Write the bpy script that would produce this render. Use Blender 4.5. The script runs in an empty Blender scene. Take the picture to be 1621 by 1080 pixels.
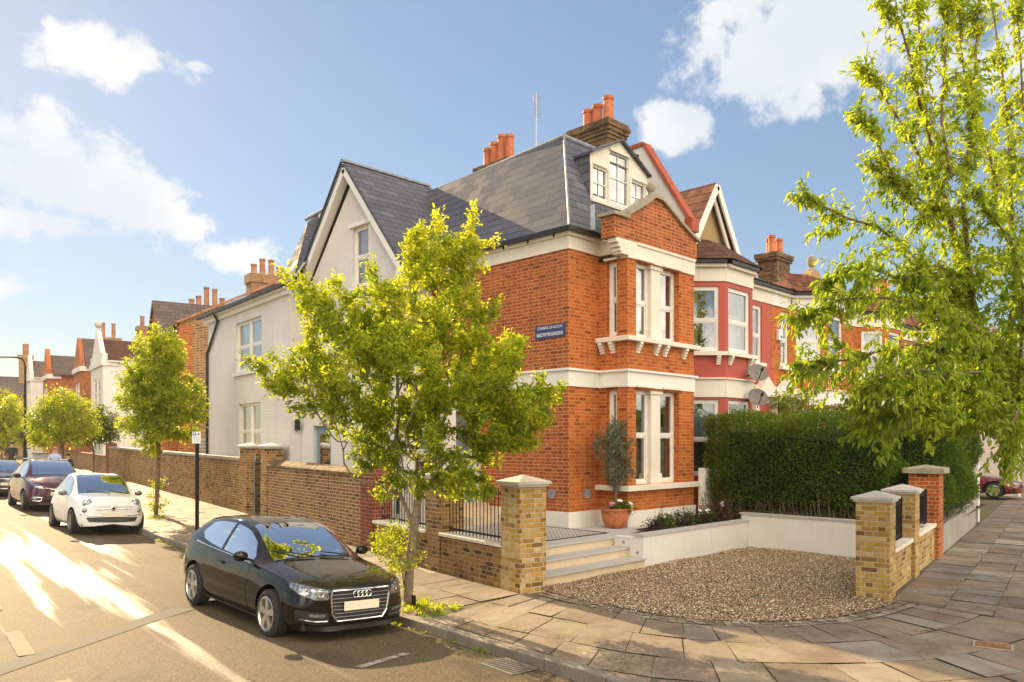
import bpy, bmesh, math, random
import numpy as np
from mathutils import Vector, Matrix
from mathutils.bvhtree import BVHTree
R = math.radians
random.seed(7); RNG = np.random.default_rng(7)
S = bpy.context.scene
COL = S.collection
V = Vector

# ---------------------------------------------------------------- camera
CAM = V((-12.36, -10.65, 2.28)); CTH = R(44.85)
cd = bpy.data.cameras.new('camera'); cam = bpy.data.objects.new('camera', cd); COL.objects.link(cam)
cam.location = CAM; cam.rotation_euler = (R(90), 0, CTH - R(90))
cd.sensor_width = 36; cd.lens = 36 * 1246 / 1621; cd.shift_y = 160 / 1621
cd.clip_start = .1; cd.clip_end = 3000
S.camera = cam
S.view_settings.view_transform = 'Standard'; S.view_settings.look = 'None'
S.view_settings.gamma = 1; S.view_settings.exposure = 1.15
S.view_settings.use_curve_mapping = False

# ---------------------------------------------------------------- node helper
class NT:
    def __init__(s, tree): s.t = tree
    def n(s, typ, ins=None, **kw):
        nd = s.t.nodes.new(typ)
        for k, v in kw.items(): setattr(nd, k, v)
        for k, v in (ins or {}).items(): s.set(nd.inputs[k], v)
        return nd
    def set(s, sock, v):
        if isinstance(v, bpy.types.NodeSocket): s.t.links.new(v, sock)
        elif isinstance(v, bpy.types.Node): s.t.links.new(v.outputs[0], sock)
        else:
            if sock.type == 'RGBA' and len(v) == 3: v = (*v, 1)
            sock.default_value = v
    def m(s, op, a, b=0., c=None, clamp=False):
        nd = s.n('ShaderNodeMath', operation=op, use_clamp=clamp)
        s.set(nd.inputs[0], a); s.set(nd.inputs[1], b)
        if c is not None: s.set(nd.inputs[2], c)
        return nd.outputs[0]
    def vm(s, op, a, b=None):
        nd = s.n('ShaderNodeVectorMath', operation=op); s.set(nd.inputs[0], a)
        if b is not None: s.set(nd.inputs[1], b)
        return nd.outputs['Value'] if op in ('DOT_PRODUCT', 'LENGTH') else nd.outputs[0]
    def mix(s, f, a, b, blend='MIX'):
        nd = s.n('ShaderNodeMix', data_type='RGBA', blend_type=blend)
        s.set(nd.inputs[0], f); s.set(nd.inputs[6], a); s.set(nd.inputs[7], b)
        return nd.outputs[2]
    def ramp(s, f, stops, interp='LINEAR'):
        nd = s.n('ShaderNodeValToRGB'); cr = nd.color_ramp; cr.interpolation = interp
        while len(cr.elements) < len(stops): cr.elements.new(.5)
        for e, (p, c) in zip(cr.elements, stops):
            e.position = p; e.color = (*c, 1) if len(c) == 3 else c
        s.set(nd.inputs[0], f); return nd.outputs[0]
    def step(s, x, a, b):
        nd = s.n('ShaderNodeMapRange', interpolation_type='SMOOTHSTEP'); s.set(nd.inputs[0], x)
        nd.inputs[1].default_value = a; nd.inputs[2].default_value = b
        return nd.outputs[0]
    def noise(s, scale, vec=None, detail=4, rough=.55, col=False):
        nd = s.n('ShaderNodeTexNoise'); nd.inputs['Scale'].default_value = scale
        nd.inputs['Detail'].default_value = detail; nd.inputs['Roughness'].default_value = rough
        if vec is not None: s.set(nd.inputs['Vector'], vec)
        return nd.outputs[1 if col else 0]
    def xyz(s, x=0., y=0., z=0.):
        nd = s.n('ShaderNodeCombineXYZ')
        for i, v in enumerate((x, y, z)): s.set(nd.inputs[i], v)
        return nd.outputs[0]
    def sep(s, v):
        nd = s.n('ShaderNodeSeparateXYZ'); s.set(nd.inputs[0], v); return nd.outputs

# ---------------------------------------------------------------- sun and sky
SUN_AZ, SUN_EL = R(9), R(25.5)            # azimuth measured from +Y towards +X
sl = bpy.data.lights.new('sun', 'SUN'); so = bpy.data.objects.new('sun', sl); COL.objects.link(so)
sl.energy = 4.6; sl.angle = R(.5); sl.color = (1, .76, .44)
sdir = V((math.sin(SUN_AZ) * math.cos(SUN_EL), math.cos(SUN_AZ) * math.cos(SUN_EL), math.sin(SUN_EL)))
so.rotation_euler = (-sdir).to_track_quat('-Z', 'Y').to_euler(); so.location = sdir * 60

W = bpy.data.worlds.new('World'); S.world = W; W.use_nodes = True
W.node_tree.nodes.clear(); w = NT(W.node_tree)
sky = w.n('ShaderNodeTexSky', sky_type='NISHITA', sun_disc=False)
sky.sun_elevation = SUN_EL; sky.sun_rotation = SUN_AZ
sky.air_density = 1.0; sky.dust_density = .15; sky.ozone_density = 1.2
gdir = w.n('ShaderNodeTexCoord').outputs['Generated']
_f = V((math.cos(CTH), math.sin(CTH), 0)); _r = V((math.sin(CTH), -math.cos(CTH), 0))
def skydir(px, py):
    return (_f + _r * ((px - 810.5) / 1246) + V((0, 0, 1)) * ((700 - py) / 1246)).normalized()
CLOUDS = [(160, 85, 118, 34, .9), (60, 270, 130, 72, 1.0), (180, 315, 120, 50, .95), (60, 352, 190, 28, .8), (260, 352, 80, 30, .9),
          (385, 405, 66, 30, .9), (315, 308, 28, 14, .5), (1260, 70, 190, 90, 1.15), (1420, 30, 240, 62, 1.), (1650, 45, 200, 70, 1.), (1068, 203, 62, 42, 1.25),
          (30, 455, 70, 20, .5), (110, 437, 60, 12, .45), (312, 105, 22, 10, .6), (15, 215, 50, 36, .8), (1390, 60, 120, 70, .9)]
cm = None
for px, py, rx, ry, k in CLOUDS:
    d = skydir(px, py); rr = d.cross(V((0, 0, 1))).normalized(); uu = rr.cross(d)
    a = w.vm('DOT_PRODUCT', gdir, tuple(rr * (1246 / rx))); b = w.vm('DOT_PRODUCT', gdir, tuple(uu * (1246 / ry)))
    q = w.m('SQRT', w.m('ADD', w.m('MULTIPLY', a, a), w.m('MULTIPLY', b, b)))
    front = w.m('GREATER_THAN', w.vm('DOT_PRODUCT', gdir, tuple(d)), .3)
    q = w.m('MULTIPLY', w.m('MULTIPLY', w.m('SUBTRACT', 1.15, q), k), front)
    cm = q if cm is None else w.m('MAXIMUM', cm, q)
z = w.sep(gdir)[2]
nz = w.noise(16, gdir, 9, .62)
nz2 = w.noise(5.5, gdir, 3, .5)
nn = w.m('ADD', w.m('MULTIPLY', w.m('SUBTRACT', nz, .5), 2.7), w.m('MULTIPLY', w.m('SUBTRACT', nz2, .5), 1.0))
dens = w.step(w.m('ADD', cm, nn), .16, .66)
dens = w.m('MULTIPLY', dens, w.m('GREATER_THAN', cm, -1.4))
# unseen warm cloud bank added behind the camera as fill light
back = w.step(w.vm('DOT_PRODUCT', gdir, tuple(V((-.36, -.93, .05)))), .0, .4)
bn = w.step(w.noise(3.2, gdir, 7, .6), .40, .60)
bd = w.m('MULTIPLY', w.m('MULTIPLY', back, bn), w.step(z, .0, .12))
cloudcol = w.mix(w.step(nz2, .35, .65), (.80, .84, .90), (1.0, .985, .96))
# a thin bright haze evens the sky out: strong near-sun radiance is compressed
lum = w.vm('DOT_PRODUCT', sky.outputs[0], (.25, .6, .15)); comp = w.m('DIVIDE', 1., w.m('ADD', 1., w.m('MULTIPLY', lum, .10)))
skc = w.n('ShaderNodeVectorMath', operation='SCALE'); w.set(skc.inputs[0], sky.outputs[0]); w.set(skc.inputs[3], comp)
skm = w.mix(.13, skc.outputs[0], (2.9, 3.15, 3.5))
bg = w.n('ShaderNodeBackground'); w.set(bg.inputs[0], skm); bg.inputs[1].default_value = .082
bgc = w.n('ShaderNodeBackground'); w.set(bgc.inputs[0], cloudcol); bgc.inputs[1].default_value = .47
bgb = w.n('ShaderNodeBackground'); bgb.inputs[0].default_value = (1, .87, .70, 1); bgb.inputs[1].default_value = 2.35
m1 = w.n('ShaderNodeMixShader'); w.set(m1.inputs[0], w.m('MULTIPLY', dens, .93)); w.set(m1.inputs[1], bg); w.set(m1.inputs[2], bgc)
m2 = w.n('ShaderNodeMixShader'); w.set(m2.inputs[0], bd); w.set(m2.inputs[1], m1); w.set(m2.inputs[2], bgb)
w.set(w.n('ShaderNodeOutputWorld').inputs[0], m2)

# ---------------------------------------------------------------- mesh helper
MAT = {}
def U3(p): return p if isinstance(p, Vector) else V(p)
class MB:
    """collects faces; build() links them as ONE mesh object with metric box UVs"""
    def __init__(s, M=None): s.v = []; s.f = []; s.mi = []; s.M = M; s.cur = 0; s.uvrot = 0
    def add(s, pts, flip=False):
        i = len(s.v)
        for p in pts:
            p = U3(p); s.v.append(s.M @ p if s.M else p.copy())
        idx = list(range(i, i + len(pts)))
        s.f.append(idx[::-1] if flip else idx); s.mi.append(s.cur)
    def hexa(s, b, t):
        """b, t: four bottom points counter-clockwise from above, four top points"""
        s.add(b[::-1]); s.add(t)
        for k in range(4):
            j = (k + 1) % 4; s.add([b[k], b[j], t[j], t[k]])
    def box(s, x0, x1, y0, y1, z0, z1):
        b = [(x0, y0, z0), (x1, y0, z0), (x1, y1, z0), (x0, y1, z0)]
        s.hexa(b, [(x, y, z1) for x, y, z in b])
    def cbox(s, c, sx, sy, sz, tap=1.):
        x, y, z = c
        b = [(x - sx / 2, y - sy / 2, z), (x + sx / 2, y - sy / 2, z), (x + sx / 2, y + sy / 2, z), (x - sx / 2, y + sy / 2, z)]
        t = [(x + (p[0] - x) * tap, y + (p[1] - y) * tap, z + sz) for p in b]
        s.hexa(b, t)
    def ext(s, poly, d, caps=True):
        """extrude polygon (ccw seen from -d... any) by vector d"""
        d = U3(d); poly = [U3(p) for p in poly]
        nrm = V((0, 0, 0))
        for k in range(len(poly)): nrm += poly[k].cross(poly[(k + 1) % len(poly)])
        if nrm.dot(d) > 0: poly = poly[::-1]
        top = [p + d for p in poly]
        if caps: s.add(poly); s.add(top[::-1])
        n = len(poly)
        for k in range(n):
            j = (k + 1) % n; s.add([poly[j], poly[k], top[k], top[j]])
    def bar(s, a, b, wd, ht, up=(0, 0, 1)):
        a, b = U3(a), U3(b); d = (b - a).normalized(); up = U3(up)
        sd = d.cross(up)
        if sd.length < 1e-4: sd = d.cross(V((1, 0, 0)))
        sd.normalize(); u = sd.cross(d)
        q = [sd * (-wd / 2) - u * (ht / 2), sd * (wd / 2) - u * (ht / 2), sd * (wd / 2) + u * (ht / 2), sd * (-wd / 2) + u * (ht / 2)]
        s.ext([a + k for k in q], b - a)
    def cyl(s, a, b, r0, r1=None, n=10, caps=True):
        a, b = U3(a), U3(b); r1 = r0 if r1 is None else r1
        d = (b - a).normalized(); x = d.orthogonal().normalized(); y = d.cross(x)
        A = [a + (x * math.cos(2 * math.pi * k / n) + y * math.sin(2 * math.pi * k / n)) * r0 for k in range(n)]
        B = [b + (x * math.cos(2 * math.pi * k / n) + y * math.sin(2 * math.pi * k / n)) * r1 for k in range(n)]
        for k in range(n):
            j = (k + 1) % n; s.add([A[k], A[j], B[j], B[k]])
        if caps: s.add(A[::-1]); s.add(B)
    def tube(s, pts, r, n=8):
        pts = [U3(p) for p in pts]
        rr = r if isinstance(r, (list, tuple)) else [r] * len(pts)
        for k in range(len(pts) - 1): s.cyl(pts[k], pts[k + 1], rr[k], rr[k + 1], n)
    def lathe(s, prof, c, n=20, axis=None):
        """prof: (r, h) along axis (default z) from c"""
        c = U3(c); ax = U3(axis or (0, 0, 1)).normalized(); x = ax.orthogonal().normalized(); y = ax.cross(x)
        rings = [[c + ax * h + (x * math.cos(2 * math.pi * k / n) + y * math.sin(2 * math.pi * k / n)) * r for k in range(n)] for r, h in prof]
        for A, B in zip(rings, rings[1:]):
            for k in range(n):
                j = (k + 1) % n; s.add([A[k], A[j], B[j], B[k]])
    def ball(s, c, r, n=12, m=8, sc=(1, 1, 1)):
        c = U3(c)
        def P(i, j):
            t = math.pi * i / m; p = 2 * math.pi * j / n
            return c + V((r * sc[0] * math.sin(t) * math.cos(p), r * sc[1] * math.sin(t) * math.sin(p), r * sc[2] * math.cos(t)))
        for i in range(m):
            for j in range(n):
                s.add([P(i, j), P(i + 1, j), P(i + 1, j + 1), P(i, j + 1)])
    def build(s, name, mats, parent=None, smooth=False, merge=False, bevel=0):
        if not isinstance(mats, (list, tuple)): mats = [mats]
        me = bpy.data.meshes.new(name)
        off = parent_origin(parent)
        vs = s.v
        me.from_pydata([tuple(p - off) for p in vs], [], s.f)
        for m in mats: me.materials.append(MAT[m] if isinstance(m, str) else m)
        me.polygons.foreach_set('material_index', s.mi)
        uv = me.uv_layers.new(name='UVMap'); buf = np.zeros(len(me.loops) * 2); k = 0
        Z = V((0, 0, 1)); ca, sa = math.cos(s.uvrot), math.sin(s.uvrot)
        for f in s.f:
            nrm = V((0, 0, 0)); n = len(f); p0 = vs[f[0]]
            for i in range(1, n - 1): nrm += (vs[f[i]] - p0).cross(vs[f[i + 1]] - p0)
            if nrm.length < 1e-12: nrm = V((0, 0, 1))
            nrm.normalize()
            if abs(nrm.z) > .98: t = V((ca, sa, 0)); b = V((-sa, ca, 0))
            else: t = Z.cross(nrm).normalized(); b = nrm.cross(t)
            for i in f:
                buf[k] = vs[i].dot(t); buf[k + 1] = vs[i].dot(b); k += 2
        uv.data.foreach_set('uv', buf)
        if smooth: me.polygons.foreach_set('use_smooth', [True] * len(me.polygons))
        if merge or bevel:
            bm = bmesh.new(); bm.from_mesh(me); bmesh.ops.remove_doubles(bm, verts=bm.verts, dist=1e-4)
            bm.to_mesh(me); bm.free()
        o = bpy.data.objects.new(name, me); COL.objects.link(o)
        if bevel:
            md = o.modifiers.new('bevel', 'BEVEL'); md.width = bevel; md.segments = 2; md.limit_method = 'ANGLE'
        if smooth and merge:
            try: me.set_sharp_from_angle(angle=R(40))
            except Exception: pass
        if parent is not None: o.parent = parent
        else: o.location = off
        return o
def parent_origin(p):
    o = V((0, 0, 0))
    while p is not None: o += p.location; p = p.parent
    return o
def tag(o, label=None, cat=None, group=None, kind=None):
    if label: o['label'] = label
    if cat: o['category'] = cat
    if group: o['group'] = group
    if kind: o['kind'] = kind
    return o
def thing(name, label, cat, loc=(0, 0, 0), group=None):
    o = bpy.data.objects.new(name, None); COL.objects.link(o); o.location = loc; o.empty_display_size = .2
    return tag(o, label, cat, group)
def npmesh(name, verts, faces, mats, parent=None, attr=None, smooth=False):
    """verts (n,3), faces (m,k) numpy"""
    me = bpy.data.meshes.new(name); off = np.array(parent_origin(parent))
    n, m, k = len(verts), len(faces), faces.shape[1]
    me.vertices.add(n); me.vertices.foreach_set('co', (verts - off).astype(np.float32).ravel())
    me.loops.add(m * k); me.loops.foreach_set('vertex_index', faces.astype(np.int32).ravel())
    me.polygons.add(m); me.polygons.foreach_set('loop_start', np.arange(0, m * k, k, dtype=np.int32))
    me.polygons.foreach_set('loop_total', np.full(m, k, dtype=np.int32))
    me.update(calc_edges=True)
    if attr is not None:
        a = me.attributes.new('var', 'FLOAT', 'POINT'); a.data.foreach_set('value', attr.astype(np.float32))
    if smooth: me.polygons.foreach_set('use_smooth', [True] * m)
    me.materials.append(MAT[mats])
    o = bpy.data.objects.new(name, me); COL.objects.link(o)
    if parent is not None: o.parent = parent
    return o
# ---------------------------------------------------------------- materials
def newmat(name):
    m = bpy.data.materials.new(name); m.use_nodes = True; m.node_tree.nodes.clear(); MAT[name] = m
    t = NT(m.node_tree); p = t.n('ShaderNodeBsdfPrincipled'); o = t.n('ShaderNodeOutputMaterial')
    t.set(o.inputs[0], p.outputs[0]); return t, p, o
def plain(name, col, rough=.6, metal=0., var=.12, scale=6., bump=.0, coat=0., spec=.5):
    t, p, o = newmat(name)
    n = t.noise(scale, t.n('ShaderNodeTexCoord').outputs['Object'], 5)
    t.set(p.inputs['Base Color'], t.mix(t.m('MULTIPLY', t.step(n, .3, .7), 1.), tuple(c * (1 - var) for c in col), tuple(min(1, c * (1 + var)) for c in col)))
    p.inputs['Roughness'].default_value = rough; p.inputs['Metallic'].default_value = metal
    p.inputs['Specular IOR Level'].default_value = spec
    if coat: p.inputs['Coat Weight'].default_value = coat; p.inputs['Coat Roughness'].default_value = .03
    if bump:
        b = t.n('ShaderNodeBump'); b.inputs['Distance'].default_value = bump
        t.set(b.inputs['Height'], t.noise(scale * 6, t.n('ShaderNodeTexCoord').outputs['Object'], 4)); t.set(p.inputs['Normal'], b)
    return t, p
def uvs(t): return t.sep(t.n('ShaderNodeTexCoord').outputs['UV'])
def brickpat(t, row_h=.075, per=.34, joint=.0052):
    u, v, _ = uvs(t)
    # slight wobble so courses are not ruler straight
    uvv = t.n('ShaderNodeTexCoord').outputs['UV']
    wob = t.m('MULTIPLY', t.m('SUBTRACT', t.noise(2.2, uvv, 2), .5), .010)
    v = t.m('ADD', v, wob)
    rv = t.m('DIVIDE', v, row_h); row = t.m('FLOOR', rv); fv = t.m('SUBTRACT', rv, row)
    par = t.m('MODULO', t.m('ABSOLUTE', row), 2.)
    uu = t.m('ADD', t.m('DIVIDE', t.m('ADD', u, t.m('MULTIPLY', wob, .8)), per), t.m('MULTIPLY', par, .5))
    cell = t.m('FLOOR', uu); fr = t.m('SUBTRACT', uu, cell)
    ish = t.m('GREATER_THAN', fr, .667)
    dh = t.m('MULTIPLY', t.m('MINIMUM', t.m('MINIMUM', fr, t.m('ABSOLUTE', t.m('SUBTRACT', fr, .667))), t.m('SUBTRACT', 1., fr)), per)
    dv = t.m('MULTIPLY', t.m('MINIMUM', fv, t.m('SUBTRACT', 1., fv)), row_h)
    d = t.m('MINIMUM', dh, dv)
    idv = t.xyz(t.m('ADD', t.m('MULTIPLY', cell, 2.), ish), row, 0.)
    wn = t.n('ShaderNodeTexWhiteNoise', noise_dimensions='2D'); t.set(wn.inputs['Vector'], idv)
    dd = t.m('ADD', d, t.m('MULTIPLY', t.m('SUBTRACT', t.noise(60, uvv, 2), .5), .004))
    mask = t.step(dd, joint - .0016, joint + .0016)      # 1 = brick
    return mask, wn.outputs['Value'], wn.outputs['Color'], uvv, d
def brick(name, stops, mortar, stain=.25, stainscale=.8, joint=.0052, rough=.85, bump=.006, patch=None):
    t, p, o = newmat(name)
    mask, val, colr, uvv, d = brickpat(t, joint=joint)
    c = t.ramp(val, stops)
    fine = t.noise(26, uvv, 5, .65)
    c = t.mix(.30, c, t.ramp(fine, [(.25, (.25, .22, .2)), (.75, (1.35, 1.3, 1.2))]), 'MULTIPLY')
    if patch:      # white salts / lime worn off the bricks
        pm = t.m('MULTIPLY', t.step(t.noise(5.5, uvv, 6, .7), .60, .70), .75); c = t.mix(pm, c, patch)
    mo = t.mix(t.step(t.noise(9, uvv, 3), .3, .7), tuple(x * .75 for x in mortar), mortar)
    c = t.mix(mask, mo, c)
    us, vs_, _z = t.sep(uvv); run = t.step(t.noise(1., t.xyz(t.m('MULTIPLY', us, 5.), t.m('MULTIPLY', vs_, .35), 0.), 5, .6), .52, .75)
    c = t.mix(t.m('MULTIPLY', run, .30), c, t.mix(1., c, (.42, .36, .32), 'MULTIPLY'))
    st = t.step(t.noise(stainscale, uvv, 6, .6), .32, .68)
    c = t.mix(t.m('MULTIPLY', st, stain), c, t.mix(1., c, (.5, .43, .38), 'MULTIPLY'))
    t.set(p.inputs['Base Color'], c); p.inputs['Roughness'].default_value = rough; p.inputs['Specular IOR Level'].default_value = .25
    b = t.n('ShaderNodeBump'); b.inputs['Distance'].default_value = bump; b.inputs['Strength'].default_value = .9
    h = t.m('ADD', t.step(d, .001, .009), t.m('MULTIPLY', fine, .45)); h = t.m('ADD', h, t.m('MULTIPLY', val, .25))
    t.set(b.inputs['Height'], h); t.set(p.inputs['Normal'], b)
brick('red_brick', [(0, (.34, .075, .024)), (.3, (.46, .11, .028)), (.6, (.54, .14, .036)), (.88, (.40, .085, .024)), (1, (.22, .055, .025))], (.68, .46, .25), stain=.2, joint=.0056)
brick('orange_brick', [(0, (.42, .09, .022)), (.35, (.54, .13, .032)), (.7, (.60, .17, .045)), (.9, (.46, .105, .025)), (1, (.26, .06, .022))], (.62, .36, .12), stain=.12, joint=.0056, bump=.004)
brick('stock_brick', [(0, (.09, .05, .028)), (.12, (.17, .09, .04)), (.3, (.31, .165, .055)), (.6, (.42, .235, .075)), (.82, (.34, .19, .075)), (1, (.50, .32, .12))], (.60, .45, .25), joint=.0068, stain=.5, stainscale=1.3, patch=(.58, .50, .38))
brick('brown_brick', [(0, (.11, .06, .03)), (.2, (.22, .11, .045)), (.5, (.34, .17, .06)), (.8, (.27, .13, .05)), (1, (.40, .22, .085))], (.70, .56, .36), stain=.3, joint=.0075)
brick('yellow_brick', [(0, (.20, .10, .035)), (.2, (.42, .24, .06)), (.5, (.60, .37, .085)), (.75, (.52, .33, .12)), (1, (.66, .50, .24))], (.68, .58, .40), stain=.45, stainscale=1.8, patch=(.66, .58, .45), joint=.007)
brick('dark_red_brick', [(0, (.20, .045, .022)), (.5, (.34, .075, .03)), (1, (.15, .04, .025))], (.42, .34, .24), stain=.5, patch=(.5, .42, .36))
brick('soot_brick', [(0, (.06, .04, .025)), (.4, (.17, .10, .045)), (.8, (.30, .18, .075)), (1, (.10, .06, .035))], (.36, .29, .19), stain=.5)
def painted_brick(name, col):
    t, p, o = newmat(name)
    mask, val, colr, uvv, d = brickpat(t)
    us, vs_, _z = t.sep(uvv); run = t.step(t.noise(1., t.xyz(t.m('MULTIPLY', us, 6.), t.m('MULTIPLY', vs_, .3), 0.), 6, .6), .50, .78)
    st = t.step(t.noise(.9, uvv, 6, .6), .3, .75)
    c = t.mix(st, tuple(x * .88 for x in col), col); c = t.mix(t.m('MULTIPLY', run, .22), c, (.42, .36, .29)); c = t.mix(t.m('MULTIPLY', t.m('SUBTRACT', 1., t.step(t.m('ADD', vs_, t.m('MULTIPLY', t.noise(3, uvv, 4), .6)), .6, 1.3)), .35), c, (.40, .36, .28))
    c = t.mix(t.m('MULTIPLY', t.m('SUBTRACT', 1., mask), .12), c, tuple(x * .62 for x in col))
    c = t.mix(t.m('MULTIPLY', val, .07), c, tuple(x * .7 for x in col))
    t.set(p.inputs['Base Color'], c); p.inputs['Roughness'].default_value = .55
    b = t.n('ShaderNodeBump'); b.inputs['Distance'].default_value = .004
    t.set(b.inputs['Height'], t.m('ADD', t.step(d, .0, .012), t.m('MULTIPLY', t.noise(24, uvv, 4), .5))); t.set(p.inputs['Normal'], b)
painted_brick('white_brick', (.80, .76, .70))
def render_mat(name, col, dirt=.12, rough=.7, scale=1.2, streak=True):
    t, p, o = newmat(name)
    ge = t.n('ShaderNodeTexCoord').outputs['UV']; u, v, _ = t.sep(ge)
    n = t.step(t.noise(scale, ge, 7, .62), .35, .75)
    c = t.mix(t.m('MULTIPLY', n, dirt), col, tuple(x * f for x, f in zip(col, (.62, .56, .48))))
    if streak:
        sv = t.xyz(t.m('MULTIPLY', u, 9.), t.m('MULTIPLY', v, .5), 0.)
        c = t.mix(t.m('MULTIPLY', t.step(t.noise(1.1, sv, 5), .52, .8), dirt * 1.2), c, tuple(x * f for x, f in zip(col, (.55, .5, .42))))
    t.set(p.inputs['Base Color'], c); p.inputs['Roughness'].default_value = rough
    b = t.n('ShaderNodeBump'); b.inputs['Distance'].default_value = .003; t.set(b.inputs['Height'], t.noise(40, ge, 4)); t.set(p.inputs['Normal'], b)
render_mat('white_render', (.80, .76, .69), .22)
render_mat('cream_stone', (.82, .75, .63), .22)
render_mat('white_paint', (.84, .81, .74), .16, .45)
render_mat('red_paint', (.46, .075, .045), .15, .55)
render_mat('grey_cement', (.36, .33, .28), .5)
render_mat('cap_stone', (.60, .56, .50), .35, streak=False, scale=4)
render_mat('pale_paving_stone', (.50, .48, .45), .25, streak=False, scale=2.5)
render_mat('riser_stone', (.70, .56, .38), .3, scale=3)
render_mat('pebbledash', (.46, .33, .15), .95, .95, scale=34, streak=False)
render_mat('old_stone', (.40, .34, .25), .7, .9, scale=5)
def slate(name, cols, course=.205, wid=.42, rough=.74, lap=.0018):
    t, p, o = newmat(name)
    u, v, _ = uvs(t); uvv = t.n('ShaderNodeTexCoord').outputs['UV']
    rv = t.m('DIVIDE', v, course); row = t.m('FLOOR', rv); fv = t.m('SUBTRACT', rv, row)
    uu = t.m('ADD', t.m('DIVIDE', u, wid), t.m('MULTIPLY', t.m('MODULO', t.m('ABSOLUTE', row), 2.), .5))
    cell = t.m('FLOOR', uu); fu = t.m('SUBTRACT', uu, cell)
    wn = t.n('ShaderNodeTexWhiteNoise', noise_dimensions='2D'); t.set(wn.inputs['Vector'], t.xyz(cell, row, 0.))
    c = t.ramp(wn.outputs['Value'], [(k / (len(cols) - 1), q) for k, q in enumerate(cols)])
    c = t.mix(.35, c, t.ramp(t.noise(7, uvv, 6, .65), [(.3, (.6, .6, .6)), (.7, (1.25, 1.22, 1.2))]), 'MULTIPLY')
    du = t.m('MULTIPLY', t.m('MINIMUM', fu, t.m('SUBTRACT', 1., fu)), wid)
    gap = t.m('MAXIMUM', t.m('SUBTRACT', 1., t.step(du, .003, .010)), t.m('SUBTRACT', 1., t.step(t.m('MULTIPLY', fv, course), .008, .034)))
    c = t.mix(t.m('MULTIPLY', gap, .8), c, (.012, .012, .014))  # dark side joints, plus a painted shade line at each course lap
    t.set(p.inputs['Base Color'], c)
    p.inputs['Specular IOR Level'].default_value = .25
    t.set(p.inputs['Roughness'], t.m('ADD', rough - .12, t.m('MULTIPLY', wn.outputs['Value'], .25)))
    b = t.n('ShaderNodeBump'); b.inputs['Distance'].default_value = lap
    h = t.m('SUBTRACT', t.m('MULTIPLY', t.m('SUBTRACT', 1., fv), 1.), t.m('MULTIPLY', gap, .6))
    h = t.m('ADD', h, t.m('MULTIPLY', wn.outputs['Value'], .3)); h = t.m('ADD', h, t.m('MULTIPLY', t.noise(20, uvv, 3), .15))
    t.set(b.inputs['Height'], h); t.set(p.inputs['Normal'], b)
slate('roof_slate', [(.085, .09, .115), (.12, .125, .155), (.10, .105, .13), (.145, .15, .18)])
slate('clay_tile', [(.17, .055, .03), (.24, .085, .045), (.13, .045, .03), (.20, .075, .045)], .30, .21, .8, .03)
slate('old_slate', [(.12, .09, .08), (.16, .12, .105), (.10, .08, .075), (.19, .13, .10)], .22, .4, .7)
slate('brown_tile', [(.10, .045, .03), (.15, .065, .04), (.08, .04, .03), (.13, .06, .04)], .28, .25, .85, .04)
def glass(name, tint=(.9, .95, 1), refl=.1):
    t, p, o = newmat(name)
    fr = t.n('ShaderNodeFresnel'); fr.inputs[0].default_value = 1.52
    tr = t.n('ShaderNodeBsdfTransparent'); tr.inputs[0].default_value = (*tint, 1)
    gl = t.n('ShaderNodeBsdfGlossy'); gl.inputs['Roughness'].default_value = .004
    b = t.n('ShaderNodeBump'); b.inputs['Distance'].default_value = .0015
    t.set(b.inputs['Height'], t.noise(2.5, t.n('ShaderNodeTexCoord').outputs['Object'], 1)); t.set(gl.inputs['Normal'], b)
    ms = t.n('ShaderNodeMixShader'); t.set(ms.inputs[0], t.m('ADD', t.m('MULTIPLY', fr.outputs[0], 1.6), refl, clamp=True)); t.set(ms.inputs[1], tr); t.set(ms.inputs[2], gl)
    t.set(o.inputs[0], ms); t.t.nodes.remove(p)
glass('window_glass', (.82, .86, .86), .28)
glass('car_glass', (.42, .48, .48), .10)
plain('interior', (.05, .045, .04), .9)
plain('curtain', (.62, .58, .50), .9)
plain('blind', (.48, .56, .66), .8)
plain('frame_white', (.83, .80, .73), .4, var=.04)
plain('door_blue', (.17, .25, .31), .45)
plain('black_metal', (.010, .010, .010), .6, var=.3, spec=.25)
plain('gutter_black', (.016, .015, .015), .4)
plain('lead', (.27, .29, .31), .5, var=.2)
plain('terracotta_pot', (.52, .17, .065), .7, var=.25, bump=.002)
plain('chimney_clay', (.52, .15, .055), .75, var=.2, scale=3)
plain('chimney_clay_pale', (.36, .17, .09), .8, var=.25, scale=3)
plain('red_coping', (.40, .085, .04), .7, var=.2)
plain('dish_grey', (.17, .15, .13), .55)
plain('steel_grey', (.30, .34, .42), .35, .4)
plain('galvanised', (.42, .44, .46), .45, .7)
plain('plaque_blue', (.05, .055, .17), .4)
plain('plaque_white', (.72, .74, .80), .4)
plain('sign_white', (.80, .80, .78), .4, var=.03)
plain('sign_blue', (.05, .28, .45), .4)
plain('wood_fence', (.17, .11, .055), .85, var=.4, scale=9)
plain('bark', (.19, .125, .075), .9, var=.45, scale=14, bump=.01)
plain('bark_pale', (.21, .16, .11), .9, var=.35, scale=14, bump=.008)
plain('soil', (.045, .032, .022), .95, var=.4, scale=20, bump=.01)
plain('flower_white', (.85, .83, .80), .6)
plain('flower_pink', (.75, .25, .42), .6)
plain('flower_yellow', (.75, .50, .05), .6)
plain('flower_purple', (.32, .10, .42), .6)
plain('skin', (.52, .29, .20), .6, var=.05)
plain('hair_blond', (.42, .24, .10), .6)
plain('hair_dark', (.03, .02, .015), .6)
plain('cloth_blue', (.36, .45, .66), .8)
plain('cloth_black', (.02, .02, .025), .8)
plain('cloth_rust', (.30, .11, .05), .8)
plain('bin_grey', (.42, .43, .42), .6)
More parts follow.
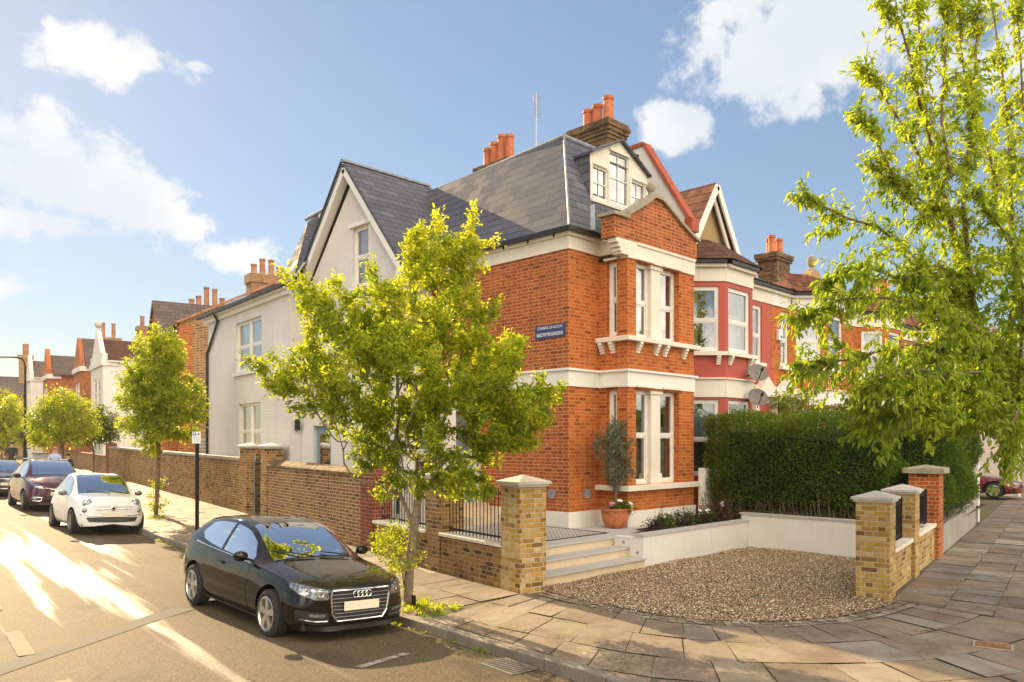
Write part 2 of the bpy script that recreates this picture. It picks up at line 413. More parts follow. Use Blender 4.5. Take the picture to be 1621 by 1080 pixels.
plain('plastic_black', (.012, .012, .013), .55)
plain('tyre', (.022, .021, .020), .85, var=.2, scale=20)
plain('alloy', (.62, .60, .57), .3, .85)
plain('alloy_dark', (.22, .21, .20), .35, .8)
plain('chrome', (.80, .78, .74), .1, 1.)
plain('plate_blank', (.80, .71, .52), .45, var=.02)
plain('lamp_glass', (.30, .31, .32), .10, .7, var=.6, scale=22, coat=1.)
plain('lamp_amber', (.65, .22, .03), .15, coat=1.)
plain('seat_tan', (.34, .24, .13), .8)
plain('seat_dark', (.03, .03, .03), .8)
def carpaint(name, col, dust=.0, flake=0.):
    t, p, o = newmat(name)
    oc = t.n('ShaderNodeTexCoord').outputs['Object']; zz = t.sep(t.n('ShaderNodeNewGeometry').outputs['Normal'])[2]
    d = t.m('MULTIPLY', t.m('MULTIPLY', t.step(zz, .55, .95), t.step(t.noise(2.2, oc, 6, .6), .25, .75)), dust)
    t.set(p.inputs['Base Color'], t.mix(d, col, (.42, .34, .24)))
    t.set(p.inputs['Roughness'], t.m('ADD', .22, t.m('MULTIPLY', d, .5)))
    p.inputs['Metallic'].default_value = flake; p.inputs['Specular IOR Level'].default_value = .0
    p.inputs['Coat Weight'].default_value = 1; t.set(p.inputs['Coat Roughness'], t.m('ADD', .012, t.m('MULTIPLY', d, .35)))
carpaint('paint_black', (.005, .004, .004), .10)
carpaint('paint_white', (.80, .78, .74), .10)
carpaint('paint_maroon', (.065, .007, .018), .22, .25)
carpaint('paint_navy', (.012, .013, .022), .22)
carpaint('paint_crimson', (.14, .012, .012), .1)
# leaves: thin, translucent, each leaf its own tone
def leafmat(name, stops, trans, tw=.5, rough=.45):
    t, p, o = newmat(name)
    a = t.n('ShaderNodeAttribute', attribute_name='var')
    c = t.ramp(a.outputs['Fac'], stops)
    t.set(p.inputs['Base Color'], c); p.inputs['Roughness'].default_value = rough; p.inputs['Specular IOR Level'].default_value = .35
    tb = t.n('ShaderNodeBsdfTranslucent'); t.set(tb.inputs[0], t.mix(1., c, trans, 'MULTIPLY'))
    ms = t.n('ShaderNodeMixShader'); ms.inputs[0].default_value = tw
    t.set(ms.inputs[1], p.outputs[0]); t.set(ms.inputs[2], tb); t.set(o.inputs[0], ms)
leafmat('leaf_spring', [(0, (.11, .16, .014)), (.35, (.21, .27, .02)), (.7, (.33, .37, .028)), (1, (.45, .44, .05))], (2.1, 2.0, 1.1), .62, .35)
leafmat('leaf_street', [(0, (.09, .125, .012)), (.5, (.17, .20, .018)), (1, (.28, .28, .026))], (2.4, 2.2, 1.1), .56)
leafmat('leaf_cherry', [(0, (.13, .19, .015)), (.45, (.23, .30, .022)), (.8, (.33, .38, .03)), (1, (.42, .42, .045))], (2.0, 2.0, 1.1), .56)
leafmat('leaf_hedge', [(0, (.05, .095, .011)), (.5, (.11, .175, .018)), (.85, (.18, .245, .026)), (1, (.26, .27, .04))], (1.7, 1.7, .9), .38)
leafmat('leaf_olive', [(0, (.10, .125, .06)), (.5, (.19, .215, .13)), (1, (.32, .34, .24))], (1.3, 1.4, .9), .25)
leafmat('leaf_dark', [(0, (.02, .008, .012)), (.6, (.055, .02, .025)), (1, (.10, .045, .035))], (1.3, 1., 1.), .2)
leafmat('leaf_bed', [(0, (.03, .06, .01)), (.6, (.08, .14, .02)), (1, (.22, .26, .04))], (1.5, 1.5, .8), .3)
leafmat('leaf_twig', [(0, (.10, .06, .03)), (1, (.20, .13, .07))], (1, 1, 1), .1)
# ---------------------------------------------------------------- ground
def groundmats():
    t, p, o = newmat('asphalt')
    oc = t.n('ShaderNodeTexCoord').outputs['Object']
    x, y, _ = t.sep(oc)
    ang = R(6); al = t.m('ADD', t.m('MULTIPLY', x, math.sin(ang)), t.m('MULTIPLY', y, math.cos(ang)))
    ac = t.m('SUBTRACT', t.m('MULTIPLY', x, math.cos(ang)), t.m('MULTIPLY', y, math.sin(ang)))
    trk = t.noise(.55, t.xyz(t.m('MULTIPLY', ac, 1.6), t.m('MULTIPLY', al, .075), 0.), 5, .6)
    fine = t.m('ADD', t.m('MULTIPLY', t.noise(130, oc, 2), .5), t.m('MULTIPLY', t.noise(46, oc, 3, .7), .5)); mid = t.noise(3.2, oc, 6, .65)
    c = t.ramp(fine, [(.36, (.024, .018, .011)), (.5, (.105, .080, .048)), (.64, (.29, .225, .14))])
    c = t.mix(t.m('MULTIPLY', t.step(mid, .35, .7), .35), c, (.12, .095, .06))
    big = t.noise(.8, oc, 6, .62); c = t.mix(t.m('MULTIPLY', t.step(big, .52, .68), .55), c, (.045, .037, .028))
    vo = t.n('ShaderNodeTexVoronoi', feature='DISTANCE_TO_EDGE'); vo.inputs['Scale'].default_value = .7
    wv = t.n('ShaderNodeVectorMath', operation='ADD'); t.set(wv.inputs[0], oc); t.set(wv.inputs[1], t.noise(2.5, oc, 5, .7, True)); t.set(vo.inputs['Vector'], wv)
    crk = t.m('MULTIPLY', t.m('SUBTRACT', 1., t.step(vo.outputs['Distance'], .004, .012)), t.step(t.noise(.35, oc, 3), .50, .58)); c = t.mix(t.m('MULTIPLY', crk, .8), c, (.02, .017, .013))
    t.set(p.inputs['Base Color'], c)
    pol = t.step(trk, .525, .60)
    t.set(p.inputs['Roughness'], t.m('ADD', t.m('ADD', .66, t.m('MULTIPLY', pol, -.24)), t.m('MULTIPLY', fine, .14)))
    t.set(p.inputs['Specular IOR Level'], t.m('ADD', .10, t.m('MULTIPLY', pol, .42)))
    b = t.n('ShaderNodeBump'); b.inputs['Distance'].default_value = .006; b.inputs['Strength'].default_value = .8
    t.set(b.inputs['Height'], t.m('ADD', fine, t.m('MULTIPLY', mid, .8))); t.set(p.inputs['Normal'], b)
    t, p, o = newmat('slabs')
    a = t.n('ShaderNodeAttribute', attribute_name='var').outputs['Fac']
    oc = t.n('ShaderNodeTexCoord').outputs['Object']
    c = t.ramp(a, [(0, (.20, .15, .10)), (.25, (.29, .23, .155)), (.5, (.235, .175, .13)), (.7, (.32, .26, .185)), (.86, (.17, .155, .14)), (.95, (.44, .38, .28)), (1, (.20, .185, .16))])
    st = t.noise(1.6, oc, 7, .65); sp = t.noise(45, oc, 4, .7)
    c = t.mix(t.m('MULTIPLY', t.step(st, .40, .64), .62), c, t.mix(1., c, (.52, .46, .38), 'MULTIPLY'))
    c = t.mix(.45, c, t.ramp(sp, [(.3, (.55, .52, .48)), (.55, (1, 1, 1)), (.75, (1.4, 1.35, 1.25))]), 'MULTIPLY')
    gum = t.step(t.noise(11, oc, 2, .4), .70, .73); c = t.mix(t.m('MULTIPLY', gum, .6), c, (.10, .085, .07)); ls = t.step(t.noise(7, oc, 6, .75), .64, .70); c = t.mix(t.m('MULTIPLY', ls, .5), c, (.46, .43, .35))
    t.set(p.inputs['Base Color'], c); t.set(p.inputs['Roughness'], t.m('ADD', .62, t.m('MULTIPLY', sp, .25)))
    vo = t.n('ShaderNodeTexVoronoi', feature='DISTANCE_TO_EDGE'); vo.inputs['Scale'].default_value = .55
    wv = t.n('ShaderNodeVectorMath', operation='ADD'); t.set(wv.inputs[0], oc); t.set(wv.inputs[1], t.noise(2.2, oc, 5, .7, True)); t.set(vo.inputs['Vector'], wv)
    crk = t.m('MULTIPLY', t.m('SUBTRACT', 1., t.step(vo.outputs['Distance'], .003, .008)), t.step(t.noise(.45, oc, 3), .48, .56)); c = t.mix(t.m('MULTIPLY', crk, .75), c, (.05, .045, .02)); t.set(p.inputs['Base Color'], c)
    b = t.n('ShaderNodeBump'); b.inputs['Distance'].default_value = .006
    t.set(b.inputs['Height'], t.m('ADD', sp, t.m('MULTIPLY', st, 1.5))); t.set(p.inputs['Normal'], b)
    t, p, o = newmat('joint_moss')
    oc = t.n('ShaderNodeTexCoord').outputs['Object']
    g = t.step(t.noise(1.3, oc, 4), .42, .62)
    c = t.mix(g, (.12, .095, .065), (.12, .135, .03)); t.set(p.inputs['Base Color'], c); p.inputs['Roughness'].default_value = .95
    t, p, o = newmat('kerb_granite')
    oc = t.n('ShaderNodeTexCoord').outputs['Object']; n = t.noise(50, oc, 4, .7)
    t.set(p.inputs['Base Color'], t.mix(t.step(t.noise(2, oc, 5), .35, .7), t.ramp(n, [(.3, (.12, .10, .08)), (.7, (.36, .31, .25))]), (.16, .135, .105)))
    p.inputs['Roughness'].default_value = .7
    b = t.n('ShaderNodeBump'); b.inputs['Distance'].default_value = .006; t.set(b.inputs['Height'], n); t.set(p.inputs['Normal'], b)
    t, p, o = newmat('gravel_bed')
    oc = t.n('ShaderNodeTexCoord').outputs['Object']
    vo = t.n('ShaderNodeTexVoronoi'); vo.inputs['Scale'].default_value = 42; t.set(vo.inputs['Vector'], oc)
    cc = t.sep(vo.outputs['Color'])[0]
    c = t.ramp(cc, [(0, (.08, .06, .045)), (.3, (.26, .18, .11)), (.6, (.42, .32, .21)), (.8, (.30, .25, .20)), (1, (.66, .60, .50))])
    c = t.mix(t.step(vo.outputs['Distance'], .3, .75), c, (.035, .027, .02)); t.set(p.inputs['Base Color'], c); p.inputs['Roughness'].default_value = .75
    b = t.n('ShaderNodeBump'); b.inputs['Distance'].default_value = .02; b.invert = True; t.set(b.inputs['Height'], vo.outputs['Distance']); t.set(p.inputs['Normal'], b)
    t, p, o = newmat('pebble')
    a = t.n('ShaderNodeAttribute', attribute_name='var').outputs['Fac']
    t.set(p.inputs['Base Color'], t.ramp(a, [(0, (.04, .028, .02)), (.2, (.19, .10, .042)), (.42, (.42, .25, .11)), (.6, (.28, .19, .115)), (.8, (.52, .38, .22)), (.93, (.86, .78, .62)), (1, (.09, .068, .055))]))
    p.inputs['Roughness'].default_value = .6
    t, p, o = newmat('patio_tile')
    oc = t.n('ShaderNodeTexCoord').outputs['Object']; x, y, _ = t.sep(oc)
    d1 = t.m('FRACT', t.m('DIVIDE', t.m('ADD', x, y), .10)); d2 = t.m('FRACT', t.m('DIVIDE', t.m('SUBTRACT', x, y), .10))
    e = t.m('MINIMUM', t.m('MINIMUM', d1, t.m('SUBTRACT', 1., d1)), t.m('MINIMUM', d2, t.m('SUBTRACT', 1., d2)))
    inl = t.m('SUBTRACT', 1., t.step(e, .06, .10))
    c = t.mix(inl, (.50, .48, .44), (.075, .07, .068)); t.set(p.inputs['Base Color'], c); p.inputs['Roughness'].default_value = .5
    t, p, o = newmat('tan_repair')
    oc = t.n('ShaderNodeTexCoord').outputs['Object']; n = t.noise(120, oc, 3); m_ = t.noise(2.5, oc, 5)
    t.set(p.inputs['Base Color'], t.mix(t.step(m_, .3, .7), t.ramp(n, [(.3, (.15, .115, .07)), (.7, (.30, .235, .15))]), (.20, .16, .105))); p.inputs['Roughness'].default_value = .85
    t, p, o = newmat('worn_marking')
    oc = t.n('ShaderNodeTexCoord').outputs['Object']; n = t.noise(9, oc, 6, .75)
    t.set(p.inputs['Base Color'], t.mix(t.step(n, .42, .62), (.42, .38, .31), (.09, .08, .065))); p.inputs['Roughness'].default_value = .8
    t, p, o = newmat('road_strip')
    oc = t.n('ShaderNodeTexCoord').outputs['Object']; n = t.noise(160, oc, 3)
    t.set(p.inputs['Base Color'], t.ramp(n, [(.32, (.04, .034, .027)), (.7, (.13, .112, .085))])); p.inputs['Roughness'].default_value = .85
groundmats()

SA = R(9.6); SD = V((math.sin(SA), math.cos(SA), 0)); SN = V((SD.y, -SD.x, 0)); P0 = V((-3.9, -2.4, 0))
MS = Matrix(((SD.x, -SN.x, 0, P0.x), (SD.y, -SN.y, 0, P0.y), (0, 0, 1, 0), (0, 0, 0, 1)))   # x along the side street, y towards the road
FD = V((math.cos(R(9.4)), math.sin(R(9.4)), 0)); FN = V((-FD.y, FD.x, 0)); F0 = V((-.45, -6.5, 0))
MF = Matrix(((FD.x, FN.x, 0, F0.x), (FD.y, FN.y, 0, F0.y), (0, 0, 1, 0), (0, 0, 0, 1)))
def rise(y): return .0225 * min(max(y - .5, 0), 10) + .0095 * max(0, y - 10.5)
def kx(y): return -5.82 + .0813 * (y + 2.1)
def zp(x, y):
    dL = (P0.x + (y - P0.y) * math.tan(SA)) - x; dF = (F0.y + (x - F0.x) * math.tan(R(9.4))) - y
    return -.05 * min(max(dL, 0), 3.2) - .012 * min(max(dF, 0), 6) + rise(y)
def zr(x, y):
    k = kx(y); d = k - x
    return zp(k, y) - .125 + .05 * min(max(d, 0), 2.5) - .02 * min(max(d - 6, 0), 3)
def ground():
    mb = MB(); g = 400
    mb.add([(-g, -g, -.62), (g, -g, -.62), (g, g, -.62), (-g, g, -.62)])
    tag(mb.build('ground', 'soil'), kind='structure')
    # road of the side street, running on past the camera
    mb = MB(); ys = [-60, -30, -20, -14, -10, -8, -6, -4, -2, 0, .5, 2, 4, 6, 8, 10.5, 14, 20, 28, 40, 60, 90, 160]
    ds = [-.25, 0, .5, 1, 1.5, 2, 2.5, 4, 6, 9, 14, 30]
    P = lambda y, d: V((kx(y) - d, y, zr(kx(y) - d, y)))
    for y0, y1 in zip(ys, ys[1:]):
        for d0, d1 in zip(ds, ds[1:]):
            mb.add([P(y0, d1), P(y0, d0), P(y1, d0), P(y1, d1)])
    tag(mb.build('road', 'asphalt', smooth=True, merge=True), kind='structure')
    # worn strips of tan repair and a transverse dark trench strip
    def strip(name, mat, a, b, wd, lift):
        a, b = V((*a, 0)), V((*b, 0)); d = (b - a); n = V((-d.y, d.x, 0)).normalized() * wd / 2; mb = MB(); N = 14
        rr = random.Random(int(a.x * 100))
        for k in range(N):
            q = []
            for tt, sg in ((k, -1), (k + 1, -1), (k + 1, 1), (k, 1)):
                jj = math.sin(tt * 1.7 + sg) * .02
                p = a + d * (tt / N) + n * sg * (1 + jj * 2); q.append(V((p.x, p.y, zr(p.x, p.y) + lift)))
            mb.add(q)
        o = mb.build(name, mat); tag(o, kind='structure'); return o
    strip('road_repair', 'road_strip', (-12.6, -2.6), (-7.6, .75), .32, .005)
    strip('road_marking', 'tan_repair', (-9.78, .75), (-9.95, -.62), .17, .009)
    strip('road_marking', 'tan_repair', (-9.98, -1.95), (-10.15, -3.6), .17, .009)
    strip('road_marking', 'tan_repair', (-9.5, 3.6), (-9.65, 2.2), .17, .009)
    strip('road_marking', 'worn_marking', (-7.55, -3.55), (-6.75, -3.35), .10, .009)
    strip('road_marking', 'worn_marking', (-8.15, -4.55), (-7.35, -4.95), .16, .009)
    # pavement: individual flagstones over a bed of dirt and moss
    vs, fs, at = [], [], []
    def clip(poly, hp):
        for (p, n) in hp:
            out = []
            for i in range(len(poly)):
                a, b = poly[i], poly[(i + 1) % len(poly)]
                da = (a[0] - p[0]) * n[0] + (a[1] - p[1]) * n[1]; db = (b[0] - p[0]) * n[0] + (b[1] - p[1]) * n[1]
                if da >= 0: out.append(a)
                if da * db < 0:
                    k = da / (da - db); out.append((a[0] + (b[0] - a[0]) * k, a[1] + (b[1] - a[1]) * k))
            poly = out
            if len(poly) < 3: return []
        return poly
    def slab(poly, gap=.005, var=None):
        cx = sum(p[0] for p in poly) / len(poly); cy = sum(p[1] for p in poly) / len(poly)
        ar = abs(sum(a[0] * b[1] - b[0] * a[1] for a, b in zip(poly, poly[1:] + poly[:1]))) / 2
        if ar < .006: return
        sz = math.sqrt(ar); k = 1 - gap * random.uniform(.6, 1.5) * 2 / sz
        if k < .3: return
        tx, ty, h = random.gauss(0, .007), random.gauss(0, .007), random.gauss(0, .002)
        poly = [(p[0] + random.gauss(0, .006), p[1] + random.gauss(0, .006)) for p in poly]
        vv = random.random() if var is None else var
        i = len(vs)
        for p in poly:
            x, y = cx + (p[0] - cx) * k, cy + (p[1] - cy) * k
            vs.append((x, y, zp(x, y) + tx * (x - cx) + ty * (y - cy) + h)); at.append(vv)
        fs.append(list(range(i, i + len(poly))))
    kd = V((.0813, 1)).normalized(); kin = ((kx(0) + .16, 0), (kd.y, -kd.x))            # inside the kerb stones
    # footway beside the side street
    fa = V((SD.x, SD.y)); fb = V((SN.x, SN.y))
    l = 0.
    for row in range(90):
        dep = random.choice([.45, .55, .62, .75]); off = -4.6 + random.uniform(-.4, 0)
        while off < 1.2:
            ln = random.choice([.45, .6, .75, .9])
            c = [P0.xy + fa * a + fb * b for a, b in ((l, off), (l + dep, off), (l + dep, off + ln), (l, off + ln))]
            pl = clip([(q.x, q.y) for q in c], [kin, ((P0.x, P0.y), (-fb.x, -fb.y))])
            v = None
            if 2 < l < 3.6 and random.random() < .35: v = .95
            if pl: slab(pl[::-1] if False else pl, var=v)
            off += ln
        l += dep
    # fan of flags round the mouth of the drive
    c0 = V((.2, -2.3)); th0, th1 = R(181.5), R(262)
    def edge(th):
        pts = [(R(184), 3.66), (R(200), 4.02), (R(214), 4.62), (R(228), 4.82), (R(240), 4.72), (R(252), 4.50), (R(262), 4.35)]
        if th <= pts[0][0]: return pts[0][1]
        for (a, ra), (b, rb) in zip(pts, pts[1:]):
            if th <= b:
                k = (th - a) / (b - a); return ra + (rb - ra) * k
        return pts[-1][1]
    pol = lambda th, r: (c0.x + r * math.cos(th), c0.y + r * math.sin(th))
    wallcut = ((P0.x, P0.y), (-.19, -.98))
    for ring in range(2):                       # two courses of granite setts
        n = 58
        for k in range(n):
            a, b = R(184) + (th1 - R(184)) * k / n, R(184) + (th1 - R(184)) * (k + 1) / n
            e0 = .02 + ring * .135; e1 = e0 + .13
            slab([pol(a, edge(a) + e0), pol(b, edge(b) + e0), pol(b, edge(b) + e1), pol(a, edge(a) + e1)], .005, random.choice([.45, .7, .7, .95, .25]))
    rad = .30
    for ring in range(13):
        dr = random.choice([.5, .6, .68, .8]); n = [17, 14, 16, 15, 16, 18, 19, 20, 20, 21, 22, 23, 24][ring]
        sh = random.uniform(-.4, .4); cuts = [th0 + (th1 - th0) * (k + sh * (0 < k < n) + random.uniform(-.15, .15) * (0 < k < n)) / n for k in range(n + 1)]
        for a, b in zip(cuts, cuts[1:]):
            j = lambda: random.uniform(-.02, .02)
            e = lambda th: edge(th)
            r1 = rad + dr
            poly = [pol(a, e(a) + rad), pol(b, e(b) + rad), pol(b, e(b) + r1), pol(a, e(a) + r1)]
            pl = clip(poly, [kin, wallcut])
            if pl: slab(pl, .008, var=random.uniform(0, .72) if random.random() < .9 else .9)
        rad += dr
    # footway of the front street
    fa = V((FD.x, FD.y)); fb = V((-FN.x, -FN.y)); off = .02
    th_cut = (tuple(c0), (-math.sin(th1), math.cos(th1)))
    for row in range(16):
        dep = random.choice([.42, .5, .6, .68]); l = -6 + random.uniform(-.5, 0)
        while l < 46:
            ln = random.choice([.5, .6, .75, .9, .7])
            c = [F0.xy + fa * a + fb * b for a, b in ((l, off), (l, off + dep), (l + ln, off + dep), (l + ln, off))]
            pl = clip([(q.x, q.y) for q in c], [(tuple(c0), (-math.sin(th1), math.cos(th1)))])
            v = random.random()
            if random.random() < .14: v = .88
            if pl: slab(pl, .0045, v)
            l += ln
        off += dep
    me = bpy.data.meshes.new('pavement'); me.from_pydata(vs, [], fs)
    a = me.attributes.new('var', 'FLOAT', 'POINT'); a.data.foreach_set('value', np.array(at, dtype=np.float32))
    for pgn in me.polygons:
        if pgn.normal.z < 0: pgn.flip()
    me.materials.append(MAT['slabs']); o = bpy.data.objects.new('pavement', me); COL.objects.link(o); tag(o, kind='structure')
    # bed under the flags
    mb = MB(); ys = [-30, -20, -14, -10, -8, -6, -4, -2, 0, .5, 2, 5, 8, 10.5, 14, 20, 30, 45, 70, 100]
    for y0, y1 in zip(ys, ys[1:]):
        xs = [0, .5, 1, 1.6, 2.4, 3.2, 4.5, 7, 10, 16, 26, 40, 60]
        for a, b in zip(xs, xs[1:]):
            q = []
            for y, d in ((y0, a), (y0, b), (y1, b), (y1, a)):
                x = kx(y) + .1 + d; q.append((x, y, zp(x, y) - .012))
            mb.add(q)
    tag(mb.build('pavement_bed', 'joint_moss'), kind='structure')
    # kerb stones
    mb = MB(); y = -14.
    while y < 75:
        ln = random.choice([.9, 1.05, 1.2]); a, b = y + .006, y + ln - .006
        A, B = V((kx(a), a, 0)), V((kx(b), b, 0)); n = V((kd.y, -kd.x, 0)) * .15; j = random.gauss(0, .006)
        bot = [A + n, A, B, B + n]; bb, tt = [], []
        for k, p in enumerate([A, A + n, B + n, B]):
            zt = zp(p.x, p.y) + .003 + j; bb.append(V((p.x, p.y, zt - .3))); tt.append(V((p.x, p.y, zt)))
        mb.hexa(bb, tt); y += ln
    tag(mb.build('kerb', 'kerb_granite', bevel=.015), kind='structure')
    # gravel: bed and loose stones
    outline = [pol(R(184) + (th1 - R(184)) * k / 24, edge(R(184) + (th1 - R(184)) * k / 24)) for k in range(25)]
    outline += [(-.35, -6.2), (.2, -6.3), (2.4, -5.95), (3.5, -5.7), (3.5, -2.1), (-3.45, -2.1)]
    mb = MB(); mb.add([(x, y, -.002) for x, y in outline]); g = mb.build('gravel_bed', 'gravel_bed'); tag(g, kind='structure')
    pts = []
    def inside(x, y):
        c = False
        for (x0, y0), (x1, y1) in zip(outline, outline[1:] + outline[:1]):
            if (y0 > y) != (y1 > y) and x < (x1 - x0) * (y - y0) / (y1 - y0) + x0: c = not c
        return c
    cand = RNG.uniform([-4.2, -6.8], [3.6, -2.1], (74000, 2)) + RNG.normal(0, .02, (74000, 2)) * (RNG.random((74000, 1)) < .3) * 4
    keep = np.array([p for p in cand if inside(*p)] + [p + RNG.normal(0, .22, 2) for p in cand[:5000] if inside(*p) and not inside(p[0] - .35, p[1] - .25)])
    n = len(keep)
    base = np.array([(1, 0, 0), (-.5, .87, 0), (-.5, -.87, 0), (.5, .5, .62), (-.65, .1, .6), (.15, -.6, .66), (.0, .0, .9)], float)
    fc = np.array([(0, 1, 3), (1, 4, 3), (1, 2, 4), (2, 5, 4), (2, 0, 5), (0, 3, 5), (3, 4, 6), (4, 5, 6), (5, 3, 6)])
    sz = RNG.uniform(.007, .017, n)[:, None, None] * RNG.uniform(.75, 1.25, (n, 7, 3)); th = RNG.uniform(0, 6.28, n)
    vv = base[None] * sz; vv[:, :, 2] *= .8
    rx = vv[:, :, 0] * np.cos(th)[:, None] - vv[:, :, 1] * np.sin(th)[:, None]; ry = vv[:, :, 0] * np.sin(th)[:, None] + vv[:, :, 1] * np.cos(th)[:, None]
    hz = .012 * np.sin(keep[:, 0] * 3.1) * np.sin(keep[:, 1] * 2.7 + 1) + RNG.uniform(0, .012, n)
    vv[:, :, 0] = rx + keep[:, 0, None]; vv[:, :, 1] = ry + keep[:, 1, None]; vv[:, :, 2] += hz[:, None] + .0
    fcs = (fc[None] + np.arange(n)[:, None, None] * 7).reshape(-1, 3)
    o = npmesh('gravel', vv.reshape(-1, 3), fcs, 'pebble', attr=np.repeat(RNG.random(n), 7)); tag(o, kind='stuff')
ground()
# ---------------------------------------------------------------- walls, piers, steps, planting bed
def pyramid_cap(mb, x0, x1, y0, y1, z, ov=.06, th=.07, rise_=.10):
    mb.box(x0 - ov * .55, x1 + ov * .55, y0 - ov * .55, y1 + ov * .55, z + .002, z + .035)
    a = (x0 - ov, y0 - ov); b = (x1 + ov, y1 + ov); zz = z + .037
    mb.box(a[0], b[0], a[1], b[1], zz, zz + th * .6)
    c = V(((x0 + x1) / 2, (y0 + y1) / 2, zz + th * .6 + rise_)); q = [V((a[0], a[1], zz + th * .6)), V((b[0], a[1], zz + th * .6)), V((b[0], b[1], zz + th * .6)), V((a[0], b[1], zz + th * .6))]
    for k in range(4): mb.add([q[k], q[(k + 1) % 4], c])
def railing(parent, M, x0, x1, y, z0, z1, pitch=.105, r=.008, curl=False):
    mb = MB(M)
    n = max(2, round((x1 - x0) / pitch))
    for k in range(n + 1):
        x = x0 + (x1 - x0) * k / n; mb.cyl((x, y, z0), (x, y, z1), r, n=6)
    mb.bar((x0 - .03, y, z0 + .07), (x1 + .03, y, z0 + .07), .010, .03); mb.bar((x0 - .03, y, z1 - .09), (x1 + .03, y, z1 - .09), .010, .03)
    return mb.build('railing', 'black_metal', parent)
def brickwall(mb, x0, x1, z0, z1, t=.33, y=0): mb.box(x0, x1, -y - t, -y, z0, z1)
def garden_walls():
    # low wall with railings between the tiled patio and the side street
    w_ = thing('garden_wall', 'low weathered brick wall with black railings and capped piers beside the patio steps', 'garden wall', tuple(MS @ V((2.7, 0, 0))))
    mb = MB(MS); mb.box(.5, 2.38, -.30, -.03, -.15, .62); mb.box(2.86, 5.02, -.30, -.03, -.15, .64); mb.build('wall', 'stock_brick', w_)
    for a, b, zt in ((.0, .5, 1.60), (2.38, 2.86, 1.62)):
        mb = MB(MS); mb.box(a, b, -.5, 0, -.2, zt); pr = mb.build('pier', 'yellow_brick' if a < 1 else 'stock_brick', w_)
        mb = MB(MS); pyramid_cap(mb, a, b, -.5, 0, zt); mb.build('cap', 'cap_stone', pr)
    for a, b in ((.502, 2.378), (2.862, 5.015)):
        mb = MB(MS); mb.box(a, b, -.36, .03, .645, .70); mb.build('coping', 'cream_stone', w_, bevel=.006)
        railing(w_, MS, a + .08, b - .08, -.16, .70, 1.55)
    # red brick pier ending the tall wall
    p_ = MB(MS); p_.box(5.02, 5.59, -.42, .02, -.2, 1.86)
    tag(p_.build('brick_pier', 'dark_red_brick'), 'weathered red brick pier between the railed low wall and the tall brown wall', 'pier')
    # tall wall between red pier and gate
    w_ = thing('boundary_wall', 'tall brown brick wall with dark ridged coping between the red pier and the garden gate', 'wall', tuple(MS @ V((9, 0, 0))))
    mb = MB(MS); mb.hexa([(5.595, -.33, -.2), (11.49, -.33, -.2), (11.49, 0, -.2), (5.595, 0, -.2)], [(5.595, -.33, 1.57), (11.49, -.33, 1.62), (11.49, 0, 1.62), (5.595, 0, 1.57)]); mb.build('wall', 'brown_brick', w_)
    mb = MB(MS)
    mb.ext([(5.595, .05, 1.573), (5.595, -.38, 1.573), (5.595, -.38, 1.63), (5.595, -.165, 1.75), (5.595, .05, 1.63)], (5.895, 0, .05)); cp = mb.build('coping', 'soot_brick', w_)
    # gate piers
    for x0, x1, wd in ((11.5, 12.02, 'right of the black metal gate beside the ridged wall'), (13.26, 13.92, 'left of the black metal gate beside the worn wall')):
        t_ = thing('gate_pier', 'brick gate pier with stone cap, ' + wd, 'pier', tuple(MS @ V(((x0 + x1) / 2, -.2, 0))), 'piers of the garden gate')
        mb = MB(MS); mb.box(x0, x1, -.42, .03, -.2, 2.10); mb.build('shaft', 'stock_brick', t_)
        mb = MB(MS); pyramid_cap(mb, x0, x1, -.42, .03, 2.10, .07, .08, .08); mb.build('cap', 'cap_stone', t_)
    g_ = thing('garden_gate', 'narrow black metal bar gate between two capped brick piers', 'gate', tuple(MS @ V((12.6, -.2, 0))))
    mb = MB(MS); 
    for k in range(11):
        x = 12.09 + 1.10 * k / 10; mb.cyl((x, -.2, .26), (x, -.2, 1.75 + .2 * math.sin(math.pi * k / 10)), .009, n=6)
    for z in (.32, 1.05, 1.66): mb.bar((12.07, -.2, z), (13.21, -.2, z), .012, .04)
    mb.build('bars', 'black_metal', g_)
    
    for x in (12.045, 13.235):
        mb = MB(MS); mb.bar((x, -.2, .2), (x, -.2, 1.95), .045, .045, (1, 0, 0)); mb.build('gate_post', 'galvanised', g_)
    # long worn wall beyond the gate, following the rise of the street
    w_ = thing('boundary_wall', 'long worn brick wall with sunlit flat coping, from the gate to the far red pier', 'wall', tuple(MS @ V((25, 0, 0))))
    def ristrip(mb, x0, x1, ya, yb, za, zb, st=4):
        x = x0
        while x < x1 - .01:
            e = min(x1, x + st); r0, r1 = rise((MS @ V((x, 0, 0))).y), rise((MS @ V((e, 0, 0))).y)
            mb.hexa([(x, ya, za + r0), (e, ya, za + r1), (e, yb, za + r1), (x, yb, za + r0)], [(x, ya, zb + r0), (e, ya, zb + r1), (e, yb, zb + r1), (x, yb, zb + r0)]); x = e
    mb = MB(MS); ristrip(mb, 13.925, 37.5, -.30, 0, -.4, 1.50); mb.build('wall', 'stock_brick', w_)
    mb = MB(MS); ristrip(mb, 13.925, 37.5, -.34, .06, 1.505, 1.59); mb.build('coping', 'grey_cement', w_)
    mb = MB(MS); ristrip(mb, 37.505, 38.2, -.40, .05, -.4, 1.76); mb.build('pier', 'dark_red_brick', w_)
    w_ = thing('boundary_wall', 'low far brick wall in front of the dark hedge, left of the worn wall', 'wall', tuple(MS @ V((50, 0, 0))))
    mb = MB(MS); ristrip(mb, 38.21, 62, -.3, 0, -.4, 1.0); mb.build('wall', 'brown_brick', w_); mb = MB(MS); ristrip(mb, 38.21, 62, -.33, .03, 1.003, 1.06); mb.build('coping', 'dark_red_brick', w_)
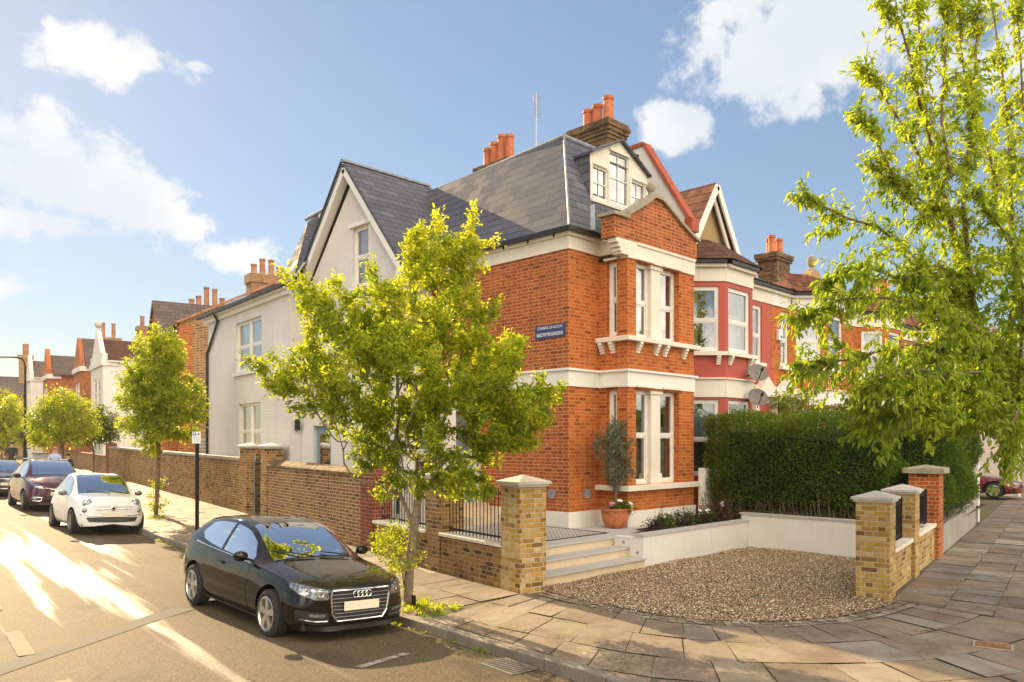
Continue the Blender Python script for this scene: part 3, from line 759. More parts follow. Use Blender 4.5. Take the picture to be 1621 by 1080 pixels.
    w_ = thing('slatted_fence', 'pale horizontal slatted fence panel showing above the worn brick wall', 'fence', tuple(MS @ V((24, -1.2, 0))))
    mb = MB(MS)
    for k in range(6): mb.bar((20.0, -.9, 1.72 + k * .13), (22.6, -.9, 1.72 + k * .13), .03, .09)
    mb.build('slats', 'bin_grey', w_); mb = MB(MS)
    for x in (20.0, 21.3, 22.6): mb.bar((x, -.96, .0), (x, -.96, 2.5), .07, .07, (1, 0, 0))
    mb.build('posts', 'wood_fence', w_)
    # right boundary of the drive: two yellow piers, railings, then the red pier
    w_ = thing('garden_wall', 'low yellow brick wall with two capped piers and short railings right of the gravel drive', 'garden wall', tuple(MF @ V((1.2, .2, 0))))
    for a, b, zt, m in ((.0, .46, 1.40, 'yellow_brick'), (2.25, 2.71, 1.40, 'yellow_brick')):
        mb = MB(MF); mb.box(a, b, 0, .46, -.2, zt); pr = mb.build('pier', m, w_); mb = MB(MF); pyramid_cap(mb, a, b, 0, .46, zt, .06, .06, .09); mb.build('cap', 'cap_stone', pr)
    mb = MB(MF); mb.box(.46, 2.25, .06, .31, -.2, .60); mb.box(2.71, 5.0, .06, .31, -.2, .62); mb.build('wall', 'yellow_brick', w_)
    for a, b in ((.462, 2.248), (2.712, 4.995)):
        mb = MB(MF); mb.box(a, b, .02, .37, .605 if a < 1 else .625, .665 if a < 1 else .685); mb.build('coping', 'cream_stone', w_)
        railing(w_, MF, a + .08, b - .08, .19, .67, 1.36, .1)
    p_ = thing('brick_pier', 'square red brick pier with a thick weathered stone cap beside the tall hedge', 'pier', tuple(MF @ V((5.3, .2, 0))))
    mb = MB(MF); mb.box(5.0, 5.62, -.02, .52, -.2, 1.66); mb.build('shaft', 'red_brick', p_)
    mb = MB(MF); mb.box(4.90, 5.72, -.12, .62, 1.662, 1.76); q = [(4.90, -.12, 1.76), (5.72, -.12, 1.76), (5.72, .62, 1.76), (4.90, .62, 1.76)]; c = (5.31, .25, 1.83)
    for k in range(4): mb.add([q[k], q[(k + 1) % 4], c])
    mb.build('cap', 'old_stone', p_)
    mb = MB(MF); mb.box(5.63, 12.6, .02, .34, -.2, .58); tag(mb.build('rendered_wall', 'grey_cement'), 'low grey rendered wall under the end of the tall hedge', 'wall')
    # steps and patio
    st = thing('stone_steps', 'three pale stone steps up from the gravel drive to the tiled patio', 'steps', (-2, -2, 0))
    xl = [(-3.36, -.5), (-3.30, -.5), (-3.25, -.5)]
    for k, (yf, zt) in enumerate(((-2.28, .17), (-1.92, .335), (-1.56, .50))):
        mb = MB(); x0 = -3.38; x1 = (-.12, -.34, -.5)[k] if k < 2 else -.5
        mb.box(x0, -.498, yf + .02, yf + .40, -.05 + (.0 if k == 0 else .172 if k == 1 else .337), zt - .035); mb.build('riser', 'riser_stone', st)
        mb = MB(); mb.box(x0 - .01, -.50 if k else -.499, yf - .015, yf + .42, zt - .032, zt); mb.build('tread', 'pale_paving_stone', st, bevel=.004)
    mb = MB(); mb.add([(-3.42, -1.14, .496), (3.45, -1.14, .496), (3.45, 0, .496), (0, 0, .496), (0, 6, .496), (-1.95, 6, .496), (-2.75, 2.6, .496)])
    mb.add([(-.5, -1.95, .496), (3.45, -1.95, .496), (3.45, -1.14, .496), (-.5, -1.14, .496)])
    tag(mb.build('patio', 'pale_paving_stone'), kind='structure')
    mb = MB(); mb.add([(-2.9, -1.05, .500), (-.12, -1.05, .500), (-.12, 2.5, .500), (-2.55, 2.5, .500)][:4]); tag(mb.build('patio_tiling', 'patio_tile'), kind='structure')
    mb = MB()
    for a, b in (((-2.95, -1.09), (-.08, -1.09)), ((-.085, -1.05), (-.085, 2.5))): mb.bar((*a, .502), (*b, .502), .06, .004)
    tag(mb.build('tile_border', 'plastic_black'), kind='structure')
    # rendered retaining wall with step lights
    rw = thing('retaining_wall', 'white rendered retaining wall holding the flower bed around two sides of the gravel drive', 'wall', (1.5, -2.2, 0))
    mb = MB(); mb.box(-.494, 3.43, -2.22, -2.04, -.1, .555); mb.box(-.494, -.30, -2.039, -1.56, -.1, .515); mb.box(3.431, 3.61, -5.75, -2.04, -.1, .70); mb.build('wall', 'white_render', rw)
    mb = MB(); mb.box(-.52, 3.40, -2.245, -2.0, .557, .592); mb.box(3.405, 3.635, -5.77, -2.0, .702, .735); mb.build('coping', 'pale_paving_stone', rw)
    for y, z in ((-1.78, .42), (-2.10, .25)):
        mb = MB(); mb.cyl((-.496, y, z), (-.508, y, z), .026, n=14); mb.build('step_light', 'steel_grey', rw)
    mb = MB(); mb.add([(.0, -2.0, .56), (3.42, -2.0, .56), (3.42, -1.30, .56), (.35, -1.40, .56)]); tag(mb.build('flower_bed_soil', 'soil'), kind='structure')
    mb = MB(); mb.add([(3.6, -5.7, .45), (14, -4.2, .45), (14, 0, .45), (3.6, 0, .45)]); tag(mb.build('neighbour_garden', 'soil'), kind='structure')
    fp = thing('fence_post', 'pale slab post with a weathered timber post beside the bay at the hedge end', 'post', (3.75, -.9, 0))
    mb = MB(); mb.box(3.63, 3.83, -1.02, -.84, .4, 1.68); mb.build('slab', 'white_render', fp); mb = MB(); mb.box(3.84, 3.96, -1.03, -.9, .4, 1.62); mb.build('timber', 'wood_fence', fp)
garden_walls()
# ---------------------------------------------------------------- house helpers
def wall(mb, o, u, n, W, z0, z1, holes=(), rec=.13, u_start=0., opentop=()):
    """brick face with openings and reveals; o,u,n 2-D"""
    o, u, n = V((*o, 0)), V((*u, 0)), V((*n, 0))
    P = lambda a, z, d=0.: o + u * a - n * d + V((0, 0, z))
    xs = sorted({u_start, W, *[h[0] for h in holes], *[h[1] for h in holes]}); zs = sorted({z0, z1, *[h[2] for h in holes], *[h[3] for h in holes]})
    flip = u.cross(V((0, 0, 1))).dot(n) < 0
    for a, b in zip(xs, xs[1:]):
        for c, d in zip(zs, zs[1:]):
            if any(h[0] <= a + 1e-6 and b <= h[1] + 1e-6 and h[2] <= c + 1e-6 and d <= h[3] + 1e-6 for h in holes): continue
            mb.add([P(a, c), P(b, c), P(b, d), P(a, d)], flip)
    for a, b, c, d in [h[:4] for h in holes]:
        for q in ([(a, c), (a, d)], [(b, d), (b, c)], [(b, c), (a, c)], [(a, d), (b, d)])[:3 if (a, d) in opentop else 4]:
            mb.add([P(*q[0]), P(*q[1]), P(*q[1], rec), P(*q[0], rec)])
def frameM(o, u, n, a=0., z=0.):
    o = V((*o, 0)) + V((*u, 0)) * a
    return Matrix(((u[0], n[0], 0, o.x), (u[1], n[1], 0, o.y), (0, 0, 1, z), (0, 0, 0, 1)))
def window(parent, o, u, n, a, b, c, d, rec=.10, cols=1, kind='sash', curtain='curtain', fw=.055, rail=.5, name='window', frame='frame_white', mull=None, room=True, base=None):
    """sash window in the opening a..b, c..d of a wall; frame mesh with pane and curtain as its pieces"""
    M = frameM(o, u, n, a, c); W, H = b - a, d - c
    if base: M = base @ M
    mb = MB(M); y0, y1 = -rec - .05, -rec + .02
    mb.box(0, fw, y0, y1, 0, H); mb.box(W - fw, W, y0, y1, 0, H); mb.box(fw, W - fw, y0, y1, H - fw, H); mb.box(fw, W - fw, y0, y1 + .02, 0, fw * 1.35)
    spans = [(fw, W - fw)]
    if mull:
        spans = []; x = fw
        for m in mull: mb.box(m - .05, m + .05, y0, y1 + .015, fw, H - fw); spans.append((x, m - .05)); x = m + .05
        spans.append((x, W - fw))
    for xa, xb in spans:
        sf = .035
        if kind == 'bar': mb.box(xa, xb, y0 + .02, y1 - .02, H * .5 - .012, H * .5 + .012)
        if kind == 'sash':
            hm = H * rail; mb.box(xa, xb, y0 + .01, y1 - .012, hm - .025, hm + .025)
            for zz0, zz1, yy in ((fw * 1.35, hm - .025, -.035), (hm + .025, H - fw, -.014)):
                mb.box(xa, xa + sf, y0 + .012, y1 + yy + .008, zz0, zz1); mb.box(xb - sf, xb, y0 + .012, y1 + yy + .008, zz0, zz1)
                mb.box(xa + sf, xb - sf, y0 + .012, y1 + yy + .008, zz1 - sf, zz1); mb.box(xa + sf, xb - sf, y0 + .012, y1 + yy + .008, zz0, zz0 + sf)
        for k in range(1, cols):
            x = xa + (xb - xa) * k / cols; mb.box(x - .011, x + .011, y0 + .02, y1 - .02, fw, H - fw)
    w_ = mb.build(name, frame, parent)
    g = MB(M); ry = -rec - .02; g.add([(fw, ry, fw), (W - fw, ry, fw), (W - fw, ry, H - fw), (fw, ry, H - fw)]); g.build('pane', 'window_glass', w_)
    if curtain:
        q = MB(M); N = 14 if W > .3 else 4; yb = -rec - .16
        sp = [(0, .36, 0, H), (.64, 1, 0, H)] if curtain == 'curtain' else [(0, 1, H * .45, H)]
        if curtain == 'net': sp = [(0, 1, 0, H * .62), (0, .22, H * .62, H), (.78, 1, H * .62, H)]
        for s0, s1, zz0, zz1 in sp:
            pr = None
            for k in range(N + 1):
                x = W * (s0 + (s1 - s0) * k / N); y = yb + (.022 * math.sin(k * 2.4) if curtain != 'blind' else 0)
                if pr: q.add([(pr[0], pr[1], zz0), (x, y, zz0), (x, y, zz1), (pr[0], pr[1], zz1)])
                pr = (x, y)
        q.build('blind' if curtain == 'blind' else 'curtain', 'blind' if curtain == 'blind' else 'curtain', w_)
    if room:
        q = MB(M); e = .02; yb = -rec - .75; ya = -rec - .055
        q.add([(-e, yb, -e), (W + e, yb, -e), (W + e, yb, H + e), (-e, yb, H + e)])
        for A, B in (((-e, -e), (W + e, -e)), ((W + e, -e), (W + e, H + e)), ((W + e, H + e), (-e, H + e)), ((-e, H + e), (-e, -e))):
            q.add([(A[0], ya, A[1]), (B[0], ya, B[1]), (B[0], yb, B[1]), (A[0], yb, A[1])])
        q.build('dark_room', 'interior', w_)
    return w_
def pots(parent, pts, h=.62, r=.125, mat='chimney_clay', hs=None):
    for k, p in enumerate(pts):
        mb = MB(); hh = (hs[k] if hs else h * random.uniform(.95, 1.05))
        mb.lathe([(r * 1.12, 0), (r * 1.12, .05), (r, .07), (r * .92, hh - .1), (r * 1.08, hh - .08), (r * 1.08, hh), (r * .8, hh), (r * .78, hh - .2)], p, 16)
        mb.build('chimney_pot', mat, parent, smooth=True, merge=True)
def corbel(mb, x, y, z, w_=.1, d=.13, h=.24):
    """stepped bracket under a sill, projecting to -y from the face at y"""
    for k in range(4): mb.box(x - w_ / 2, x + w_ / 2, y - d * (1 - k * .22), y - .0, z - h * (k + 1) / 4 + .001, z - h * k / 4)
# ---------------------------------------------------------------- the corner house
def corner_house():
    H = thing('corner_house', 'red brick corner house with square bay, dark slate mansard roof and white painted side wing', 'house', (0, 0, 0))
    B0, B1, BY = 1.02, 3.58, -.75
    # main walls: side elevation, front return
    mb = MB(); wall(mb, (0, 6), (0, -1), (-1, 0), 6, .82, 3.44); wall(mb, (0, 6), (0, -1), (-1, 0), 6, 3.80, 6.28); mb.build('side_wall', 'red_brick', H)
    mb = MB(); wall(mb, (0, 0), (1, 0), (0, -1), B0, .82, 3.44); wall(mb, (0, 0), (1, 0), (0, -1), B0, 3.80, 6.28)
    holesG = [(B0 + .30 - B0, 2.96 - B0, 1.37, 3.40)]; holesF = [(.30, 2.96 - B0, 4.51, 6.13)]
    wall(mb, (B0, BY), (1, 0), (0, -1), B1 - B0, .82, 1.25); wall(mb, (B0, BY), (1, 0), (0, -1), B1 - B0, 1.25, 3.44, holesG, .16)
    wall(mb, (B0, BY), (1, 0), (0, -1), B1 - B0, 3.80, 6.14, holesF, .16)
    sg = [(.20, .47, 1.37, 3.40)]; sf = [(.20, .47, 4.51, 6.13)]
    wall(mb, (B0, 0), (0, -1), (-1, 0), .75, .82, 3.44, sg, .12); wall(mb, (B0, 0), (0, -1), (-1, 0), .75, 3.80, 6.14, sf, .12)
    wall(mb, (B1, BY), (0, 1), (1, 0), .75, .82, 6.14)
    mb.build('front_wall', 'orange_brick', H)
    # hidden mass so no light leaks
    # plinth, string course, frieze
    mb = MB(); e = .035
    mb.ext([(-e, 5.9, .3), (-e, -e, .3), (B0 - e, -e, .3), (B0 - e, BY - e, .3), (B1 + e, BY - e, .3), (B1 + e, .4, .3), (.4, .4, .3), (.4, 5.9, .3)], (0, 0, .525)); mb.build('plinth', 'white_render', H)
    def band(z0, z1, e, fin=None, y1=6.0):
        q = MB(); q.ext([(-e, y1, z0), (-e, -e, z0), (B0 - e, -e, z0), (B0 - e, BY - e, z0), (B1 + e, BY - e, z0), (B1 + e, .3, z0), (.3, .3, z0), (.3, y1, z0)], (0, 0, z1 - z0)); return q
    sc = band(3.442, 3.765, .022); sc.build('string_course', 'white_paint', H)
    sc = band(3.767, 3.812, .075); sc.build('string_moulding', 'white_paint', H)
    mb = MB()
    mb.ext([(-.03, 6, 6.283), (-.03, -.03, 6.283), (B0 - .03, -.03, 6.283), (B0 - .03, BY + .002, 6.283), (B0 + .3, BY + .002, 6.283), (B0 + .3, .3, 6.283), (.3, .3, 6.283), (.3, 6, 6.283)], (0, 0, .27))
    mb.ext([(-.09, 6, 6.555), (-.09, -.09, 6.555), (B0 - .09, -.09, 6.555), (B0 - .09, -.4, 6.555), (B0 + .3, -.4, 6.555), (B0 + .3, .3, 6.555), (.3, .3, 6.555), (.3, 6, 6.555)], (0, 0, .07)); mb.build('frieze', 'cream_stone', H)
    mb = MB(); mb.bar((-.15, 6, 6.665), (-.15, -.15, 6.665), .11, .085); mb.bar((-.205, -.15, 6.665), (B0 - .12, -.15, 6.665), .11, .085)
    for k in range(7): mb.box(-.11, -.08, .3 + k * .75, .34 + k * .75, 6.56, 6.62)
    mb.build('gutter', 'gutter_black', H)
    # lintels, mullions, sills
    mb = MB(); mb.box(B0 - .012, B1 + .012, BY - .03, BY + .2, 6.142, 6.50); mb.box(B0 + .3, B1, BY - .06, BY - .03, 6.45, 6.50)
    for k, (x, z, w_, h) in enumerate(((.78, 6.19, .24, .05), (.74, 6.24, .28, .08), (.68, 6.322, .34, .08), (.60, 6.404, .42, .095))): mb.box(x, B0 - .013, BY - .028, BY + .2, z, z + h - .002)
    mb.build('lintel', 'cream_stone', H); mb = MB()
    for zb, zt, zh in ((4.51, 6.14, 6.05), (1.37, 3.44, 3.33)):
        mb = MB(); mb.box(B0 + .92, B0 + 1.27, BY + .05, BY + .2, zb + .22, zh); mb.box(B0 + .86, B0 + 1.33, BY + .02, BY + .2, zh, zt); mb.box(B0 + .88, B0 + 1.31, BY + .03, BY + .2, zb, zb + .22); mb.build('mullion', 'cream_stone', H)
    for zt in (6.145, 3.445):
        for x0, x1 in ((B0 + .26, B0 + .94), (B0 + 1.24, B0 + 1.98)):
            mb = MB(); mb.box(x0, x1, BY - .062, BY - .005, zt, zt + .05); mb.build('head_moulding', 'cream_stone', H)
        mb = MB(); mb.box(B0 - .062, B0 - .004, -.52, -.16, zt, zt + .045); mb.build('head_moulding', 'cream_stone', H)
    def sill(z, h, ov, cb):
        mb = MB(); mb.ext([(B0 - ov, .0, z), (B0 - ov, BY - ov, z), (B1 + ov * .7, BY - ov, z), (B1 + ov * .7, -.2, z), (B0 + .2, -.2, z), (B0 + .2, 0, z)], (0, 0, h))
        s_ = mb.build('sill', 'cream_stone', H, bevel=.008)
        if cb:
            for x in (1.36, 2.02, 2.36, 3.12):
                q = MB(); corbel(q, x, BY, z - .002); q.build('corbel', 'cream_stone', s_)
            for y in (-.10, -.38):
                q = MB(frameM((B0, y), (0, -1), (1, 0)))
                for k in range(4): q.box(-.05, .05, -.13 * (1 - k * .22), 0, z - .06 * (k + 1), z - .06 * k - .002)
                q.build('corbel', 'cream_stone', s_)
    sill(4.405, .10, .14, True); sill(1.255, .11, .15, False)
    for zz in ((1.37, 3.40), (4.51, 6.13)):
        cu = 'net' if zz[0] < 3 else 'curtain'
        window(H, (B0, BY), (1, 0), (0, -1), .30, .92, *zz, rec=.16, curtain=cu, rail=.52 if zz[0] < 3 else .48, room=True)
        window(H, (B0, BY), (1, 0), (0, -1), 1.27, 1.94, *zz, rec=.16, curtain=cu, rail=.52 if zz[0] < 3 else .48, room=True)
        window(H, (B0, 0), (0, -1), (-1, 0), .20, .47, *zz, rec=.12, curtain='curtain', fw=.07, room=False)
    # brick gable parapet over the bay
    G0, G1, GA = .52, 3.66, 2.05
    prof = [(G0, 6.503), (G1, 6.503), (G1, 6.93), (G1 - .12, 6.96), (3.0, 7.18), (2.45, 7.45), (GA + .12, 7.56), (GA - .12, 7.56), (1.62, 7.36), (1.2, 7.12), (.98, 7.01), (.98, 6.93), (G0, 6.93)]
    mb = MB(); mb.ext([(x, BY - .03, z) for x, z in prof], (0, .34, 0)); mb.build('gable_parapet', 'red_brick', H)
    mb = MB(); top = [(G0 - .07, 6.935), (.99, 6.935), (1.0, 7.02), (1.2, 7.13), (1.62, 7.37), (GA - .13, 7.575), (GA + .13, 7.575), (2.45, 7.46), (3.0, 7.19), (G1 - .12, 6.97), (G1 + .06, 6.94)]
    for a, b in zip(top, top[1:]):
        mb.hexa([(a[0], BY - .10, a[1] + .0), (b[0], BY - .10, b[1]), (b[0], BY + .36, b[1]), (a[0], BY + .36, a[1])], [(a[0], BY - .10, a[1] + .065), (b[0], BY - .10, b[1] + .065), (b[0], BY + .36, b[1] + .065), (a[0], BY + .36, a[1] + .065)])
    cp = mb.build('parapet_coping', 'old_stone', H)
    mb = MB(); mb.lathe([(.11, 0), (.11, .05), (.055, .08), (.05, .13), (.07, .15), (.10, .2), (.11, .25), (.095, .31), (.05, .35), (0, .36)], (GA, BY + .13, 7.63), 18); mb.build('finial', 'old_stone', cp, smooth=True, merge=True)
    # mansard roof
    A0, A1, B1_ = (-.15, -.15, 6.70), (1.0, 1.0, 9.15), (1.38, 6.25, 9.10)
    mb = MB(); mb.add([A0, A1, B1_, (1.38, 9, 9.1), (-.15, 9, 6.70)][::-1]); mb.add([A0, (3.95, -.15, 6.70), (3.95, 1.0, 9.15), A1])
    mb.add([A1, (3.95, 1.0, 9.15), (3.95, 9, 9.15), (1.38, 9, 9.10), B1_]); mb.add([(-.15, 9, 6.7), (1.38, 9, 9.1), (3.95, 9, 9.15), (3.95, 9, 6.7)])
    mb.add([(0, 6, .3), (0, 9, .3), (0, 9, 6.7), (0, 6, 6.7)]); mb.add([(-.15, -.15, 6.69), (3.95, -.15, 6.69), (3.95, 9, 6.69), (-.15, 9, 6.69)])
    rf = mb.build('roof', 'roof_slate', H)
    mb = MB(); mb.tube([A1, B1_], .055); mb.tube([A1, (3.9, 1.0, 9.16)], .055); mb.tube([(A0[0], A0[1], A0[2] + .02), A1], .022)
    mb.bar((.60, -.13, 6.74), (.98, .2, 7.42), .16, .05); mb.build('ridge_lead', 'lead', rf)
    # chimneys
    ch = MB(); ch.box(3.62, 4.30, 1.8, 3.02, 8.6, 10.07)
    for k in range(5): ch.box(3.62 - .03 - .035 * min(k, 3 if k < 4 else 2), 4.30 + .03 + .035 * min(k, 3 if k < 4 else 2), 1.8 - .03 - .035 * min(k, 3 if k < 4 else 2), 3.02 + .03 + .035 * min(k, 3 if k < 4 else 2), 10.072 + k * .095, 10.164 + k * .095)
    c_ = ch.build('chimney', 'soot_brick', H); pots(c_, [(3.96, y, 10.54) for y in (2.72, 2.40, 2.04)], hs=[.58, .62, .74], r=.135)
    ch = MB(); ch.box(3.6, 4.2, 5.42, 6.75, 8.8, 10.3); ch.box(3.53, 4.27, 5.35, 6.82, 10.302, 10.47)
    c_ = ch.build('chimney', 'soot_brick', H); pots(c_, [(3.9, y, 10.47) for y in (6.55, 6.26, 5.95, 5.62)], hs=[.62, .72, .86, .78], r=.13)
    # party parapet: white rendered face with red coping
    mb = MB(); mb.ext([(3.93, -.34, 6.6), (3.93, -.34, 7.66), (3.93, .9, 9.70), (3.93, 9, 9.70), (3.93, 9, 6.6)], (.2, 0, 0)); pp = mb.build('party_parapet', 'white_render', H)
    mb = MB()
    for a, b in (((-.40, 7.62), (.9, 9.74)), ((.9, 9.74), (9, 9.74))): mb.bar((4.03, *a), (4.03, *b), .30, .09)
    mb.box(3.88, 4.18, -.52, -.30, 7.3, 7.62); mb.build('red_coping', 'red_coping', pp)
    mb = MB(); mb.box(3.72, 3.93, 1.05, 1.3, 9.25, 9.5); mb.build('vent_box', 'plastic_black', pp)
    # dormer
    D0, D1, DY = 1.07, 3.22, .30; dx = (D0 + D1) / 2
    mb = MB(); hs = [(.09, .62, 7.68, 8.38), (.70, 1.42, 7.70, 8.86), (1.50, 2.07, 7.68, 8.38)]
    wall(mb, (D0, DY), (1, 0), (0, -1), D1 - D0, 7.60, 8.62, [(a, b, c, min(d, 8.62)) for a, b, c, d in hs], .07)
    P = lambda a, z: (D0 + a, DY, z)
    W_ = D1 - D0
    mb.add([P(0, 8.62), P(.70, 8.62), P(.70, 8.97)]); mb.add([P(1.42, 8.62), P(W_, 8.62), P(1.42, 8.97)])
    mb.add([P(.70, 8.86), P(1.42, 8.86), P(1.42, 8.97), P(W_ / 2, 9.15), P(.70, 8.97)])
    for a, b in ((.70, .70), (1.42, 1.42)): mb.add([P(a, 8.62), (D0 + a, DY + .07, 8.62), (D0 + a, DY + .07, 8.86), P(a, 8.86)])
    mb.box(D0 - .03, D1 + .03, DY - .08, DY - .002, 7.55, 7.62)
    for a, b, zz in ((.08, .57, 8.40), (.68, 1.42, 8.86), (1.54, 2.07, 8.40)): mb.box(D0 + a, D0 + b, DY - .035, DY - .003, zz + .0, zz + .05)
    for a in (.0, .63, 1.43, W_ - .065): mb.box(D0 + a, D0 + a + .065, DY - .022, DY - .003, 7.625, 8.39)
    dm = mb.build('dormer', 'cream_stone', H)
    for a, b, c, d in hs: window(dm, (D0, DY), (1, 0), (0, -1), a, b, c, d, rec=.04, cols=2, curtain='blind', fw=.028, room=True, kind='bar')
    mb = MB(); e = .05
    L_, R_, T_ = (D0 - e, 8.585), (D1 + e, 8.585), (dx, 9.155)
    for a, b in ((L_, T_), (T_, R_)):
        mb.hexa([(a[0], DY - .10, a[1]), (b[0], DY - .10, b[1]), (b[0], 1.6, b[1]), (a[0], 1.6, a[1])], [(a[0], DY - .10, a[1] + .05), (b[0], DY - .10, b[1] + .05), (b[0], 1.6, b[1] + .05), (a[0], 1.6, a[1] + .05)])
    mb.add([(D0, DY + .002, 7.5), (D0, DY + .002, 8.62), (D0, 1.6, 8.62), (D0, 1.6, 7.5)]); mb.add([(D1, DY + .002, 7.5), (D1, 1.6, 7.5), (D1, 1.6, 8.62), (D1, DY + .002, 8.62)])
    mb.build('dormer_roof', 'roof_slate', dm)
    # gable wing: white painted brick
    GX, GY0, GY1, AP = -1.05, 4.42, 8.80, 6.37
    mb = MB(); u0 = lambda y: GY1 - y
    wall(mb, (GX, GY1), (0, -1), (-1, 0), GY1 - GY0, .4, 6.55, [(u0(8.18), u0(7.32), .52, 2.72), (u0(6.30), u0(5.62), 6.18, 6.55)], .12, opentop=[(u0(6.30), 6.55)])
    # gable triangle split round the window
    z_at = lambda y: 6.55 + (9.02 - 6.55) * (1 - abs(y - AP) / (1.95))
    for ya, yb in ((GY0, 5.62), (6.30, 8.32)):
        mb.add([(GX, ya, 6.55), (GX, ya, z_at(ya)), (GX, yb, z_at(yb)), (GX, yb, 6.55)])
    mb.add([(GX, 5.62, 7.70), (GX, 5.62, z_at(5.62)), (GX, 6.30, z_at(6.30)), (GX, 6.30, 7.70)]); mb.add([(GX, 6.30, z_at(6.30)), (GX, 5.62, z_at(5.62)), (GX, AP, 9.02)])
    for y in (5.62, 6.30): mb.add([(GX, y, 6.551), (GX + .12, y, 6.551), (GX + .12, y, 7.70), (GX, y, 7.70)])
    mb.add([(GX, 5.62, 7.70), (GX + .12, 5.62, 7.70), (GX + .12, 6.30, 7.70), (GX, 6.30, 7.70)])
    mb.add([(GX, GY0, .4), (0, GY0, .4), (0, GY0, 6.6), (GX, GY0, 6.6)]); mb.build('wing_wall', 'white_brick', H)
    window(H, (GX, GY1), (0, -1), (-1, 0), u0(6.30), u0(5.62), 6.18, 7.70, rec=.10, curtain='curtain')
    mb = MB(); mb.box(GX - .07, GX + .0, 5.55, 6.37, 6.08, 6.178); mb.box(GX - .05, GX - .002, 5.5, 6.42, 7.705, 7.79); mb.build('sill', 'white_paint', H)
    mb = MB(); mb.box(GX + .10, GX + .15, 7.34, 8.16, .53, 2.70); bd = mb.build('garden_door', 'door_blue', H)
    mb = MB(); mb.add([(GX + .097, 7.5, 1.5), (GX + .097, 8.0, 1.5), (GX + .097, 8.0, 2.5), (GX + .097, 7.5, 2.5)]); mb.build('pane', 'window_glass', bd)
    mb = MB(); ft = [(3.98, 6.36), (AP, 9.27), (8.70, 6.40)]
    for (ya, za), (yb, zb) in zip(ft, ft[1:]):
        n = V((0, -(zb - za), yb - ya)).normalized() * .07
        q = [(-1.30, ya, za), (1.55, ya, za), (1.55, yb, zb), (-1.30, yb, zb)]; mb.hexa(q, [V(p) + n for p in q])
    rf2 = mb.build('wing_roof', 'roof_slate', H)
    mb = MB(); mb.bar((-1.32, AP, 9.37), (1.5, AP, 9.37), .15, .05); mb.bar((.0, 4.33, 6.82), (1.0, 6.3, 9.14), .12, .04, (-1, -1, 1)); mb.build('ridge_lead', 'lead', rf2)
    mb = MB()
    for ys, (y2, z2) in ((1, (3.98, 6.36)), (-1, (8.70, 6.40))):
        mb.bar((-1.27, AP, 9.18), (-1.27, y2, z2 - .08), .045, .20, (0, 0, 1))
        mb.bar((-1.16, AP, 9.08), (-1.16, y2, z2 - .18), .18, .05, (0, 0, 1))
    for y in (4.12, 8.52): mb.box(-1.26, -1.0, y - .1, y + .1, 6.1, 6.3)
    mb.build('bargeboard', 'white_paint', rf2)
    mb = MB(); mb.bar((-1.30, 8.79, 6.42), (-1.30, 6.40, 9.42), .03, .06); mb.build('verge_trim', 'gutter_black', rf2)
    mb = MB(); mb.bar((-1.2, 3.95, 6.36), (-.05, 3.95, 6.36), .10, .08); mb.tube([(-1.1, 3.97, 6.33), (-1.1, 4.1, 6.15), (-1.1, 4.36, 5.95), (-1.1, 4.36, .6)], .038); mb.build('downpipe', 'gutter_black', H)
    mb = MB(); mb.box(-1.0, 0, 4.15, 4.40, 6.05, 6.30); mb.build('frieze', 'cream_stone', H)
    # single-storey side porch with blue front door
    mb = MB(); wall(mb, (-1.06, 2.66), (1, 0), (0, -1), 1.06, .4, 3.35, [(.26, .92, .9, 2.95)], .10); wall(mb, (-1.06, 4.42), (0, -1), (-1, 0), 1.76, .4, 3.35, [(.45, 1.3, 1.3, 2.8)], .1)
    mb.add([(-1.06, 2.66, 3.35), (0, 2.66, 3.35), (0, 4.42, 3.35), (-1.06, 4.42, 3.35)]); mb.build('porch_wall', 'white_render', H)
    window(H, (-1.06, 4.42), (0, -1), (-1, 0), .45, 1.3, 1.3, 2.8, rec=.08, curtain='blind')
    mb = MB(); mb.box(-.77, -.17, 2.745, 2.78, .90, 2.92)
    for z0, z1 in ((1.0, 1.7), (1.85, 2.8)):
        for x0 in (-.71, -.44): mb.box(x0, x0 + .22, 2.735, 2.746, z0, z1)
    dr = mb.build('front_door', 'door_blue', H); mb = MB(); mb.ball((-.25, 2.71, 1.85), .035); mb.build('door_knob', 'chrome', dr)
    mb = MB(); mb.box(-.83, -.78, 2.63, 2.74, .9, 2.98); mb.box(-.16, -.10, 2.63, 2.74, .9, 2.98); mb.box(-.83, -.10, 2.63, 2.74, 2.98, 3.06); mb.build('door_frame', 'white_paint', H)
    for k, (y, z) in enumerate(((1.78, .67), (2.06, .84), (2.34, .90))):
        mb = MB(); mb.box(-1.06, -.04, y, 2.64, .50 if k == 0 else (.672, .842)[k - 1], z); mb.build('door_step', 'riser_stone', H)
    # rear block, turned a little towards the street
    ra = R(7); rd = V((math.sin(ra), math.cos(ra))); rn = V((-rd.y, rd.x)); ro = V((-1.39, 8.81)); rl = 7.1
    far = ro + rd * rl
    mb = MB(); Wl = lambda l: rl - l
    holes = [(Wl(4.35), Wl(2.12), 4.46, 6.02), (Wl(4.08), Wl(2.2), 1.75, 3.47)]
    wall(mb, tuple(far), tuple(-rd), tuple(rn), rl, .2, 6.45, holes, .14)
    mb.add([(ro.x, ro.y, .2), (GX + .1, ro.y, .2), (GX + .1, ro.y, 6.5), (ro.x, ro.y, 6.45)]); q = far - rn * 4
    mb.add([(far.x, far.y, .3), (far.x, far.y, 6.45), (q.x, q.y, 6.45), (q.x, q.y, .3)]); mb.build('rear_wall', 'white_brick', H)
    window(H, tuple(far), tuple(-rd), tuple(rn), Wl(4.35), Wl(2.12), 4.46, 6.02, rec=.10, mull=[1.115], curtain='blind')
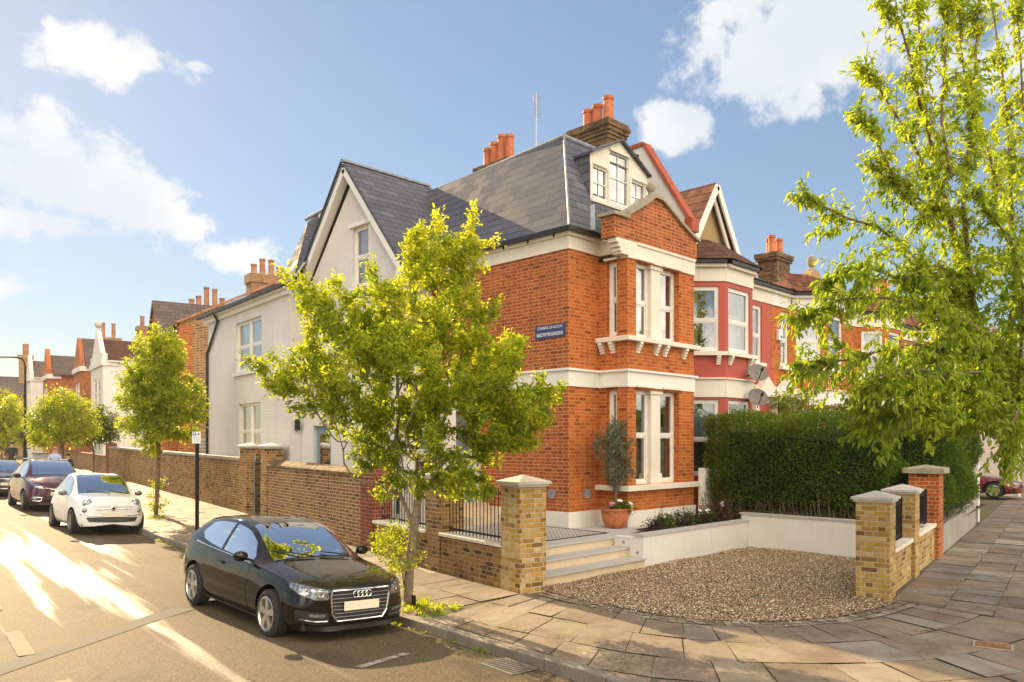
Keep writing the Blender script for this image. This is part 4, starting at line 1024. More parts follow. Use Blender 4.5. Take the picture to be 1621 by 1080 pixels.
    window(H, tuple(far), tuple(-rd), tuple(rn), Wl(4.08), Wl(2.2), 1.75, 3.47, rec=.10, mull=[.94], curtain='curtain')
    fm = frameM(tuple(far), tuple(-rd), tuple(rn))
    mb = MB(fm); mb.box(Wl(4.45), Wl(2.02), -.02, .08, 4.35, 4.458); mb.box(Wl(4.18), Wl(2.1), -.02, .08, 1.64, 1.748); mb.build('sill', 'white_paint', H)
    mb = MB(fm); mb.box(-.25, rl, -.02, .09, 6.33, 6.455); mb.box(-.3, rl, .0, .20, 6.46, 6.525); mb.build('fascia', 'white_paint', H)
    mb = MB(fm); mb.bar((-.4, .24, 6.55), (rl, .24, 6.55), .11, .085); mb.tube([(1.3, .22, 6.49), (1.25, .08, 6.28), (.06, .06, 5.3), (.03, .06, .3)], .045); 
    for k in range(6): mb.box(.5 + k * 1.1, .54 + k * 1.1, .06, .2, 6.47, 6.525)
    mb.build('gutter', 'gutter_black', H)
    a = ro + rn * .22; b = far + rn * .22; c = far - rn * 4.5
    mb = MB(); mb.add([(a.x, a.y, 6.58), (1.2, 8.5, 7.2), (c.x, c.y, 7.2), (b.x, b.y, 6.58)])
    mb.add([(-1.65, 8.2, 6.58), (-1.62, 9.0, 6.58), (-.55, 9.32, 8.55), (-.1, 9.5, 8.95), (-.1, 7.5, 9.1)][::-1]); mb.add([(-1.62, 9.0, 6.58), (1, 10.4, 6.6), (1.2, 10.2, 8.9), (-.1, 9.5, 8.95), (-.55, 9.32, 8.55)][::-1]); mb.build('rear_roof', 'roof_slate', H)
    mb = MB(); mb.cyl((-.1, 7.5, 9.14), (-.6, 9.35, 8.62), .05); mb.build('ridge_lead', 'lead', H)
    # fittings that are things of their own
    ln = thing('wall_lantern', 'small black lantern fixed to the white return wall beside the blue garden door', 'wall light', (-1.2, 8.75, 2.6))
    mb = MB(); mb.box(-1.26, -1.15, 8.69, 8.805, 2.60, 2.85); mb.cbox((-1.205, 8.74, 2.855), .15, .13, .05, .4); mb.build('case', 'plastic_black', ln)
    for nm, M_, lab in (('wall_light', frameM((0, .41), (0, -1), (-1, 0)), 'small grey cube light on the side wall of the brick house'), ('wall_light', frameM((.53, 0), (1, 0), (0, -1)), 'small grey cube light on the brick front beside the potted olive tree')):
        t_ = thing(nm, lab, 'wall light', tuple(M_ @ V((0, 0, 1.2))), 'cube wall lights'); mb = MB(M_); mb.box(-.07, .07, .003, .10, 1.12, 1.27); mb.build('cube', 'steel_grey', t_, bevel=.006)
        mb = MB(M_); mb.box(-.05, .05, .02, .085, 1.105, 1.119); mb.build('lens', 'plaque_white', t_)
    ae = thing('television_aerial', 'thin television aerial mast with short rods standing above the slate ridge', 'aerial', (2.0, 3.0, 9.1))
    mb = MB(); mb.cyl((2.0, 2.78, 9.1), (2.0, 2.78, 11.0), .016, n=6); mb.build('mast', 'galvanised', ae); mb = MB()
    for k in range(9): mb.cyl((1.94, 2.83, 10.40 + k * .065), (2.06, 2.73, 10.40 + k * .065), .010, n=5)
    mb.build('rods', 'galvanised', ae)
corner_house()
def text_mesh(body, size, M, mat, name, parent, ext=.002, bold=.0, width=None):
    cu = bpy.data.curves.new(name, 'FONT'); cu.body = body; cu.size = size; cu.align_x = 'CENTER'; cu.align_y = 'CENTER'; cu.extrude = ext; cu.offset = bold
    o = bpy.data.objects.new(name, cu); COL.objects.link(o)
    me = bpy.data.meshes.new_from_object(o.evaluated_get(bpy.context.evaluated_depsgraph_get())); bpy.data.objects.remove(o)
    if width:
        xs = [v.co.x for v in me.vertices]; k = width / (max(xs) - min(xs))
        for v in me.vertices: v.co.x *= k
    off = parent_origin(parent)
    for v in me.vertices: v.co = (M @ v.co) - off
    me.materials.clear(); me.materials.append(MAT[mat]); o = bpy.data.objects.new(name, me); COL.objects.link(o); o.parent = parent; return o
def name_plate():
    # letters lie in x (along the wall towards the corner), y (up), z (outwards)
    def LM(y, z, out): return Matrix(((0, 0, -1, -out), (-1, 0, 0, y), (0, 1, 0, z), (0, 0, 0, 1)))
    y0, z0 = .50, 4.63
    t_ = thing('street_name_plate', 'blue enamel street name plate reading BALDWYN GARDENS on the brick side wall', 'street sign', (0, y0, z0))
    mb = MB(); mb.box(-.022, -.003, y0 - .42, y0 + .42, z0 - .15, z0 + .0); mb.build('plate', 'plaque_blue', t_)
    mb = MB(); mb.box(-.022, -.003, y0 - .42, y0 + .10, z0 + .004, z0 + .125); mb.box(-.022, -.003, y0 + .104, y0 + .42, z0 + .004, z0 + .125); mb.build('upper_plate', 'plaque_blue', t_)
    text_mesh('BALDWYN GARDENS', .105, LM(y0, z0 - .075, .0245), 'plaque_white', 'lettering', t_, .0015, .002, .74)
    text_mesh('COUNCIL OF ACTON', .075, LM(y0, z0 + .066, .0245), 'plaque_white', 'small_lettering', t_, .0015, .001, .70)
name_plate()
# ---------------------------------------------------------------- other houses
def row_house(label, M, W, bay, mat, trim='white_paint', roofm='clay_tile', gable='barge', narrow=None, door=None, chim=None, gmat=None, lowmat=None, group=None, finm='old_stone', brackets=True, rz=9.0):
    """terraced house: x along the front, y outwards, bay=(xa, xb) canted"""
    H = thing('terraced_house', label, 'house', tuple(M @ V((W / 2, 0, 0))), group); d = .75; xa, xb = bay
    segs = [((xa, 0), (xa + d, d)), ((xa + d, d), (xb - d, d)), ((xb - d, d), (xb, 0))]
    mb = MB(M); wins = []
    def fr(a, b):
        a, b = V(a), V(b); u = (b - a); L = u.length; u /= L; return tuple(a), tuple(u), (-u.y, u.x), L
    fronts = [((0, 0), (xa, 0))] + segs + [((xb, 0), (W, 0))]
    for k, (a, b) in enumerate(fronts):
        o, u, n, L = fr(a, b)
        if L < .05: continue
        hl, hu = [], []
        if 1 <= k <= 3:
            pad = .16 if k != 2 else .14
            hl = [(pad, L - pad, 1.45, 3.32)]; hu = [(pad, L - pad, 4.50, 6.10)]
        for nx in (narrow or []):
            c = nx - a[0]
            if k in (0, 4) and 0 < c < L: hu = hu + [(c - .26, c + .26, 4.5, 6.1)]
        if door and k in (0, 4) and 0 < door - a[0] < L:
            c = door - a[0]; hl = hl + [(max(.05, c - .5), min(L - .05, c + .5), .5, 3.0)]
        wall(mb, o, u, n, L, .3, 3.38, hl, .1); wall(mb, o, u, n, L, 3.86, 6.22, hu, .1)
        for q in hu: wins.append((o, u, n, q, True))
        for q in hl: wins.append((o, u, n, q, q[2] > 1))
    for x in (0, W): mb.add([(x, 0, .3), (x, 0, 6.2), (x, -8, 6.2), (x, -8, .3)])
    mb.add([(0, -8, .3), (W, -8, .3), (W, -8, 6.2), (0, -8, 6.2)]); mb.build('wall', mat, H)
    for o, u, n, q, isw in wins:
        if isw: window(H, o, u, n, *q, rec=.06, base=M, curtain=random.choice(['curtain', 'net', 'blind']), fw=.06, rail=.48)
        else:
            fm = M @ frameM(o, u, n, q[0], q[2]); g = MB(fm); g.box(0, q[1] - q[0], -.09, -.05, 0, 2.1); g.build('door', 'door_blue', H)
    path = [(0, 0), (xa, 0), (xa + d, d), (xb - d, d), (xb, 0), (W, 0)]
    def strip(mb, e, z0, z1):
        for a, b in zip(path, path[1:]):
            o, u, n, L = fr(a, b)
            if L < .05: continue
            A, B = V(a) + V(n) * e, V(b) + V(n) * e; A2, B2 = V(a) - V(n) * .1, V(b) - V(n) * .1
            mb.hexa([(A2.x, A2.y, z0), (B2.x, B2.y, z0), (B.x, B.y, z0), (A.x, A.y, z0)], [(A2.x, A2.y, z1), (B2.x, B2.y, z1), (B.x, B.y, z1), (A.x, A.y, z1)])
    mb = MB(M); strip(mb, .03, 3.382, 3.82); mb.build('string_course', trim, H); mb = MB(M); strip(mb, .08, 3.822, 3.86); mb.build('string_moulding', trim, H)
    mb = MB(M); strip(mb, .03, 6.222, 6.56); strip(mb, .12, 6.562, 6.64); mb.build('frieze', 'cream_stone' if trim == 'cream_stone' else trim, H)
    mb = MB(M); strip(mb, .20, 6.645, 6.73); mb.build('gutter', 'gutter_black', H)
    mb = MB(M)
    for a, b in segs:
        o, u, n, L = fr(a, b); fm = frameM(o, u, n)
        q = MB(M @ fm); q.box(-.04, L + .04, -.05, .13, 4.40, 4.495); s_ = q.build('sill', trim, H)
        if brackets:
            for x in (.18, L - .18):
                c = MB(M @ fm)
                for k in range(4): c.box(x - .05, x + .05, 0, .12 * (1 - k * .2), 4.397 - .055 * (k + 1), 4.397 - .055 * k - .002)
                c.build('corbel', trim, s_)
    for nx in (narrow or []):
        q = MB(M); q.box(nx - .34, nx + .34, -.02, .12, 4.40, 4.495); q.build('sill', trim, H)
    if door:
        q = MB(M); q.ext([(door - .75, .04, 3.55), (door + .75, .04, 3.55), (door, .04, 4.1)], (0, .22, 0)); q.box(door - .7, door - .52, 0, .24, .5, 3.55); q.box(door + .52, door + .7, 0, .24, .5, 3.55); q.build('door_hood', trim, H)
    # roof
    mb = MB(M); ez, ry = 6.735, -4.6
    mb.add([(0, .25, ez), (W, .25, ez), (W, ry, rz), (0, ry, rz)]); mb.add([(0, ry, rz), (W, ry, rz), (W, -9, ez), (0, -9, ez)])
    for x in (0, W): mb.add([(x, .25, ez), (x, ry, rz), (x, -9, ez)])
    mb.add([(xa - .15, .25, ez), (xa + d - .12, d + .25, ez), (xa + d + .35, .08, 7.42), (xa - .1, -.3, 7.36)]); mb.add([(xa + d - .12, d + .25, ez), (xb - d + .12, d + .25, ez), (xb - d - .35, .08, 7.42), (xa + d + .35, .08, 7.42)])
    mb.add([(xb - d + .12, d + .25, ez), (xb + .15, .25, ez), (xb + .1, -.3, 7.36), (xb - d - .35, .08, 7.42)])
    rf = mb.build('roof', 'brown_tile' if gable == 'barge' else roofm, H)
    cx = (xa + xb) / 2; hw = (xb - xa) / 2
    if gable == 'barge':
        g0, ga = 6.95, 8.72; w2 = hw - .22
        mb = MB(M); mb.add([(cx - w2, -.12, g0), (cx + w2, -.12, g0), (cx, -.12, ga)]); mb.build('gable_wall', gmat or 'pebbledash', H)
        mb = MB(M)
        for s in (-1, 1):
            q = [(cx + s * (w2 + .18), .12, g0 - .12), (cx, .12, ga + .16), (cx, -4.6, ga + .16), (cx + s * (w2 + .18), -3, g0 - .12)]; mb.hexa(q, [V(p) + V((s * .05, 0, .06)) for p in q])
        mb.build('gable_roof', roofm, H)
        mb = MB(M)
        for s in (-1, 1):
            mb.bar((cx + s * (w2 + .16), .14, g0 - .14), (cx + s * .0, .14, ga + .13), .05, .17)
            mb.bar((cx + s * (w2 - .10), .02, g0 - .1), (cx + s * .0, .02, ga - .12), .05, .12)
        mb.build('bargeboard', 'white_paint', H)
    elif gable == 'parapet':
        pr = [(cx - hw + .3, 6.74), (cx + hw - .3, 6.74), (cx + hw - .3, 6.92), (cx + hw - .7, 7.0), (cx + .36, 7.42), (cx + .2, 7.58), (cx - .2, 7.58), (cx - .36, 7.42), (cx - hw + .7, 7.0), (cx - hw + .3, 6.92)]
        mb = MB(M); mb.ext([(x, .15, z) for x, z in pr], (0, -.28, 0)); gp = mb.build('gable_parapet', gmat or 'pebbledash', H)
        mb = MB(M); mb.lathe([(.14, 0), (.14, .05), (.07, .1), (.12, .2), (.16, .32), (.12, .45), (0, .5)], (cx, .01, 7.58), 14); mb.build('finial', finm, gp, smooth=True, merge=True)
        mb = MB(M)
        for s in (-1, 1): mb.add([(cx + s * (hw - .2), -.1, 6.8), (cx, -.1, 7.42), (cx, -4, 7.42), (cx + s * (hw - .2), -2, 6.8)])
        mb.build('gable_roof', roofm, H)
    if chim is not None:
        for x, yy, hh in chim:
            mb = MB(M); mb.box(x - .5, x + .5, yy - .35, yy + .35, 7.0, 9.1 + hh); mb.box(x - .6, x + .6, yy - .4, yy + .4, 9.102 + hh, 9.2 + hh); mb.box(x - .64, x + .64, yy - .44, yy + .44, 9.202 + hh, 9.36 + hh); mb.box(x - .57, x + .57, yy - .37, yy + .37, 8.2 + hh, 8.28 + hh)
            c_ = mb.build('chimney', 'soot_brick', H); pots(c_, [M @ V((x + q, yy + e, 9.36 + hh)) for q, e in ((-.38, .1), (-.1, -.12), (.12, .14), (.4, -.05))], r=.12)
    return H
MT = Matrix(((1, 0, 0, 4.12), (0, -1, 0, 0), (0, 0, 1, 0), (0, 0, 0, 1)))
def MTx(x): m = MT.copy(); m[0][3] = x; return m
row_house('red painted terraced house with pebbledash gable and two satellite dishes, next to the corner house', MTx(4.14), 4.74, (.12, 2.98), 'red_paint', trim='cream_stone', gable='barge', narrow=[3.92], door=4.1, chim=None)
row_house('orange brick terraced house with ball topped gable, directly beyond the red painted house', MTx(8.89), 5.2, (1.23, 4.06), 'orange_brick', roofm='clay_tile', gable='parapet', narrow=[.82], door=.6, chim=[(5.2, -2.5, -.45)], rz=7.9)
row_house('orange brick terraced house mostly screened by the tall tree, third beyond the corner house', MTx(14.1), 5.2, (1.0, 3.85), 'orange_brick', gable='parapet', narrow=[4.4], door=4.5, chim=None, gmat='orange_brick', rz=7.9)
row_house('orange brick terraced house glimpsed through the tall tree, fourth beyond the corner house', MTx(19.31), 5.2, (1.35, 4.2), 'orange_brick', gable='parapet', narrow=[.8], door=.6, chim=[(5.2, -2.5, -.45)], rz=7.9)
row_house('orange brick terraced house above the purple flowers at far right, fifth beyond the corner house', MTx(24.52), 5.2, (1.0, 3.85), 'orange_brick', gable='parapet', narrow=[4.4], door=4.5, gmat='orange_brick', rz=7.9)
row_house('last visible brick terraced house of the row, behind the white screen and sports car', MTx(29.73), 5.2, (1.35, 4.2), 'orange_brick', gable='parapet', narrow=[.8], door=.6, rz=7.9)
def at(px, D, z=0.):
    u = (px - 810.5) / 1246; d = V((math.cos(CTH), math.sin(CTH), 0)) + V((math.sin(CTH), -math.cos(CTH), 0)) * u
    p = CAM + d * D; return V((p.x, p.y, z))
def gable_house(label, px, D, ang, w, eave, apex, mat, trim, roofm, flank=9, front=None, coping=None, finial=False, flankwin=False, chim=None, shoulder=True, band=True, w0=.3):
    """house whose gabled front faces the side street; near front corner at the pixel ray; x along the street (away), y towards the road"""
    a = R(ang); O = at(px, D); g = rise(O.y)
    M = Matrix(((math.sin(a), -math.cos(a), 0, O.x), (math.cos(a), math.sin(a), 0, O.y), (0, 0, 1, g), (0, 0, 0, 1)))
    H = thing('street_house', label, 'house', (O.x, O.y, g)); mb = MB(M)
    hs = []; n = 2; cw = w * .26
    for zz in ((1.2, 3.0), (4.1, 6.1)): hs += [(w * .5 - cw - .12, w * .5 - .12, *zz), (w * .5 + .12, w * .5 + cw + .12, *zz)]
    wall(mb, (0, 0), (1, 0), (0, 1), w, -.3, eave, hs, .12)
    fh = [(1.2, 2.0, 4.2, 6.0)] if flankwin else []
    wall(mb, (0, 0), (0, -1), (-1, 0), flank, -.3, eave, fh, .12)
    mb.add([(w, 0, -.3), (w, 0, eave), (w, -flank, eave), (w, -flank, -.3)]); mb.build('wall', mat, H)
    for q in hs[2:]: window(H, (0, 0), (1, 0), (0, 1), *q, rec=.05, base=M, curtain='curtain', room=True)
    for q in fh: window(H, (0, 0), (0, -1), (-1, 0), *q, rec=.05, base=M, curtain='curtain')
    mid = w / 2
    if shoulder: pr = [(0, eave), (w, eave), (w, eave + .45), (w * .86, eave + .55), (mid + .35, apex - .25), (mid + .2, apex), (mid - .2, apex), (mid - .35, apex - .25), (w * .14, eave + .55), (0, eave + .45)]
    else: pr = [(0, eave), (w, eave), (mid, apex)]
    mb = MB(M); mb.ext([(x, .03, z + .002) for x, z in pr], (0, -.3, 0)); gp = mb.build('gable', front or mat, H)
    if finial: mb = MB(M); mb.cyl((mid, -.1, apex), (mid, -.1, apex + .3), .1, .07); mb.ball((mid, -.1, apex + .5), .26); mb.build('finial', 'cap_stone', gp, smooth=True, merge=True)
    ap = apex - (.5 if shoulder else .0)
    mb = MB(M)
    for x, s in ((-.2, 1), (w + .2, -1)): mb.add([(x, -.28, eave - .02), (x, -flank, eave - .02), (mid, -flank, ap), (mid, -.28, ap)])
    mb.add([(0, -flank, eave), (w, -flank, eave), (mid, -flank, ap)]); mb.build('roof', roofm, H)
    if band:
        mb = MB(M); mb.box(-.05, w + .05, .032, .12, eave - .35, eave); mb.box(-.10, -.002, -.9, .12, eave - .35, eave); mb.build('band', trim, H); mb = MB(M); mb.box(.1, w - .1, .004, .14, 3.95, 4.08); mb.build('sill', trim, H)
    mb = MB(M); mb.bar((-.22, -.3, eave - .06), (-.22, -flank, eave - .06), .1, .08); mb.build('gutter', 'gutter_black' if mat != 'white_render' else 'white_paint', H)
    for x, y, z0, z1, ps in (chim or []):
        mb = MB(M); mb.box(x - .45, x + .45, y - .8, y + .8, z0, z1); mb.box(x - .52, x + .52, y - .87, y + .87, z1 + .002, z1 + .3)
        c_ = mb.build('chimney', 'brown_brick', H); pots(c_, [M @ V((x, y + q, z1 + .3)) for q, h in ps], hs=[h for q, h in ps], r=.15, mat='chimney_clay_pale')
    return H, M
# left street, from near to far
def brown_house():
    a = R(11); O = at(284, 35); g = .0
    M = Matrix(((math.sin(a), -math.cos(a), 0, O.x), (math.cos(a), math.sin(a), 0, O.y), (0, 0, 1, g), (0, 0, 0, 1)))
    H = thing('street_house', 'tall brown brick house with bare gable end and two chimney stacks beyond the white wing', 'house', (O.x, O.y, g))
    E_, RZ, S_ = 7.6, 9.7, 4.2
    mb = MB(M); P = lambda y, z: (0, -y, z)
    mb.add([P(0, -.3), P(9, -.3), P(9, E_), P(S_, RZ), P(0, E_)]); wall(mb, (0, 0), (1, 0), (0, 1), 6.5, -.3, E_, [(4.6, 5.3, 4.3, 6.2)], .1); mb.add([(6.5, 0, -.3), (6.5, -9, -.3), (6.5, -9, E_), (6.5, 0, E_)]); mb.build('wall', 'brown_brick', H)
    window(H, (0, 0), (1, 0), (0, 1), 4.6, 5.3, 4.3, 6.2, rec=.06, base=M)
    mb = MB(M); mb.box(-.03, .02, -.55, .03, -.3, E_ - .1); mb.box(.021, .6, .002, .03, -.3, E_ - .1); mb.build('brick_corner', 'red_brick', H)
    mb = MB(M); 
    for (ya, za), (yb, zb) in (((-.15, E_ - .05), (S_, RZ + .1)), ((S_, RZ + .1), (9, E_))): mb.bar((-.02, -ya, za + .03), (-.02, -yb, zb + .03), .34, .10)
    mb.build('verge_coping', 'chimney_clay_pale', H)
    mb = MB(M); mb.add([(.1, .2, E_ - .1), (6.5, .2, E_ - .1), (6.5, -S_, RZ), (.1, -S_, RZ)]); mb.add([(.1, -9, E_), (6.5, -9, E_), (6.5, -S_, RZ), (.1, -S_, RZ)]); mb.build('roof', 'old_slate', H)
    # front bay with its own gable
    mb = MB(M); bx0, bx1, bd, be, ba = .75, 3.1, .7, 7.15, 8.6; 
    wall(mb, (bx0, bd), (1, 0), (0, 1), bx1 - bx0, -.3, be, [(.3, 1.0, 4.2, 6.1), (1.35, 2.05, 4.2, 6.1)], .1); mb.add([(bx0, 0, -.3), (bx0, bd, -.3), (bx0, bd, be), (bx0, 0, be)]); mb.add([(bx0, bd, be), (bx1, bd, be), ((bx0 + bx1) / 2, bd, ba)])
    mb.build('bay', 'red_brick', H)
    mb = MB(M); c = (bx0 + bx1) / 2
    for x in (bx0 - .15, bx1 + .15): mb.hexa([(x, bd + .1, be - .1), (c, bd + .1, ba + .1), (c, -4, ba + .1), (x, -2.5, be - .1)], [(x, bd + .1, be), (c, bd + .1, ba + .2), (c, -4, ba + .2), (x, -2.5, be)])
    mb.build('bay_roof', 'old_slate', H)
    for x, y, z0, z1, ps in ((.45, -S_ + .2, 9.2, 9.78, ((-.6, .5), (-.2, .8), (.22, .8), (.62, .5))), (6.3, -S_ + 1.6, 8.2, 8.95, ((-.75, .4), (-.4, .6), (.0, 1.1), (.42, 1.05), (.8, .6)))):
        mb = MB(M); mb.box(x - .4, x + .4, y - .85, y + .85, z0, z1); mb.box(x - .47, x + .47, y - .92, y + .92, z1 + .002, z1 + .42)
        c_ = mb.build('chimney', 'brown_brick', H); pots(c_, [M @ V((x, y - q, z1 + .42)) for q, h in ps], hs=[h for q, h in ps], r=.14, mat='chimney_clay_pale')
brown_house()
gable_house('white rendered house with ball topped curved gable and brown tiled roof along the side street', 163, 52, 9, 5.0, 7.15, 9.3, 'white_render', 'white_render', 'brown_tile', finial=True, chim=[(2.6, -3.4, 8.4, 9.6, ((-.5, 1.5), (.5, .75)))])
gable_house('red brick house with pointed orange gable, first beyond the white ball topped house', 129, 58, 9, 4.0, 7.25, 9.55, 'red_brick', 'white_paint', 'old_slate', shoulder=False, chim=[(5.0, -2.6, 7.6, 9.75, ((-.35, 1.2), (.4, 1.2)))])
gable_house('red brick house with blunt orange gable, second beyond the white ball topped house', 77, 64, 9, 4.2, 7.1, 9.35, 'red_brick', 'white_paint', 'old_slate', flankwin=True, front='orange_brick')
gable_house('small white gabled house behind the street lamp at the left', 48, 70, 9, 3.6, 7.3, 9.4, 'white_render', 'white_render', 'old_slate', flankwin=True)
def far_house():
    O = at(6, 82); H = thing('street_house', 'distant low house with a pale roof and one tall brick chimney at the far left', 'house', tuple(O)); a = R(-20)
    M = Matrix(((math.cos(a), -math.sin(a), 0, O.x), (math.sin(a), math.cos(a), 0, O.y), (0, 0, 1, .7), (0, 0, 0, 1)))
    mb = MB(M); mb.box(-9, 5, 0, 8, 0, 6.4); mb.build('wall', 'brown_brick', H)
    mb = MB(M); mb.add([(-9.4, -.4, 6.4), (5.4, -.4, 6.4), (5.4, 4, 8.7), (-9.4, 4, 8.7)]); mb.add([(-9.4, 8.4, 6.4), (5.4, 8.4, 6.4), (5.4, 4, 8.7), (-9.4, 4, 8.7)]); mb.add([(5.4, -.4, 6.4), (5.4, 8.4, 6.4), (5.4, 4, 8.7)]); mb.build('roof', 'old_slate', H)
    for k in range(3): window(H, (-9, 0), (1, 0), (0, -1), 8.5 + k * 1.7, 9.5 + k * 1.7, 4.0, 5.6, base=M, rec=.05, room=True)
    mb = MB(M); mb.box(1.0, 2.2, 2.6, 3.5, 7.0, 10.6); mb.box(.9, 2.3, 2.5, 3.6, 10.602, 11.0); c_ = mb.build('chimney', 'brown_brick', H); pots(c_, [M @ V((1.6, 3.05, 11.0))], hs=[1.2], r=.3, mat='chimney_clay_pale')
far_house()
def dishes():
    for z, py, lab in ((4.0, 589, 'upper grey satellite dish on the red painted bay'), (3.38, 620, 'lower grey satellite dish, partly behind the shrub')):
        x, y = 6.05, -1.05
        t_ = thing('satellite_dish', lab, 'satellite dish', (x, y, z), 'satellite dishes'); ax = V((-.55, -.62, .46)).normalized()
        mb = MB(); mb.lathe([(0, 0), (.13, .015), (.245, .055), (.255, .06), (.245, .045), (.13, .0), (0, -.015)], (x, y, z), 24, ax); mb.build('reflector', 'dish_grey', t_, smooth=True)
        mb = MB(); mb.tube([(x, y, z - .24), V((x, y, z - .1)) + ax * .36], .012); mb.cyl(V((x, y, z - .1)) + ax * .34, V((x, y, z - .1)) + ax * .44, .035); mb.tube([(x, y, z), (x - .02, y + .16, z - .02), (x - .02, y + .31, z - .05)], .02); mb.build('arm', 'plastic_black', t_)
dishes()
# ---------------------------------------------------------------- cars
def catmull(P, t):
    """P: (n,k) array, t: array of params in 0..n-1"""
    n = len(P); t = np.clip(t, 0, n - 1 - 1e-9); i = t.astype(int); f = (t - i)[:, None]
    g = lambda j: P[np.clip(j, 0, n - 1)]
    p0, p1, p2, p3 = g(i - 1), g(i), g(i + 1), g(i + 2)
    return .5 * ((2 * p1) + (-p0 + p2) * f + (2 * p0 - 5 * p1 + 4 * p2 - p3) * f ** 2 + (-p0 + 3 * p1 - 3 * p2 + p3) * f ** 3)
class CarBody:
    """st rows: x, zb, ws, zm, wm, zbelt, wbelt, zr, wr, zc (front to rear)"""
    def __init__(s, st): s.st = np.array(st, float); s.n = len(st)
    def keys(s, t):
        q = catmull(s.st, np.atleast_1d(np.asarray(t, float)))
        x, zb, ws, zm, wm, zl, wl, zr, wr, zc = q.T
        ws, wm, wl, wr = (np.maximum(a, 0) for a in (ws, wm, wl, wr))
        lo = zb + (zm - zb) * .35
        K = np.stack([np.stack([x, ws * .93, zb], 1), np.stack([x, ws + (wm - ws) * .55, lo], 1), np.stack([x, wm, zm], 1), np.stack([x, wl, zl], 1), np.stack([x, wr, zr], 1), np.stack([x, wr * .55, zc - (zc - zr) * .28], 1), np.stack([x, wr * 0, zc], 1)], 1)
        return K                       # (m,7,3)
    def S(s, t, v):
        K = s.keys(t)[0]; v = np.asarray(v, float)
        seg1 = catmull(K[:4], np.clip(v, 0, 3)); seg2 = catmull(K[3:], np.clip(v - 3, 0, 3))
        return np.where((v <= 3)[:, None], seg1, seg2)
    def t_of_x(s, x):
        xs = s.st[:, 0]; return np.interp(-x, -xs, np.arange(s.n))
    def grid(s, ts, arches, nv=(14, 6, 10)):
        rows = []
        for t in ts:
            x = s.keys(t)[0][0, 0]; zl = -1
            for ax, az, ar in arches:
                if abs(x - ax) < ar: zl = max(zl, az + math.sqrt(ar * ar - (x - ax) ** 2))
            vv = np.linspace(0, 3, 90); z = s.S(t, vv)[:, 2]
            v0 = 0. if zl < z[0] else float(np.interp(zl, z, vv))
            v = np.concatenate([np.linspace(v0, 3, nv[0]), np.linspace(3, 4, nv[1])[1:], np.linspace(4, 6, nv[2])[1:]])
            rows.append(s.S(t, v))
        return np.array(rows)
